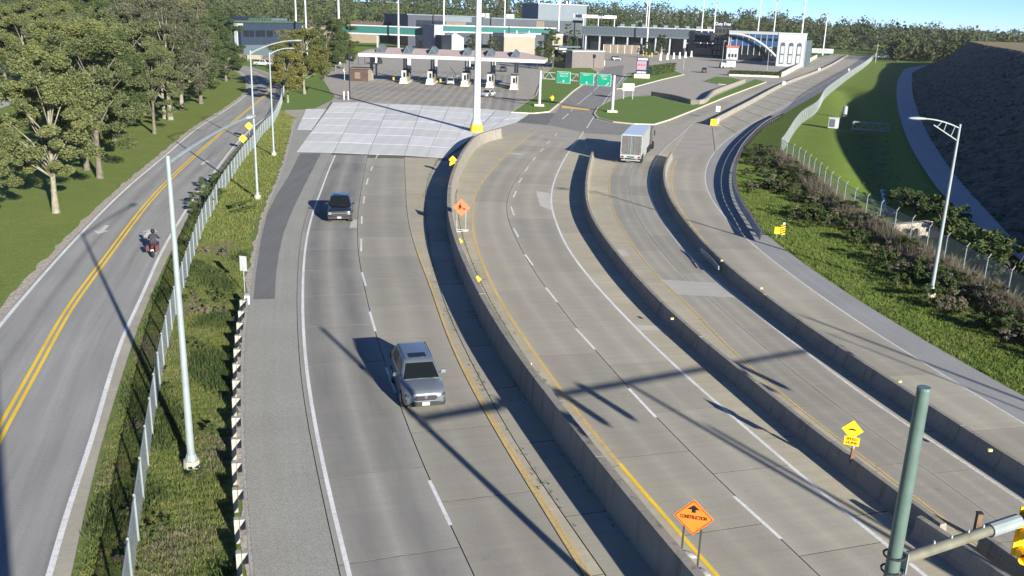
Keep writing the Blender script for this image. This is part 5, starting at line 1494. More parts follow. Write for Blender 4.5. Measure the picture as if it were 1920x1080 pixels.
for st, px, f, pm, lab in [('suv', (1156, 113), (1, 0.3), P_grey, 'dark car with a bright rear passing the brick kiosk'), ('suv', (1320, 136), (0.2, 1), P_grey, 'dark grey car waiting at the car park entry'),
                           ('sedan', (1351, 107), (1, 0.1), P_black, 'black car parked along the dark tower'), ('sedan', (1373, 106), (1, 0.1), P_black, 'black car parked by the red roofed kiosk'),
                           ('sedan', (1484, 123), (1, 0.25), P_maroon, 'maroon car parked by the portal corner'), ('sedan', (1452, 112), (1, 0.2), P_black, 'low black car parked under the arch foot'),
                           ('suv', (1405, 106), (1, 0.2), P_white, 'white car parked at the hall entrance'), ('sedan', (1420, 107), (0.2, 1), P_white, 'white car second at the hall entrance'), ('suv', (1440, 108), (0.2, 1), P_white, 'white car nearest the arch foot'),
                           ('pickup', (495, 124), (1, -0.3), P_white, 'white pickup on the side road by the blue office'), ('pickup', (1312, 102), (1, 0.2), P_white, 'white service truck beside the glazed bridge pier'),
                           ('van', (708, 120), (0.2, 1), P_black, 'black van beyond the first booth'), ('suv', (888, 130), (0.1, 1), P_black, 'black car queueing behind the booths beside the mast'), ('suv', (944, 134), (0.1, 1), P_grey, 'dark car behind the last booth pair'), ('van', (244, 66), (1, 0.2), P_white, 'white bus glimpsed between the crowded trees')]:
    p = G(*px)
    if st == 'van' and px[0] == 244: p = at_range(244, 60, 330); p.z = 0
    car(st, lab, 'pickup' if st == 'pickup' else ('van' if st == 'van' else 'car'), {'pickup': 'pickup_truck', 'van': 'van'}.get(st, 'car'), p, f, pm, 1.0 if px[0] != 244 else 1.8, detail=False)
# small white truck with a dark load in the car park
p = G(1362, 128); t = thing('box_truck', 'small white box truck with a dark cab in the car park', 'truck', p, rad(100))
MB().box((0, -1.2, 1.6), (2.2, 3.6, 2.2)).build('cargo_box', P_white, t); MB().box((0, 1.7, 1.15), (2.0, 1.9, 1.7), taper=.88).build('cab', P_grey, t)
for x in (-.9, .9):
    for y in (-2.0, 1.7): MB().tube([(x - .1, y, .42), (x + .1, y, .42)], .42, 12).build('wheel', M_rubber, t)
# trailer parked beyond the portal
p = G(1540, 103); t = thing('parked_trailer', 'white box trailer with red lettering parked beyond the portal', 'trailer', p, rad(4))
MB().box((0, 0, 2.3), (13, 2.5, 2.6)).build('box', P_white, t); MB().box((0, 0, .85), (12.4, 2.2, .25)).build('chassis', M_dark, t)
M_redlet = plain('red_lettering', (0.6, 0.05, 0.04), 0.6, 0, 0.05)
for k in range(5): MB().box((-2.0 + k * 1.1, -1.262, 2.5), (.8, .02, .7)).build('lettering_block', M_redlet, t)
MB().box((0, -1.262, 1.15), (12.9, .02, .3)).build('stripe', M_green, t)
for x in (-4.6, -3.4, 4.4): MB().tube([(x, -1.1, .5), (x, 1.1, .5)], .5, 12).build('wheel_pair', M_rubber, t)

# the truck turning away
hd = rad(12.5); f = Vector((math.sin(hd), math.cos(hd), 0))
rear = Vector((13.25, 104.6, 0)); tw, tl, zt, zf = 2.42, 11.0, 3.38, 1.0
t = thing('semi_trailer', 'white box semi trailer with dull grey rear doors driving away', 'truck', rear, -hd)
M_tr = plain('trailer_white', (0.36, 0.38, 0.38), 0.4, 0.1, 0.06, 1.0); M_door = plain('dull_grey_doors', (0.105, 0.105, 0.10), 0.6, 0.1, 0.2, 2.0)
M_roofw = plain('sky_tinted_roof', (0.62, 0.68, 0.74), 0.3, 0.2, 0.05)  # pale blue puts the sky's reflection into the roof colour
MB().box((0, tl / 2, (zt + zf) / 2), (tw, tl, zt - zf)).build('box_body', M_tr, t)
MB().box((0, tl / 2, zt + .012), (tw - .12, tl - .1, .02)).build('roof_sheet', M_roofw, t)
for sd in (-1, 1):
    dr = MB().box((sd * tw * .235, -.02, (zt + zf) / 2 + .02), (tw * .44, .04, zt - zf - .22)).build('rear_door', M_door, t)
    for x in (.10, .36):
        MB().tube([(sd * x, -.06, zf + .15), (sd * x, -.06, zt - .15)], .02, 5).build('lock_rod', M_galv, dr)
    for z in (zf + .3, zf + 1.1, zt - .35): MB().box((sd * (tw * .45), -.045, z), (.12, .03, .08)).build('hinge', M_galv, dr)
    MB().box((sd * tw * .488, -.02, (zt + zf) / 2), (.07, .05, zt - zf)).build('corner_post', M_tr, t)
    MB().box((sd * tw * .40, -.03, zf - .14), (.34, .06, .16)).build('tail_light', M_tail, t)
MB().box((0, -.02, zt - .05), (tw, .05, .1)).build('door_header', M_tr, t)
MB().box((0, -.02, zf - .14), (tw, .04, .28)).build('rear_sill', M_tr, t); MB().box((0, -.045, zf - .14), (.85, .02, .14)).build('recess', M_black, t)
MB().box((0, .05, .48), (tw * .9, .1, .14)).build('underride_bar', M_galv, t)
for sd in (-.75, .75): MB().box((sd, .08, .72), (.1, .1, .45)).build('bar_strut', M_galv, t)
for y in (1.6, 2.8):
    for sd in (-1, 1): MB().tube([(sd * (tw / 2 - .5), y, .5), (sd * (tw / 2 - .02), y, .5)], .5, 14).build('wheel', M_rubber, t)
for sd in (-1, 1): MB().box((sd * (tw / 2 - .03), 6.0, .72), (.04, 3.2, .5)).build('side_skirt', M_tr, t)
# tractor unit
tt = thing('truck_tractor', 'dark tractor unit half hidden in front of the white trailer', 'truck', rear + f * (tl + .35), -hd - rad(5))
MB().box((0, 1.2, 1.95), (2.35, 2.2, 2.3), taper=.9).build('cab', P_grey, tt); MB().box((0, 3.1, 1.3), (2.0, 1.8, 1.2), taper=.86).build('bonnet', P_grey, tt)
MB().box((0, 2.32, 2.35), (1.9, .06, .8)).build('windscreen', GLS, tt)
for sd in (-1, 1):
    MB().box((sd * 1.42, 2.3, 2.2), (.14, .12, .7)).build('mirror', M_trim, tt)
    for y in (-.6, .6, 3.4): MB().tube([(sd * .8, y, .5), (sd * 1.22, y, .5)], .5, 14).build('wheel', M_rubber, tt)
    MB().tube([(sd * 1.05, -.1, 1.0), (sd * 1.05, -.1, 3.3)], .09, 8).build('exhaust', M_chrome, tt)

# ------------------------------------------------------------------ motorcycle and rider
i = int(np.argmin(np.hypot(E_r[:, 0] - G(291, 482).x, E_r[:, 1] - G(291, 482).y)))
d = -(E_r[i + 4] - E_r[i - 4]); d /= np.linalg.norm(d)
bp = G(290, 478); rz = math.atan2(d[1], d[0]) - math.pi / 2
t = thing('motorcycle', 'red motorcycle ridden away along the edge line of the local road', 'motorcycle', (bp.x, bp.y, 0), rz)
M_redp = car_paint('red_bike_paint', (0.10, 0.03, 0.035), 0.1, 0.3)
for y in (-.72, .74):
    ring = [Vector((0, y + .24 * math.cos(a), .32 + .24 * math.sin(a))) for a in np.linspace(0, 2 * math.pi, 19)]
    w = MB().tube(ring, .075, 8, cap=False).build('wheel', M_rubber, t, smooth=50); MB().tube([(-.04, y, .32), (.04, y, .32)], .17, 10).build('hub', M_rim, w)
MB().loft([[(.10 * s_[0] * math.cos(a) * 1.0, s_[1] + 0, s_[2] + s_[3] * math.sin(a)) for a in np.linspace(0, 2 * math.pi, 9)[:-1]] for s_ in ((.6, -.85, .80, .06), (1.6, -.55, .76, .10), (1.5, -.1, .76, .10), (1.9, .2, .86, .16), (1.4, .5, .86, .12), (.6, .62, .84, .06))]).build('fuel_tank_and_seat', M_redp, t, smooth=50)
MB().box((0, .05, .45), (.34, .5, .36)).build('engine', M_dark, t)
MB().tube([(0, .74, .32), (0, .55, .95)], .045, 6).build('fork', M_chrome, t)
MB().tube([(-.38, .32, 1.06), (-.2, .5, 1.04), (.2, .5, 1.04), (.38, .32, 1.06)], .022, 6).build('handlebar', M_trim, t)
MB().tube([(0, .60, .92), (0, .68, .92)], .10, 10).build('headlight', M_lamp, t)
for sd in (-1, 1): MB().box((sd * .29, -.62, .66), (.2, .46, .36), taper=.9).build('pannier', M_redp, t)
MB().box((0, -.92, .72), (.16, .05, .07)).build('tail_light', M_tail, t); MB().box((0, -.94, .55), (.2, .02, .14)).build('number_plate', M_plate, t)
MB().tube([(.16, .1, .3), (.18, -.8, .36)], .05, 8).build('exhaust', M_chrome, t)
def skinned(name, verts, edges, radii, mat, parent, sub=2):
    me = bpy.data.meshes.new(name); me.from_pydata(verts, edges, [])
    o = bpy.data.objects.new(name, me); COL.objects.link(o)
    o.modifiers.new('skin', 'SKIN'); lay = me.skin_vertices[0].data
    for k, r in enumerate(radii): lay[k].radius = (r, r) if not hasattr(r, '__len__') else r
    lay[0].use_root = True
    o.modifiers.new('sub', 'SUBSURF').levels = sub
    dg = bpy.context.evaluated_depsgraph_get(); m2 = bpy.data.meshes.new_from_object(o.evaluated_get(dg))
    bpy.data.objects.remove(o); m2.shade_smooth(); m2.materials.clear(); m2.materials.append(mat)
    o = bpy.data.objects.new(name, m2); COL.objects.link(o); o.parent = parent
    return o
M_jacket = plain('dark_jacket', (0.03, 0.03, 0.038), 0.8, 0, 0.25, 6); M_trous = plain('dark_trousers', (0.05, 0.045, 0.05), 0.85, 0, 0.2, 6); M_skin = plain('skin', (0.42, 0.25, 0.18), 0.6, 0, 0.05)
r_ = thing('person', 'rider in a dark jacket and helmet sitting on the red motorcycle', 'person', (bp.x, bp.y, 0), rz)
bv = [(0, -.25, .90), (0, -.22, 1.12), (0, -.12, 1.34), (0, -.08, 1.46), (0, -.05, 1.54),
      (.20, -.10, 1.38), (.30, .10, 1.18), (.33, .30, 1.09), (-.20, -.10, 1.38), (-.30, .10, 1.18), (-.33, .30, 1.09),
      (.14, -.22, .88), (.27, .16, .84), (.24, .10, .45), (.24, .22, .36), (-.14, -.22, .88), (-.27, .16, .84), (-.24, .10, .45), (-.24, .22, .36)]
be = [(0, 1), (1, 2), (2, 3), (3, 4), (2, 5), (5, 6), (6, 7), (2, 8), (8, 9), (9, 10), (0, 11), (11, 12), (12, 13), (13, 14), (0, 15), (15, 16), (16, 17), (17, 18)]
skinned('body', bv, be, [(.17, .13), (.17, .13), (.19, .13), .07, .07, .08, .055, .045, .08, .055, .045, .10, .085, .06, .05, .10, .085, .06, .05], M_jacket, r_)
hel = [[(.14 * w * math.cos(a), -.03 + .16 * w * math.sin(a), z) for a in np.linspace(0, 2 * math.pi, 13)[:-1]] for z, w in ((1.50, .55), (1.55, .85), (1.63, 1.0), (1.71, .92), (1.77, .62), (1.79, .2))]
MB().loft(hel).build('helmet', M_black, r_, smooth=60); MB().box((0, .10, 1.62), (.2, .06, .1)).build('visor', GLS, r_)
for sd in (-1, 1):
    hand = MB().box((sd * .35, .33, 1.075), (.09, .09, .05))
    for k in range(4): hand.tube([(sd * (.315 + .024 * k), .36, 1.09), (sd * (.315 + .024 * k), .40, 1.07), (sd * (.315 + .024 * k), .385, 1.03)], .012, 5)
    hand.tube([(sd * .31, .32, 1.06), (sd * .30, .36, 1.04)], .013, 5)
    tag(hand.build('glove', M_black, r_))
    MB().box((sd * .24, .24, .31), (.09, .28, .09)).build('boot', M_black, r_)

# ------------------------------------------------------------------ signs on posts
def diamond(parent, c, half, mat, rz, border=None, name='sign_panel', thick=.02, roll=0.0, fill=.90):
    r = Matrix.Rotation(rz, 3, 'Z') @ Matrix.Rotation(roll, 3, 'Y')
    def shape(h, y0, y1):
        return [(0, h), (h, 0), (0, -h), (-h, 0)]
    o = MB().prism(shape(half, 0, 0), -thick / 2, thick / 2, r).build(name, mat, parent, loc=c)
    if border:
        # four strips just proud of the face
        k1, k2 = half * .95, half * .90
        mb = MB()
        for i in range(4):
            a = Vector(((0, k1), (k1, 0), (0, -k1), (-k1, 0))[i]); b = Vector(((k1, 0), (0, -k1), (-k1, 0), (0, k1))[i])
            a2, b2 = a * (k2 / k1), b * (k2 / k1)
            mb.v += [tuple(r @ Vector((q.x, -thick / 2 - .004, q.y))) for q in (a, b, b2, a2)]; mb.f.append(tuple(range(len(mb.v) - 4, len(mb.v))))
        mb.build('border', border, o)
    return o, r
def face(o, r, polys, mat, thick=.02, name='symbol'):
    for pl in polys:
        mb = MB(); mb.v = [tuple(r @ Vector((x, -thick / 2 - .005, z))) for x, z in pl]; mb.f = [tuple(range(len(pl)))]
        mb.build(name, mat, o)
def toward(p, extra=0.0):
    """turn of a sign (its face looks along -Y) so that it looks back along its road"""
    return extra
M_blk = M_black
# large construction sign in front
zc = 2.15
ca, cb = G(1281, 1031, 0.35), G(1308, 1059, 0.35)
sp_ = (Vector((ca.x, ca.y, 0)) + Vector((cb.x, cb.y, 0))) / 2
rz = math.atan2(cb.y - ca.y, cb.x - ca.x)
cen = at_range(1300.5, 970, math.hypot(sp_.x, sp_.y) - 0.02)
t = thing('construction_sign', 'orange diamond sign reading construction on two dark posts by the tall wall', 'sign', (sp_.x, sp_.y, 0))
loc = cen - Vector((sp_.x, sp_.y, 0)); rzs = rad(-18)
o, r = diamond(t, loc, .60, M_orange, rzs, border=M_blk, roll=rad(-3))
face(o, r, [[(0, .42), (.20, .26), (.06, .26), (.06, .16), (-.06, .16), (-.06, .26), (-.20, .26)]], M_blk)
M4 = (r.to_4x4() @ Matrix.Translation((0, -.016, 0)) @ Matrix.Rotation(math.pi / 2, 4, 'X'))
text_mesh('CONSTRUCTION', .165, M_blk, o, Matrix.Translation((0, 0, 0)) @ M4 @ Matrix.Translation((0, .0, 0)), bold=.004, xscale=.62)
for x in (-.26, .26):
    q = r @ Vector((x, .05, 0)) + loc
    MB().box((q.x, q.y, (loc.z + .3) / 2), (.05, .05, loc.z + .3)).build('post', M_dark, t)
M_bag = plain('sandbag', (0.36, 0.36, 0.34), 0.9, 0, 0.2, 8, bump=0.4)
def sandbag(c, rz_, label, mat=None):
    t = thing('sandbag', label, 'sandbag', c, rz_)
    rings = []
    for x, w, h in ((-.26, .03, .02), (-.21, .09, .06), (-.08, .12, .09), (.08, .12, .08), (.21, .09, .06), (.26, .02, .02)):
        rings.append([(x, w * math.cos(a), .09 + h * math.sin(a) * .8) for a in np.linspace(0, 2 * math.pi, 11)[:-1]])
    MB().loft(rings).build('sack', mat or M_bag, t, smooth=60); MB().tube([(.25, 0, .09), (.32, .03, .08)], [.02, .03], 6).build('tied_neck', mat or M_bag, t)
    return t
sandbag(G(1291, 1044, .0), rad(-40), 'white sandbag between the posts of the construction sign')
sandbag(G(1319, 1078, .0), rad(-60), 'pale sandbag lying past the posts of the construction sign')
# the worker sign farther along the wall
ba = G(856, 434); bb = G(873, 433)
t = thing('construction_sign', 'orange red diamond sign with a digging worker on a thin stand', 'sign', ((ba.x + bb.x) / 2, (ba.y + bb.y) / 2, 0))
dist = math.hypot(t.location.x, t.location.y)
cen = at_range(865, 389, dist); loc = cen - Vector(t.location)
o, r = diamond(t, loc, .66, M_sred, rad(-4), border=None)
face(o, r, [[(-.16, .30), (-.08, .34), (-.03, .27), (-.10, .22)], [(-.18, .20), (-.02, .22), (.0, .02), (-.04, -.16), (-.12, -.16), (-.10, .0), (-.18, -.14), (-.25, -.12), (-.2, .06)], [(.0, .10), (.26, -.12), (.23, -.15), (-.02, .06)], [(.10, -.16), (.18, -.06), (.28, -.03), (.36, -.16)]], M_blk)
for x in (-.34, .34):
    MB().tube([(x, .05, 0), (x, .05, loc.z + .1)], .022, 6).build('leg', M_alu, t)
MB().box((0, .05, .12), (1.1, .05, .05)).build('cross_foot', M_alu, t)
for px, lab in (((858, 436), 'white sandbag under the worker sign'), ((871, 435), 'white sandbag on the right foot of the worker sign')):
    sandbag(G(*px), rad(10), lab)
# speed hump signs
def hump_sign(label, base, base_z, cpx, tabpx, half, rz, dist=None):
    t = thing('speed_hump_sign', label, 'sign', (base.x, base.y, 0))
    D = dist or math.hypot(base.x, base.y)
    c = at_range(*cpx, D) - Vector(t.location); tb = at_range(*tabpx, D) - Vector(t.location)
    o, r = diamond(t, c, half, M_ysign, rz)
    h = half
    face(o, r, [[(-h * .45, -.04 * h), (-h * .22, .10 * h), (0, .16 * h), (h * .22, .10 * h), (h * .45, -.04 * h)]], M_blk)
    pl = MB().box(tb, (half * 1.4, .02, half * .9), rz).build('tab_panel', M_ysign, t)
    for k, tx in enumerate(('SPEED', 'HUMP')):
        M4 = Matrix.Translation(tb + Vector((0, 0, half * (.2 - .4 * k)))) @ Matrix.Rotation(rz, 4, 'Z') @ Matrix.Translation((0, -.016, 0)) @ Matrix.Rotation(math.pi / 2, 4, 'X')
        text_mesh(tx, half * .38, M_blk, pl, M4)
    MB().box((0, .05, (base_z + c.z) / 2), (.07, .05, c.z - base_z)).build('post', M_galv, t)
    MB().box((0, .05, (base_z + tb.z - half * .8) / 2), (.13, .1, max(.2, tb.z - half * .8 - base_z))).build('sleeve', M_brown, t)
    return t
q = G(1598, 862, .70); hump_sign('yellow speed hump diamond on a post rising from the low barrier', q, .5, (1598.5, 806), (1597, 827), .38, rad(-22))
q = G(850, 313, 0.9); hump_sign('yellow speed hump diamond mounted on the far curve of the tall wall', q, .7, (849, 299.5), (848.5, 308), .42, rad(5))
def marker(label, base, cpx, half, rz=0.0, mat=None, shape='diamond'):
    t = thing('delineator', label, 'marker', (base.x, base.y, 0))
    c = at_range(*cpx, math.hypot(base.x, base.y)) - Vector(t.location)
    diamond(t, c, half, mat or M_ysign, rz)
    MB().tube([(0, .03, 0), (0, .03, c.z)], .02, 5).build('stake', M_alu, t)
    return t
marker('small yellow diamond marker just below the worker sign sandbags', G(862, 464), (862, 452.5), .24)
marker('small yellow diamond marker halfway along the tall wall', G(894.5, 537), (895.5, 523.5), .24)
p = G(995, 696); t = thing('delineator', 'short white delineator post by the tall wall', 'marker', p); MB().tube([(0, 0, 0), (0, 0, .42)], .05, 8).build('tube', M_white_paint, t); MB().tube([(0, 0, .26), (0, 0, .34)], .054, 8).build('band', M_yblock, t)
# curve warning signs of the local road
for px, cpx, lab, sym in (((457, 282), (455.5, 260), 'yellow curve warning diamond by the wire fence with a single bent arrow', 0), ((468, 262), (466.5, 236), 'yellow warning diamond behind the curve sign with small lettering', 1)):
    b = G(*px); t = thing('warning_sign', lab, 'sign', b)
    c = at_range(*cpx, math.hypot(b.x, b.y)) - b
    o, r = diamond(t, c, .50, M_ysign, rad(20))
    if sym == 0: face(o, r, [[(.12, -.2), (.18, -.2), (.18, .12), (-.10, .16), (-.10, .22), (-.26, .12), (-.10, .02), (-.10, .09), (.12, .06)]], M_blk)
    else: face(o, r, [[(-.18, .16), (.12, .20), (.12, .25), (-.18, .21)], [(-.26, .02), (-.16, .04), (-.16, -.02), (-.26, -.03)], [(-.2, -.12), (-.08, -.10), (-.08, -.15), (-.2, -.17)], [(.16, .0), (.22, .0), (.22, -.16), (.16, -.16)]], M_blk)
    MB().tube([(0, .05, 0), (0, .05, c.z + .2)], .035, 6).build('post', M_galv, t)
# hazard markers at the right guardrail end
for px, cpx, lab, st in (((1456, 446), (1457.5, 432), 'round yellow hazard panel at the end of the right guardrail', 0), ((1466, 446), (1468, 431), 'striped black and yellow hazard board at the end of the right guardrail', 1)):
    b = G(*px); t = thing('hazard_marker', lab, 'marker', b); c = at_range(*cpx, math.hypot(b.x, b.y)) - b
    if st == 0: MB().box(c, (.42, .03, .55), rad(-10)).build('panel', M_ysign, t)
    else:
        o = MB().box(c, (.34, .03, .75), rad(-15)).build('panel', M_ysign, t); r = Matrix.Rotation(rad(-15), 3, 'Z')
        for k in range(4):
            z = -.3 + k * .19; mb = MB(); mb.v = [tuple(c + r @ Vector((x, -.02, zz))) for x, zz in ((-.17, z - .06), (.17, z + .08), (.17, z + .16), (-.17, z + .02))]; mb.f = [(0, 1, 2, 3)]; mb.build('stripe', M_blk, o)
        MB().box(c + Vector((0.05, 0, .5)), (.16, .03, .2)).build('white_top', M_white_paint, t)
    MB().tube([(0, .04, 0), (0, .04, c.z)], .03, 6).build('post', M_galv, t)
# reflector blocks on the barrier tops
for k, px in enumerate(((1256, 598), (1350, 489), (1424, 541), (1682, 716), (1850, 845))):
    b = G(*px, H2); t = thing('barrier_reflector', 'small amber reflector block bolted on a barrier top', 'reflector', (b.x + .12, b.y, H2 - .02), group='reflector blocks on the low barriers')
    MB().box((0, 0, .05), (.16, .1, .1)).build('bracket', M_alu, t); MB().box((0, -.056, .06), (.12, .012, .08)).build('lens', M_yblock, t)

# ------------------------------------------------------------------ buildings of the crossing
B_blue = plain('blue_grey_cladding', (0.03, 0.045, 0.072), 0.5, 0.1, 0.08, 0.3)
B_navy = plain('navy_cladding', (0.017, 0.024, 0.042), 0.5, 0.1, 0.08, 0.3)
B_grey = plain('pale_grey_cladding', (0.1, 0.13, 0.15), 0.5, 0.1, 0.07, 0.2)
B_slate = plain('slate_roof', (0.045, 0.056, 0.072), 0.6, 0.0, 0.1, 0.2)
B_cream = plain('cream_wall', (0.27, 0.245, 0.19), 0.8, 0.0, 0.08, 0.4)
B_white = plain('white_wall', (0.36, 0.385, 0.39), 0.7, 0.0, 0.06, 0.3)
B_stone = plain('grey_brick', (0.15, 0.135, 0.125), 0.9, 0.0, 0.15, 2.0)
B_brown = plain('brown_panel', (0.075, 0.052, 0.045), 0.8, 0.0, 0.2, 1.0)
B_tan = plain('tan_wall', (0.17, 0.14, 0.1), 0.85, 0.0, 0.15, 1.0)
B_roof = plain('pink_brown_shingle', (0.36, 0.29, 0.28), 0.85, 0.0, 0.15, 2.0)
B_green = plain('green_roof_edge', (0.05, 0.09, 0.055), 0.7, 0.0, 0.15, 0.5)
B_red = plain('red_canopy', (0.50, 0.10, 0.06), 0.7, 0.0, 0.1)
G_teal = glass_mat('teal_glazing', (0.03, 0.13, 0.115), 0.25); G_teal.node_tree.nodes['Principled BSDF'].inputs['Specular IOR Level'].default_value = 0.3
G_blue = glass_mat('blue_glazing', (0.03, 0.085, 0.20), 0.15)
G_dark = glass_mat('dark_glazing', (0.012, 0.016, 0.022), 0.12)
G_slate = glass_mat('grey_glazing', (0.07, 0.085, 0.095), 0.25)

class Wall:
    """a straight wall line: a at left, b at right (ground points), with its outward side towards the camera"""
    def __init__(s, xl, dl, xr, dr, ref=80):
        s.a = at_range(xl, ref, dl); s.b = at_range(xr, ref, dr); s.a.z = s.b.z = 0
        s.dl, s.dr, s.xl, s.xr = dl, dr, xl, xr
        s.u = (s.b - s.a).normalized(); s.n = Vector((s.u.y, -s.u.x, 0)); s.L = (s.b - s.a).length
    def z(s, x, y):
        k = (x - s.xl) / (s.xr - s.xl); return at_range(x, y, s.dl + (s.dr - s.dl) * k).z
    def t(s, x):
        d = at_range(x, 80, 100.0); d = Vector((d.x, d.y)); a = Vector((s.a.x, s.a.y)); u = Vector((s.u.x, s.u.y))
        # solve a + u t = d k
        det = u.x * (-d.y) - u.y * (-d.x)
        return ((-a.x) * (-d.y) - (-a.y) * (-d.x)) / det
def box_on(w, x0, x1, z0, z1, front, depth, mat, name, parent, raw=False):
    """box standing on wall line w from photo column x0 to x1 (or metres if raw); front = how far proud of the line"""
    t0, t1 = (x0, x1) if raw else (w.t(x0), w.t(x1))
    c = w.a + w.u * ((t0 + t1) / 2) + w.n * (front - depth / 2); c.z = (z0 + z1) / 2
    o = MB().box(c - Vector(parent.location), (abs(t1 - t0), depth, z1 - z0), math.atan2(w.u.y, w.u.x)).build(name, mat, parent)
    return o
def bldg(name, label, w, cat='building'):
    return thing(name, label, cat, w.a)

# 1 left office
w = Wall(443, 318, 566, 345)
t = bldg('office_building', 'blue grey office block with a dark window band behind the roadside trees', w)
zt = w.z(443, 42)
box_on(w, 443, 566, 0, zt, 0, 34, B_blue, 'wall', t); box_on(w, 441, 568, zt, zt + .6, .5, 35, B_green, 'roof_edge', t)
box_on(w, 455, 566, 0, w.z(480, 84), .25, .5, B_grey, 'plinth', t)
for x0, x1 in ((457, 468), (469, 477), (480, 489), (490, 498), (501, 512)):
    o = box_on(w, x0, x1, w.z(x0, 69), w.z(x0, 57), .06, .2, G_dark, 'window', t)
box_on(w, 443, 452, 0, zt - .4, .08, .3, G_dark, 'dark_end_bay', t)
box_on(w, 440, 441.5, 0, zt - .4, 1.2, 1.2, B_white, 'frame_post', t); box_on(w, 440, 452, zt - .9, zt - .3, 1.2, 1.2, B_white, 'frame_beam', t)
box_on(w, 470, 519, zt + .6, w.z(490, 32.5), -6, 14, B_navy, 'plant_room', t); box_on(w, 519, 570, zt + .6, w.z(540, 35), -6, 12, B_grey, 'louvre_screen', t)
for k in range(8): box_on(w, 478 + k * 5.2, 480.5 + k * 5.2, zt + .6, zt + 1.5, -1, 1.2, B_green, 'roof_vent', t)
# site yard in front of it
p = G(470, 112); t = thing('earth_heap', 'heap of tan earth and boards on the work site by the office', 'heap', p)
mb = MB()
for k in range(5): mb = MB().tube([(-7 + k * 3.2, k % 2 * 2, -.1), (-7 + k * 3.2, k % 2 * 2, .8 + .3 * (k % 3)), (-7 + k * 3.2, k % 2 * 2, 1.3 + .4 * (k % 2))], [3.0, 1.6, .3], 9); mb.build('mound', B_tan, t, smooth=60)
MB().box((2, -2, 1.0), (4.5, 2.2, 1.4)).build('timber_stack', B_cream, t)

# 2 footbridge
w = Wall(622, 452, 793, 436)
t = bldg('footbridge', 'glazed teal footbridge with white trims left of the stair tower', w, 'footbridge')
w2 = Wall(828, 436, 1042, 470)
t2 = bldg('footbridge', 'glazed teal footbridge with white trims right of the stair tower', w2, 'footbridge')
for W_, T_, zb, zr in ((w, t, w.z(720, 65.5), w.z(720, 48)), (w2, t2, w2.z(870, 61.5), w2.z(870, 47.5))):
    L = W_.L
    box_on(W_, 0, L, zr - .45, zr, .15, 4.2, M_white_paint, 'roof_trim', T_, raw=True); box_on(W_, 0, L, zb, zb + .55, .15, 4.2, M_white_paint, 'floor_trim', T_, raw=True)
    n = int(L / 2.6)
    for k in range(n):
        box_on(W_, L * k / n + .05, L * (k + 1) / n - .05, zb + .55, zr - .45, 0, 3.8, G_teal, 'glass_panel', T_, raw=True)
        box_on(W_, L * k / n - .06, L * k / n + .06, zb + .55, zr - .45, .06, .12, B_grey, 'mullion', T_, raw=True)
    for k in (.1, .5, .92): box_on(W_, L * k - .3, L * k + .3, 0, zb, -.6, .8, B_white, 'pier', T_, raw=True)
w = Wall(793, 430, 813, 428); t = bldg('stair_tower', 'stair tower, dark on its left face and white on its right, between the footbridges', w, 'tower')
box_on(w, 793, 813, 0, w.z(800, 46), .6, 8, B_navy, 'dark_wall', t)
w = Wall(813.3, 428, 829, 430); box_on(w, 813.3, 829, 0, w.z(820, 46.5), .6, 7.5, B_white, 'white_wall', t)
o = box_on(Wall(783, 436, 792, 436), 783, 792, .5, 4, .3, 2, G_dark, 'window', t)
# 6 navy hall behind
w = Wall(765, 478, 905, 490); t = bldg('border_hall', 'navy hall with a recess painted as a dark panel behind the footbridge', w)
zt = w.z(765, 28)
box_on(w, 765, 905, 0, zt, 0, 50, B_navy, 'wall', t); box_on(w, 763, 907, zt, zt + .5, .4, 51, B_grey, 'roof', t)
box_on(w, 780, 832, 0, w.z(800, 38), .1, .3, G_dark, 'recess', t); box_on(w, 832, 883, w.z(850, 41), w.z(850, 31), .5, 1, B_grey, 'grey_panel', t); box_on(w, 836, 873, w.z(850, 49), w.z(850, 41), .15, .4, B_tan, 'tan_window_band', t)  # flat dark panel paints the recess's shade; window band is plain tan
# 7 slate roofed hall and the tall pale block
w = Wall(905, 492, 1092, 510); t = bldg('inspection_hall', 'long slate grey hall below the tall pale block', w)
zt = w.z(950, 36); box_on(w, 905, 1092, 0, zt, 0, 40, B_slate, 'wall', t); box_on(w, 905, 1092, zt, zt + .6, .4, 41, B_grey, 'roof_edge', t)
box_on(w, 1004, 1019, zt - 4.5, zt - .5, .2, .5, B_tan, 'tan_panel', t)
for x in (906, 914, 954): box_on(w, x, x + (8 if x < 950 else 15), zt + .6, zt + 2.6, -6, 3, M_white_paint, 'roof_unit', t)
w = Wall(1007, 530, 1097, 540); t = bldg('plant_block', 'tall windowless pale blue grey block behind the slate hall', w)
zt = w.z(1050, 9); box_on(w, 1007, 1097, 0, zt, 0, 30, B_grey, 'wall', t); box_on(w, 1006, 1098, zt, zt + .5, .3, 31, B_white, 'parapet', t)
for x in (1012, 1048, 1052, 1064, 1070): box_on(w, x, x + 2.4, zt + .5, zt + 2.2, -5, 1, M_alu, 'roof_vent', t)
for x in (1072, 1078): box_on(w, x, x + 2, w.z(x, 34), w.z(x, 25), .3, .6, B_white, 'duct', t)
w = Wall(1089, 500, 1153, 505); t = bldg('entry_canopy', 'white flat canopy on posts beside the pale block', w, 'canopy')
box_on(w, 1089, 1153, w.z(1100, 33.5), w.z(1100, 27.5), 0, 14, M_white_paint, 'roof_slab', t)
for x in (1092, 1120, 1150): box_on(w, x, x + 1.6, 0, w.z(1100, 33.5), -1, .4, M_white_paint, 'post', t)
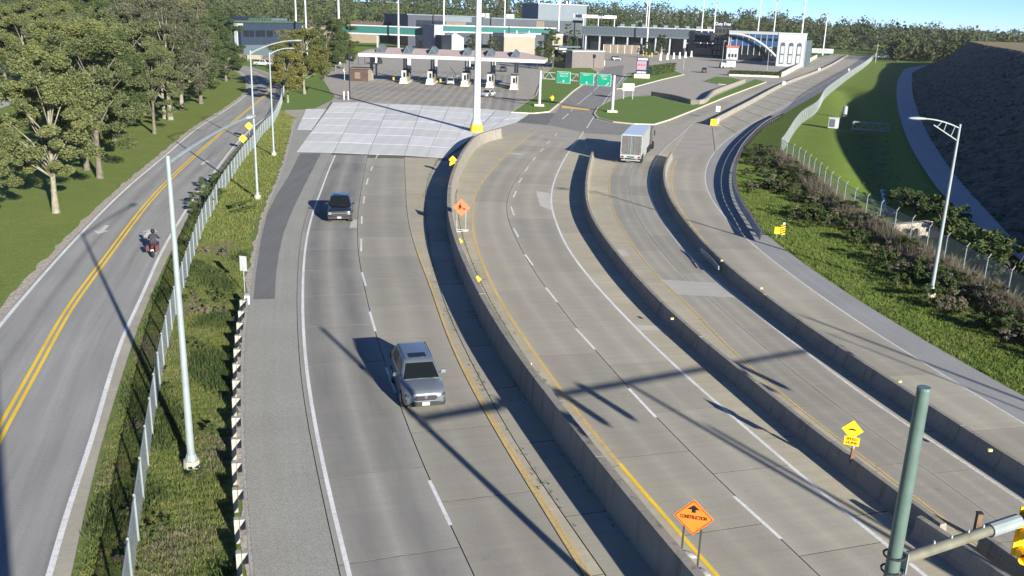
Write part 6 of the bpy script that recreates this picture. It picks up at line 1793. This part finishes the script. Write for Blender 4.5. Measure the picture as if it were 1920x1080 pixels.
# 9 cream buildings behind the booths
w = Wall(945, 398, 1003, 402); t = bldg('cream_building', 'cream windowless building with a white parapet behind the booths', w)
zt = w.z(960, 63); box_on(w, 945, 1003, 0, zt, 0, 18, B_cream, 'wall', t); box_on(w, 944.5, 1003.5, zt - 1.3, zt, .12, 18.3, B_white, 'parapet', t)
for x in (946, 969, 992): box_on(w, x, x + 1.6, zt, zt + 1.3, -1, .4, M_white_paint, 'roof_post', t)
w = Wall(1036, 402, 1055, 404); t = bldg('cream_annexe', 'small cream annexe right of the gantry tree', w); box_on(w, 1036, 1055, 0, w.z(1040, 64), 0, 9, B_cream, 'wall', t); box_on(w, 1035.5, 1055.5, w.z(1040, 66), w.z(1040, 63.5), .1, 9.2, B_white, 'parapet', t)
w = Wall(828, 420, 870, 424); t = bldg('gabled_shed', 'white gable wall with a dark glazed front beside the stair tower', w)
box_on(w, 828, 847, 0, w.z(840, 66), 0, 9, G_dark, 'glazed_front', t)
a = w.a + w.u * w.t(847); b = w.a + w.u * w.t(870); zl, zm, zr = w.z(848, 66), w.z(853, 61.5), w.z(868, 71)
M3 = Matrix.Translation(a - Vector(t.location)) @ Matrix.Rotation(math.atan2(w.u.y, w.u.x), 4, 'Z'); Lw = (b - a).length
MB().prism([(0, 0), (Lw, 0), (Lw, zr), (Lw * .28, zm), (0, zl)], .3, 9, M3).build('gable_wall', B_white, t)
w = Wall(560, 500, 766, 520); t = bldg('board_fence', 'long brown board fence on the rise behind the footbridge', w, 'fence')
n = 46
for k in range(n): box_on(w, w.L * k / n + .05, w.L * (k + 1) / n - .05, 7.5, 11.0 + .2 * (k % 2), 0, .2, B_brown, 'board_bay', t, raw=True)
box_on(w, 0, w.L, -1, 7.5, -.1, .6, B_tan, 'earth_wall', t, raw=True)

# ------------------------------------------------------------------ toll booths
w = Wall(672, 217, 1020, 210, ref=150); t = thing('booth_canopy', 'long white edged canopy with shingled roof over the toll booths', 'canopy', w.a)
zb, zf = 6.1, 6.85; dep = 11.0
box_on(w, 0, w.L, zb, zf, 0, dep, M_white_paint, 'fascia', t, raw=True)
box_on(w, .4, w.L - .4, zb - .02, zb + .3, -.3, dep - .6, B_brown, 'soffit', t, raw=True)
M3 = Matrix.Translation((0, 0, 0)) @ Matrix.Rotation(math.atan2(w.u.y, w.u.x), 4, 'Z')
mb = MB()
mb.add([M3 @ Vector(v) for v in ((.15, .15, zf + .005), (w.L - .15, .15, zf + .005), (w.L - .15, dep - .15, zf + .005), (.15, dep - .15, zf + .005), (5.5, dep / 2, zf + 1.3), (w.L - 5.5, dep / 2, zf + 1.3))], [(0, 1, 5, 4), (1, 2, 5), (2, 3, 4, 5), (3, 0, 4)])
mb.build('roof', B_roof, t)
for x in (707, 758, 806, 870, 915, 962):
    s_ = w.t(x + 3); c = s_
    mb = MB(); mb.add([M3 @ Vector(v) for v in ((c - 1.1, 1.0, zf + .15), (c + 1.1, 1.0, zf + .15), (c, 1.0, zf + 2.0), (c - 1.1, 5.2, zf + 1.0), (c + 1.1, 5.2, zf + 1.0), (c, 5.2, zf + 2.0))], [(0, 1, 2), (3, 5, 4), (0, 2, 5, 3), (1, 4, 5, 2)])
    d_ = mb.build('dormer', B_grey, t)
    mb = MB(); mb.add([M3 @ Vector(v) for v in ((c - .65, .98, zf + .35), (c + .65, .98, zf + .35), (c, .98, zf + 1.45))], [(0, 1, 2)]); mb.build('dormer_glass', G_slate, d_)
for k, (x, y) in enumerate(((697, 150), (760, 152), (811, 154), (875, 157), (923, 160), (967, 163))):
    p = G(x, y)
    for dx in ((0,) if k == 0 else (-.28, .28)):
        MB().box(Vector((p.x + dx, p.y, zb / 2)) - w.a, (.42 if k else .7, .42, zb)).build('column', M_white_paint, t)
        MB().box(Vector((p.x + dx, p.y + 7.5, zb / 2)) - w.a, (.42, .42, zb)).build('column', M_white_paint, t)
    MB().box(Vector((p.x, p.y, zb - .25)) - w.a, (1.1, 1.1, .4)).build('column_head', M_dark, t)
for k, (x, y) in enumerate(((757, 156), (806, 158), (871, 161.5), (918, 164), (963, 167.5))):
    p = G(x, y)
    lab = ('toll island with a pay unit, %s') % ('nearest the brown hut', 'second from the brown hut', 'beside the white car at the raised arm', 'right of the thick white mast', 'last before the gantry tree')[k]
    i_ = thing('toll_island', lab, 'toll booth', p)
    MB().box((0, 5.0, .1), (2.0, 12.0, .3), taper=.97).build('island_kerb', M_kerb, i_)
    MB().box((0, -.2, .6), (1.7, 1.6, 1.2), taper=.85).build('crash_block', M_kerb, i_)
    MB().box((-.15, 1.6, 1.5), (1.1, 1.0, 2.8)).build('pay_unit', B_white, i_); MB().box((.02, 1.08, 1.9), (.5, .04, 1.1)).build('unit_screen', G_dark, i_)
    MB().box((.1, 6.0, 1.5), (1.5, 2.6, 2.7)).build('booth', B_tan, i_); MB().box((.1, 4.68, 1.9), (1.2, .05, 1.2)).build('booth_window', G_dark, i_); MB().box((.1, 6, 2.95), (1.9, 3.0, .18)).build('booth_roof', M_dark, i_)
for x, y, rz_, tilt, lab in ((738, 150, 0, 0, 'lowered white barrier arm in the first toll lane'), (786, 151, 0, 0, 'lowered white barrier arm in the second toll lane'), (826, 153.5, 0, 0, 'lowered white barrier arm in the third toll lane'), (862, 157, 0, 50, 'raised white barrier arm above the white car')):
    p = G(x, y); b_ = thing('toll_gate', lab, 'toll gate', p)
    MB().box((0, 0, .5), (.35, .35, 1.0)).build('stand', M_yblock, b_)
    c, s_ = math.cos(rad(180 - tilt)), math.sin(rad(180 - tilt)); MB().tube([(0, 0, 1.0), (c * 3.6, 0, 1.0 + s_ * 3.6)], .07, 6).build('boom', M_white_paint, b_)
p = G(673, 152); t = thing('hut', 'small brown hut with a pale flat roof left of the booths', 'hut', p, rad(-6))
MB().box((0, 2, 1.45), (4.6, 4.2, 2.9)).build('wall', B_brown, t); MB().box((0, 2, 2.98), (5.4, 5.0, .16)).build('roof', B_tan, t); MB().box((2.32, 2, 1.4), (.06, 4.0, 2.7)).build('sunlit_side', B_cream, t); MB().box((-.3, -.13, 1.3), (1.3, .06, 1.5)).build('notice', B_tan, t)  # right side's paler sheet has the sunlight put into its colour
p = G(646, 150); t = thing('post_sign', 'white post with a small round sign by the hut', 'sign', p); MB().tube([(0, 0, 0), (0, 0, 2.4)], .07, 6).build('post', M_white_paint, t); MB().tube([(0, -.05, 2.3), (0, .05, 2.3)], .35, 12).build('disc', M_white_paint, t)
t = thing('hooped_fence', 'dark arched railing behind the hut', 'fence', G(690, 122))
for k in range(7): MB().tube([(-9 + k * 2, 0, 0), (-9 + k * 2, 0, 2.6 - .08 * (k - 2) ** 2)], .09, 5).build('upright', M_dark, t)
MB().tube([(-10 + k * 1.6, 0, 2.7 - .05 * (k - 3.5) ** 2) for k in range(9)], .08, 5).build('hoop', M_dark, t)

# ------------------------------------------------------------------ right part of the plaza
w = Wall(1090, 482, 1302, 476); t = bldg('glazed_gallery', 'long grey glazed gallery raised over dark inspection lanes', w)
n = 40; zr = lambda x: w.z(x, 47 + (x - 1090) * .062); zl = lambda x: w.z(x, 60 + (x - 1090) * .062)
za, zb_ = w.z(1190, 53.5), w.z(1190, 67)
for k in range(n):
    box_on(w, w.L * k / n + .06, w.L * (k + 1) / n - .06, zb_, za, 0, 9, G_slate, 'glass_panel', t, raw=True)
    box_on(w, w.L * k / n - .08, w.L * k / n + .08, zb_, za, .1, .2, B_grey, 'mullion', t, raw=True)
box_on(w, 0, w.L, za, za + .5, .3, 10, B_grey, 'roof_edge', t, raw=True); box_on(w, 0, w.L, zb_ - .6, zb_, .3, 10, B_grey, 'floor_edge', t, raw=True)
for k in range(8): box_on(w, w.L * (k + .3) / 8 - .35, w.L * (k + .3) / 8 + .35, 0, zb_ - .6, -.5, .9, B_white, 'pier', t, raw=True)
box_on(w, 0, w.L, 0, zb_ - .8, -7.5, .6, G_dark, 'painted_shade_sheet', t, raw=True)  # dark sheet painted in for the shade beneath the gallery
w = Wall(1156, 530, 1340, 540); t = bldg('lane_canopy', 'long white roofed canopy behind the glazed gallery', w, 'canopy')
z0 = w.z(1250, 52.5); box_on(w, 0, w.L, z0 - .9, z0, 0, 16, M_white_paint, 'roof_slab', t, raw=True); box_on(w, 0, w.L, z0 - 4, z0 - .9, -2, 1, G_dark, 'painted_shade_strip', t, raw=True)  # dark strip painted in for the shade beneath the canopy
for k in range(9): box_on(w, w.L * (k + .5) / 9 - 1.2, w.L * (k + .5) / 9 + 1.2, z0, z0 + 1.4, -3, 3, B_grey, 'roof_unit', t, raw=True)
for k in range(7): box_on(w, w.L * (k + .5) / 7 - .3, w.L * (k + .5) / 7 + .3, 0, z0 - .9, -.5, .6, M_white_paint, 'post', t, raw=True)
w = Wall(1132, 470, 1212, 474); t = bldg('tan_screen_wall', 'tan screen wall with pale posts below the glazed gallery', w, 'wall')
for k in range(12): box_on(w, w.L * k / 12 + .05, w.L * (k + 1) / 12 - .05, 0, 4.2, 0, .25, B_tan if k % 2 else B_stone, 'wall_bay', t, raw=True)
for k in range(0, 13, 2): box_on(w, w.L * k / 12 - .12, w.L * k / 12 + .12, 0, 4.2, .2, .25, M_kerb, 'post', t, raw=True)
w = Wall(1073, 312, 1135, 322); t = bldg('brick_kiosk', 'low grey brick building with a flat pale coping by the yellow bollards', w)
box_on(w, 1073, 1135, 0, w.z(1100, 96.5), 0, 9, B_stone, 'wall', t); box_on(w, 1072.5, 1135.5, w.z(1100, 97), w.z(1100, 95), .1, 9.2, B_white, 'coping', t); box_on(w, 1113, 1118, w.z(1115, 109), w.z(1115, 102), .12, .3, G_dark, 'notice_board', t); box_on(w, 1114.8, 1115.6, 0, w.z(1115, 109), .12, .2, M_dark, 'board_post', t)
w = Wall(1046, 306, 1086, 311); t = bldg('sign_kiosk', 'dark kiosk under a pale blue roof with a white name strip', w)
box_on(w, 1062, 1075, 0, w.z(1070, 95), -.2, 6, G_dark, 'wall', t); box_on(w, 1046, 1086, w.z(1060, 89), w.z(1060, 86.5), .8, 7, B_grey, 'roof', t)
o = box_on(w, 1046, 1062, w.z(1055, 99), w.z(1055, 89.5), .5, .3, B_navy, 'name_board', t)
box_on(w, 1047, 1061, w.z(1055, 93.2), w.z(1055, 90.4), .54, .1, M_signwhite, 'lettering_strip', o if False else t); box_on(w, 1054, 1060, w.z(1055, 97.2), w.z(1055, 95.5), .54, .1, M_signwhite, 'lettering_strip', t)
for k, px in enumerate(((1105, 124), (1109, 124), (1113, 123.5), (1121, 123), (1125, 123), (1129, 123), (1133, 123), (1206, 104), (1212, 105), (1217, 106), (1222, 106))):
    p = G(*px); b_ = thing('bollard', 'pale yellow bollard beside the brick kiosk' if k < 7 else 'yellow bollard at the corner of the cream railing', 'bollard', p, group='kiosk bollards' if k < 7 else 'railing corner bollards')
    MB().tube([(0, 0, 0), (0, 0, 1.7)], .22, 8).build('tube', M_kerb if k < 7 else M_yblock, b_); MB().tube([(0, 0, 1.7), (0, 0, 1.85)], [.22, .08], 8).build('cap', M_kerb, b_)
t = thing('cream_railing', 'curved cream railing with tall piers round the bushy tree', 'railing', G(1255, 100))
prev = None
for k, px in enumerate(((1230, 103), (1240, 102.5), (1252, 101), (1262, 99), (1271, 97), (1280, 95), (1288, 93))):
    p = G(*px) - t.location; MB().box(p + Vector((0, 0, 1.9)), (1.1, 1.1, 3.8), taper=.85).build('pier', B_cream, t)
    if prev is not None:
        for q in (.2, .4, .6, .8): MB().tube([prev.lerp(p, q), prev.lerp(p, q) + Vector((0, 0, 2.4))], .12, 5).build('baluster', B_cream, t)
        MB().tube([prev + Vector((0, 0, 2.4)), p + Vector((0, 0, 2.4))], .12, 5).build('rail', B_cream, t)
    prev = p
for k, px in enumerate(((1238, 113), (1251, 112), (1263, 110.5), (1274, 109.5), (1285, 108.5), (1296, 106.5))):
    p = G(*px); b_ = thing('lane_pillar', 'tapered white pillar in the row before the car park', 'pillar', p, group='white pillars before the car park')
    MB().box((0, 0, 1.4), (1.0, .7, 2.8), taper=.6).build('shaft', M_white_paint, b_); MB().box((0, 0, .12), (1.3, .9, .24)).build('foot', M_kerb, b_)
w = Wall(1302, 478, 1342, 478); t = bldg('lane_booths', 'dark open booth hall between the gallery and the dark tower', w)
box_on(w, 1302, 1342, 0, w.z(1320, 82), -4, 12, G_dark, 'wall', t); box_on(w, 1300, 1340, w.z(1320, 80), w.z(1320, 61), -2, 10, B_navy, 'upper_wall', t); box_on(w, 1282, 1287, 0, w.z(1285, 74), 2, 1, B_white, 'pier', t)
for k in range(4): box_on(w, 1305 + 8 * k, 1311 + 8 * k, w.z(1320, 90), w.z(1320, 82), .2, 2, B_slate, 'booth_light', t)
# dark glazed tower with the name on top
w = Wall(1338, 462, 1367, 462); t = bldg('glazed_tower', 'dark brown glazed tower with a white rooftop name sign', w, 'tower')
zt = w.z(1350, 52); box_on(w, 1338, 1367, 0, zt, 0, 8, B_brown, 'wall', t)
for k in range(4):
    for j in range(5): box_on(w, 1339.5 + 7 * k, 1344.5 + 7 * k, 1.2 + j * 2.6, 3.2 + j * 2.6, .12, .3, G_dark, 'window', t)
bd = box_on(w, 1339, 1367, zt + .3, zt + 3.2, .0, .6, B_navy, 'name_board', t)
p = w.a + w.u * (w.L / 2) - Vector(t.location) + w.n * .36
text_mesh('Duty Free', 2.1, M_signwhite, t, Matrix.Translation(p + Vector((0, 0, zt + 1.75))) @ Matrix.Rotation(math.atan2(w.u.y, w.u.x), 4, 'Z') @ Matrix.Rotation(math.pi / 2, 4, 'X'), bold=.04, xscale=.85)
# arched glass hall and the portal
w = Wall(1366, 447, 1461, 442); t = bldg('arched_hall', 'blue glass hall with a white half arch sweeping to the ground', w)
zt = w.z(1400, 58); box_on(w, 1366, 1461, 0, zt, -.3, 26, G_dark, 'wall', t); box_on(w, 1366, 1461, zt - 1.3, zt, .5, 27, B_white, 'roof_edge', t)
box_on(w, 1366, 1367.6, 0, zt - 1.3, .6, .8, B_white, 'corner_column', t)
for k in range(8):
    x0 = 1370 + k * 11.2
    box_on(w, x0 + .5, x0 + 10.7, w.z(1400, 70.5), zt - 1.5, 0, .4, G_blue, 'upper_pane', t); box_on(w, x0 - .5, x0 + .5, 2.5, zt - 1.3, .1, .5, B_white, 'mullion', t)
    box_on(w, x0 + .5, x0 + 10.7, w.z(1400, 86), w.z(1400, 75), 0, .4, G_blue, 'middle_pane', t)
arch = []
for k in range(15):
    u = k / 14; x = 1369 + u * 90; y = 63 + 43 * u ** 2.1
    q = w.a + w.u * w.t(x) + w.n * 2.2; q.z = max(.0, at_range(x, y, math.hypot(q.x, q.y)).z); arch.append(q - Vector(t.location))
MB().tube(arch, .55, 8).build('arch', M_white_paint, t, smooth=60)
w = Wall(1459, 396, 1512, 397); t = bldg('portal_wall', 'white portal wall with three tall arched niches', w)
zt = w.z(1485, 64); box_on(w, 1459, 1512, 0, zt, 0, 3.0, B_white, 'wall', t); box_on(w, 1458.5, 1512.5, zt, zt + .5, .2, 3.4, B_white, 'coping', t)
for x in (1464.5, 1480, 1495.5):
    q = w.t(x); q2 = w.t(x + 8.5); c = (q + q2) / 2; hw = (q2 - q) / 2; zs = zt - 4.2
    M3 = Matrix.Translation(w.a + w.n * .04 - Vector(t.location)) @ Matrix.Rotation(math.atan2(w.u.y, w.u.x), 4, 'Z')
    prof = [(c - hw, 1.0), (c + hw, 1.0), (c + hw, zs)] + [(c + hw * math.cos(a_), zs + hw * math.sin(a_)) for a_ in np.linspace(0, math.pi, 9)[1:-1]] + [(c - hw, zs)]
    nb = MB().prism(prof, -.12, .3, M3).build('niche', G_slate, t)
    box_on(w, x + 1, x + 7.5, 1.4, zs - .6, .22, .3, B_white, 'niche_panel', t); box_on(w, x + 1, x + 7.5, zs * .52, zs * .58, .26, .3, G_slate, 'niche_band', t)
w3 = Wall(1511.5, 398, 1523, 424); box_on(w3, 1511, 1523, 0, w3.z(1516, 76), 0, 1.5, B_grey, 'side_wing', t)  # grey colour paints in the weaker light on the receding face
w = Wall(1363, 446, 1387, 446); t = bldg('red_kiosk', 'kiosk with a red canopy before the arched hall', w)
box_on(w, 1364, 1386, 0, w.z(1375, 88.5), 0, 5, B_white, 'wall', t); box_on(w, 1362.5, 1387.5, w.z(1375, 88.5), w.z(1375, 85.5), .6, 6, B_red, 'canopy', t)
for x in (1368, 1374, 1380): box_on(w, x, x + 3.6, 1.2, 2.6, .1, .3, G_dark, 'window', t)
for px, lab in (((1354, 118), 'thin grey lamp post in the car park beside the box truck'), ((1367, 116), 'thin pink lamp post by the red kiosk'), ((1437, 141), 'slim grey lamp post in the car park hedge'), ((1281, 130), 'slim grey post at the car park entry')):
    p = G(*px); q = thing('lamp_post', lab, 'lamp post', p); MB().tube([(0, 0, 0), (0, 0, 9)], [.1, .06], 6).build('shaft', M_galv, q); MB().box((.4, 0, 9), (1.0, .25, .12)).build('head', M_alu, q)
hd_ = thing('low_hedge', 'low dark clipped hedge along the car park edge', 'hedge', G(1415, 142)); rg = np.random.default_rng(9)
a, b_ = G(1367, 141), G(1462, 144.5); uu = rg.uniform(0, 1, 2600)[:, None]; pts = np.array(a) * (1 - uu) + np.array(b_) * uu + np.stack([rg.uniform(-.6, .6, 2600), rg.uniform(-.7, .7, 2600), .5 + rg.uniform(0, 1.1, 2600)], 1) - np.array(hd_.location)
me = quads_mesh('foliage', pts, rg.uniform(.16, .3, 2600), L_shrub, rg); o = bpy.data.objects.new('foliage', me); COL.objects.link(o); o.parent = hd_

# ------------------------------------------------------------------ sign gantry
pa, pb = G(1011, 200), G(1147.5, 211.5)
t = thing('sign_gantry', 'white truss sign gantry carrying three green signs over the road', 'sign gantry', (pa.x, pa.y, 0))
bvec = Vector((pb.x - pa.x, pb.y - pa.y, 0)); U = bvec.normalized()
for q, lab in ((Vector((0, 0, 0)), 'a'), (bvec, 'b')):
    MB().tube([q + Vector((0, 0, .3)), q + Vector((0, 0, 6.6))], [.30, .24], 12).build('leg', M_alu, t, smooth=50); MB().box(q + Vector((0, 0, .2)), (1.8, 1.4, .5)).build('footing', M_kerb, t)
for zz in (5.15, 6.35): MB().tube([Vector((0, 0, zz)), bvec + Vector((0, 0, zz))], .085, 6).build('chord', M_alu, t)
n = 16
for k in range(n): MB().tube([U * (bvec.length * k / n) + Vector((0, 0, 5.15 if k % 2 else 6.35)), U * (bvec.length * (k + 1) / n) + Vector((0, 0, 6.35 if k % 2 else 5.15))], .05, 5).build('lattice', M_alu, t)
rzg = math.atan2(U.y, U.x)
def gsign(x0, x1, lines, arrow_, lab):
    k0, k1 = (x0 - 1011) / 136.5, (x1 - 1011) / 136.5; c = U * (bvec.length * (k0 + k1) / 2); wd = bvec.length * (k1 - k0); nv = Vector((U.y, -U.x, 0))
    c = c + nv * .3; c.z = 5.65
    s_ = thing('direction_sign', lab, 'sign', Vector(t.location) + c, rzg)
    MB().box((0, .02, 0), (wd, .05, 2.1)).build('white_border', M_signwhite, s_); o = MB().box((0, -.012, 0), (wd - .14, .03, 1.96)).build('green_panel', M_green, s_)
    for k, tx in enumerate(lines): text_mesh(tx, .42, M_signwhite, o, Matrix.Translation((0, -.034, .72 - .46 * k)) @ Matrix.Rotation(math.pi / 2, 4, 'X'), bold=.012, xscale=.85)
    if arrow_ == 'down': pl = [(0, -.9), (.32, -.62), (.10, -.66), (.10, -.40), (-.10, -.40), (-.10, -.66), (-.32, -.62)]; dx = 0
    else: pl = [(.25, -.95), (.42, -.80), (.72, -.55), (.66, -.42), (.95, -.36), (.92, -.68), (.82, -.66), (.45, -.98)]; dx = 0
    mb = MB(); mb.v = [(x, -.034, z) for x, z in pl]; mb.f = [tuple(range(len(pl)))]; mb.build('arrow', M_signwhite, o)
gsign(1044, 1069.5, ['Commercial', 'Passengers'], 'down', 'green gantry sign with two text lines and a down arrow')
gsign(1087, 1112.5, ['Duty Free'], 'down', 'green gantry sign with one text line and a down arrow')
gsign(1119, 1143.5, ['Duty Free', 'Trucks'], 'slant', 'green gantry sign with a slanting arrow beside the right leg')
# digital sign
p = G(1203, 147.5); t = thing('digital_sign', 'upright digital message sign on a stone base on the turf', 'digital sign', p, rad(-10))
MB().box((0, .6, .65), (4.4, 1.6, 1.3)).build('stone_base', M_kerb, t); MB().box((0, .6, 3.5), (3.5, 1.1, 4.6)).build('cabinet', B_navy, t)
M_scr, nt, b_n = new_mat('lit_screen'); b_n.inputs['Base Color'].default_value = (.05, .05, .06, 1); b_n.inputs['Emission Color'].default_value = (.85, .62, .78, 1); b_n.inputs['Emission Strength'].default_value = .32
scr = MB().box((-.25, .03, 3.7), (2.7, .06, 2.5)).build('screen', M_scr, t)
for k in range(3): MB().box((-1.1 + k * .8, -.01, 3.85), (.5, .02, .6 - .1 * k)).build('message_block', M_redlet, scr)
MB().box((0, .03, 5.45), (2.9, .06, .55)).build('name_strip', M_signwhite, t); MB().box((-.2, .03, 1.75), (2.6, .06, .5)).build('lower_strip', M_signwhite, t)
p = G(1035, 189); t = thing('hydrant', 'yellow fire hydrant on the turf beside the gantry', 'hydrant', p)
MB().tube([(0, 0, 0), (0, 0, .7), (0, 0, .95), (0, 0, 1.05)], [.28, .24, .22, .05], 10).build('barrel', M_yblock, t, smooth=50); MB().tube([(-.42, 0, .62), (.42, 0, .62)], .13, 8).build('outlets', M_yblock, t)
p = G(1177, 187); t = thing('notice_board', 'grey notice board seen from behind on two posts at the turf edge', 'sign', p, rad(8))
for x in (-.95, 1.0): MB().box((x, 0, 1.6), (.12, .12, 3.2)).build('post', M_galv, t)
MB().box((0, .08, 2.6), (2.5, .06, 1.5)).build('panel', M_alu, t)
for px, cpx, lab in (((1346, 223), (1346.5, 204), 'square white sign beside the yellow barrier nose'), ((1470, 164), (1470, 156), 'square white sign along the upper barrier'), ((1537, 136), (1536.5, 130), 'far square white sign along the upper barrier'), ((1592, 135), (1592, 131), 'white sign at the right edge of the upper lanes')):
    b_ = G(*px); q = thing('lane_sign', lab, 'sign', b_); c = at_range(*cpx, math.hypot(b_.x, b_.y)) - b_
    MB().tube([(0, .05, 0), (0, .05, c.z)], .05, 6).build('post', M_brown, q); MB().box(c, (.75, .04, .95)).build('panel', M_signwhite, q)
# ------------------------------------------------------------------ ditch furniture
pa, pb = G(1598, 243, -.2), G(1666, 248, -.2)
t = thing('pipe_bridge', 'blue grey steel truss footbridge over the ditch', 'footbridge', pa); bv_ = pb - pa
n = 6
for side in (0, 1.1):
    o_ = Vector((-bv_.y, bv_.x, 0)).normalized() * side
    for zz in (.1, 1.25): MB().tube([o_ + Vector((0, 0, zz)), o_ + bv_ + Vector((0, 0, zz))], .09, 6).build('chord', M_galv, t)
    for k in range(n): MB().tube([o_ + bv_ * (k / n) + Vector((0, 0, .1 if k % 2 else 1.25)), o_ + bv_ * ((k + 1) / n) + Vector((0, 0, 1.25 if k % 2 else .1))], .06, 5).build('diagonal', M_galv, t)
    for k in (0, n): MB().tube([o_ + bv_ * (k / n) + Vector((0, 0, -.4)), o_ + bv_ * (k / n) + Vector((0, 0, 1.3))], .08, 5).build('end_post', M_galv, t)
MB().box(bv_ / 2 + Vector((-bv_.y, bv_.x, 0)).normalized() * .55 + Vector((0, 0, .12)), (bv_.length, 1.0, .06), math.atan2(bv_.y, bv_.x)).build('deck', M_gutter, t)
p = G(1562, 240); t = thing('utility_cabinet', 'white utility cabinet on the meadow by the ditch', 'cabinet', p, rad(-25)); MB().box((0, 0, .85), (1.5, 1.2, 1.7)).build('housing', M_white_paint, t); MB().box((0, 0, 1.74), (1.65, 1.35, .08)).build('lid', M_alu, t); MB().box((-.2, -.61, .85), (.9, .03, 1.3)).build('door', B_grey, t)
p = G(1583, 219); t = thing('meter_stand', 'pale cylinder meter on legs behind the white cabinet', 'meter', p); MB().tube([(0, 0, .5), (0, 0, 1.9), (0, 0, 2.1)], [.45, .45, .15], 12).build('cylinder', M_galv, t, smooth=50)
for k in range(3): MB().tube([(.3 * math.cos(k * 2.1), .3 * math.sin(k * 2.1), 0), (.3 * math.cos(k * 2.1), .3 * math.sin(k * 2.1), .6)], .04, 5).build('leg', M_galv, t)
p = G(1715, 440, -.6); t = thing('culvert', 'stone culvert headwall with a dark round pipe mouth', 'culvert', (p.x, p.y, -1.1), rad(25))
MB().box((0, .5, .6), (4.6, .6, 1.7), taper=.95).build('headwall', M_gravel, t)
for sd in (-1, 1): MB().box((sd * 2.5, -.4, .45), (.5, 2.0, 1.2), sd * .4, taper=.8).build('wing_wall', M_gravel, t)
ring = [Vector((.55 * math.cos(a_), -.02, .6 + .55 * math.sin(a_))) for a_ in np.linspace(0, 2 * math.pi, 17)]
MB().tube(ring, .1, 6, cap=False).build('pipe_rim', M_gutter, t); MB().tube([(0, .15, .6), (0, .17, .6)], .5, 14).build('pipe_mouth', M_black, t)
M_stone = plain('stream_stone', (0.16, 0.16, 0.15), 0.8, 0, 0.4, 3.0)
st_ = cut(ditch, 80, 150); mb = MB()
for _ in range(230):
    q = st_[random.randrange(len(st_))] + rng.normal(0, 1.0, 2); s_ = random.uniform(.08, .22)
    M3 = Matrix.Rotation(random.random() * 6.3, 3, 'Z') @ Matrix.Diagonal((s_ * random.uniform(.7, 1.5), s_, s_ * .6)); mb.add([M3 @ Vector(v) + Vector((q[0], q[1], float(ground_h(np.array([q[0]]), np.array([q[1]]))[0]) + .12)) for v in ico_v], ico_f)
tag(mb.build('stream_stones', M_stone), 'pale stones lying in the shaded stream bed', 'stones', kind='stuff')

# ------------------------------------------------------------------ evening air: far things fade a little
hz_mat = bpy.data.materials.new('evening_air'); hz_mat.use_nodes = True
nt = hz_mat.node_tree; nt.nodes.remove(nt.nodes['Principled BSDF'])
pv = nt.nodes.new('ShaderNodeVolumePrincipled'); pv.inputs['Color'].default_value = (0.80, 0.88, 1.0, 1); pv.inputs['Density'].default_value = 0.00006; pv.inputs['Anisotropy'].default_value = 0.0
nt.links.new(pv.outputs[0], nt.nodes['Material Output'].inputs['Volume'])
o = MB().box((0, 3000, 34), (14000, 12000, 75.0)).build('haze', hz_mat)
tag(o, 'thin pale evening haze over the whole crossing', 'haze', kind='stuff')
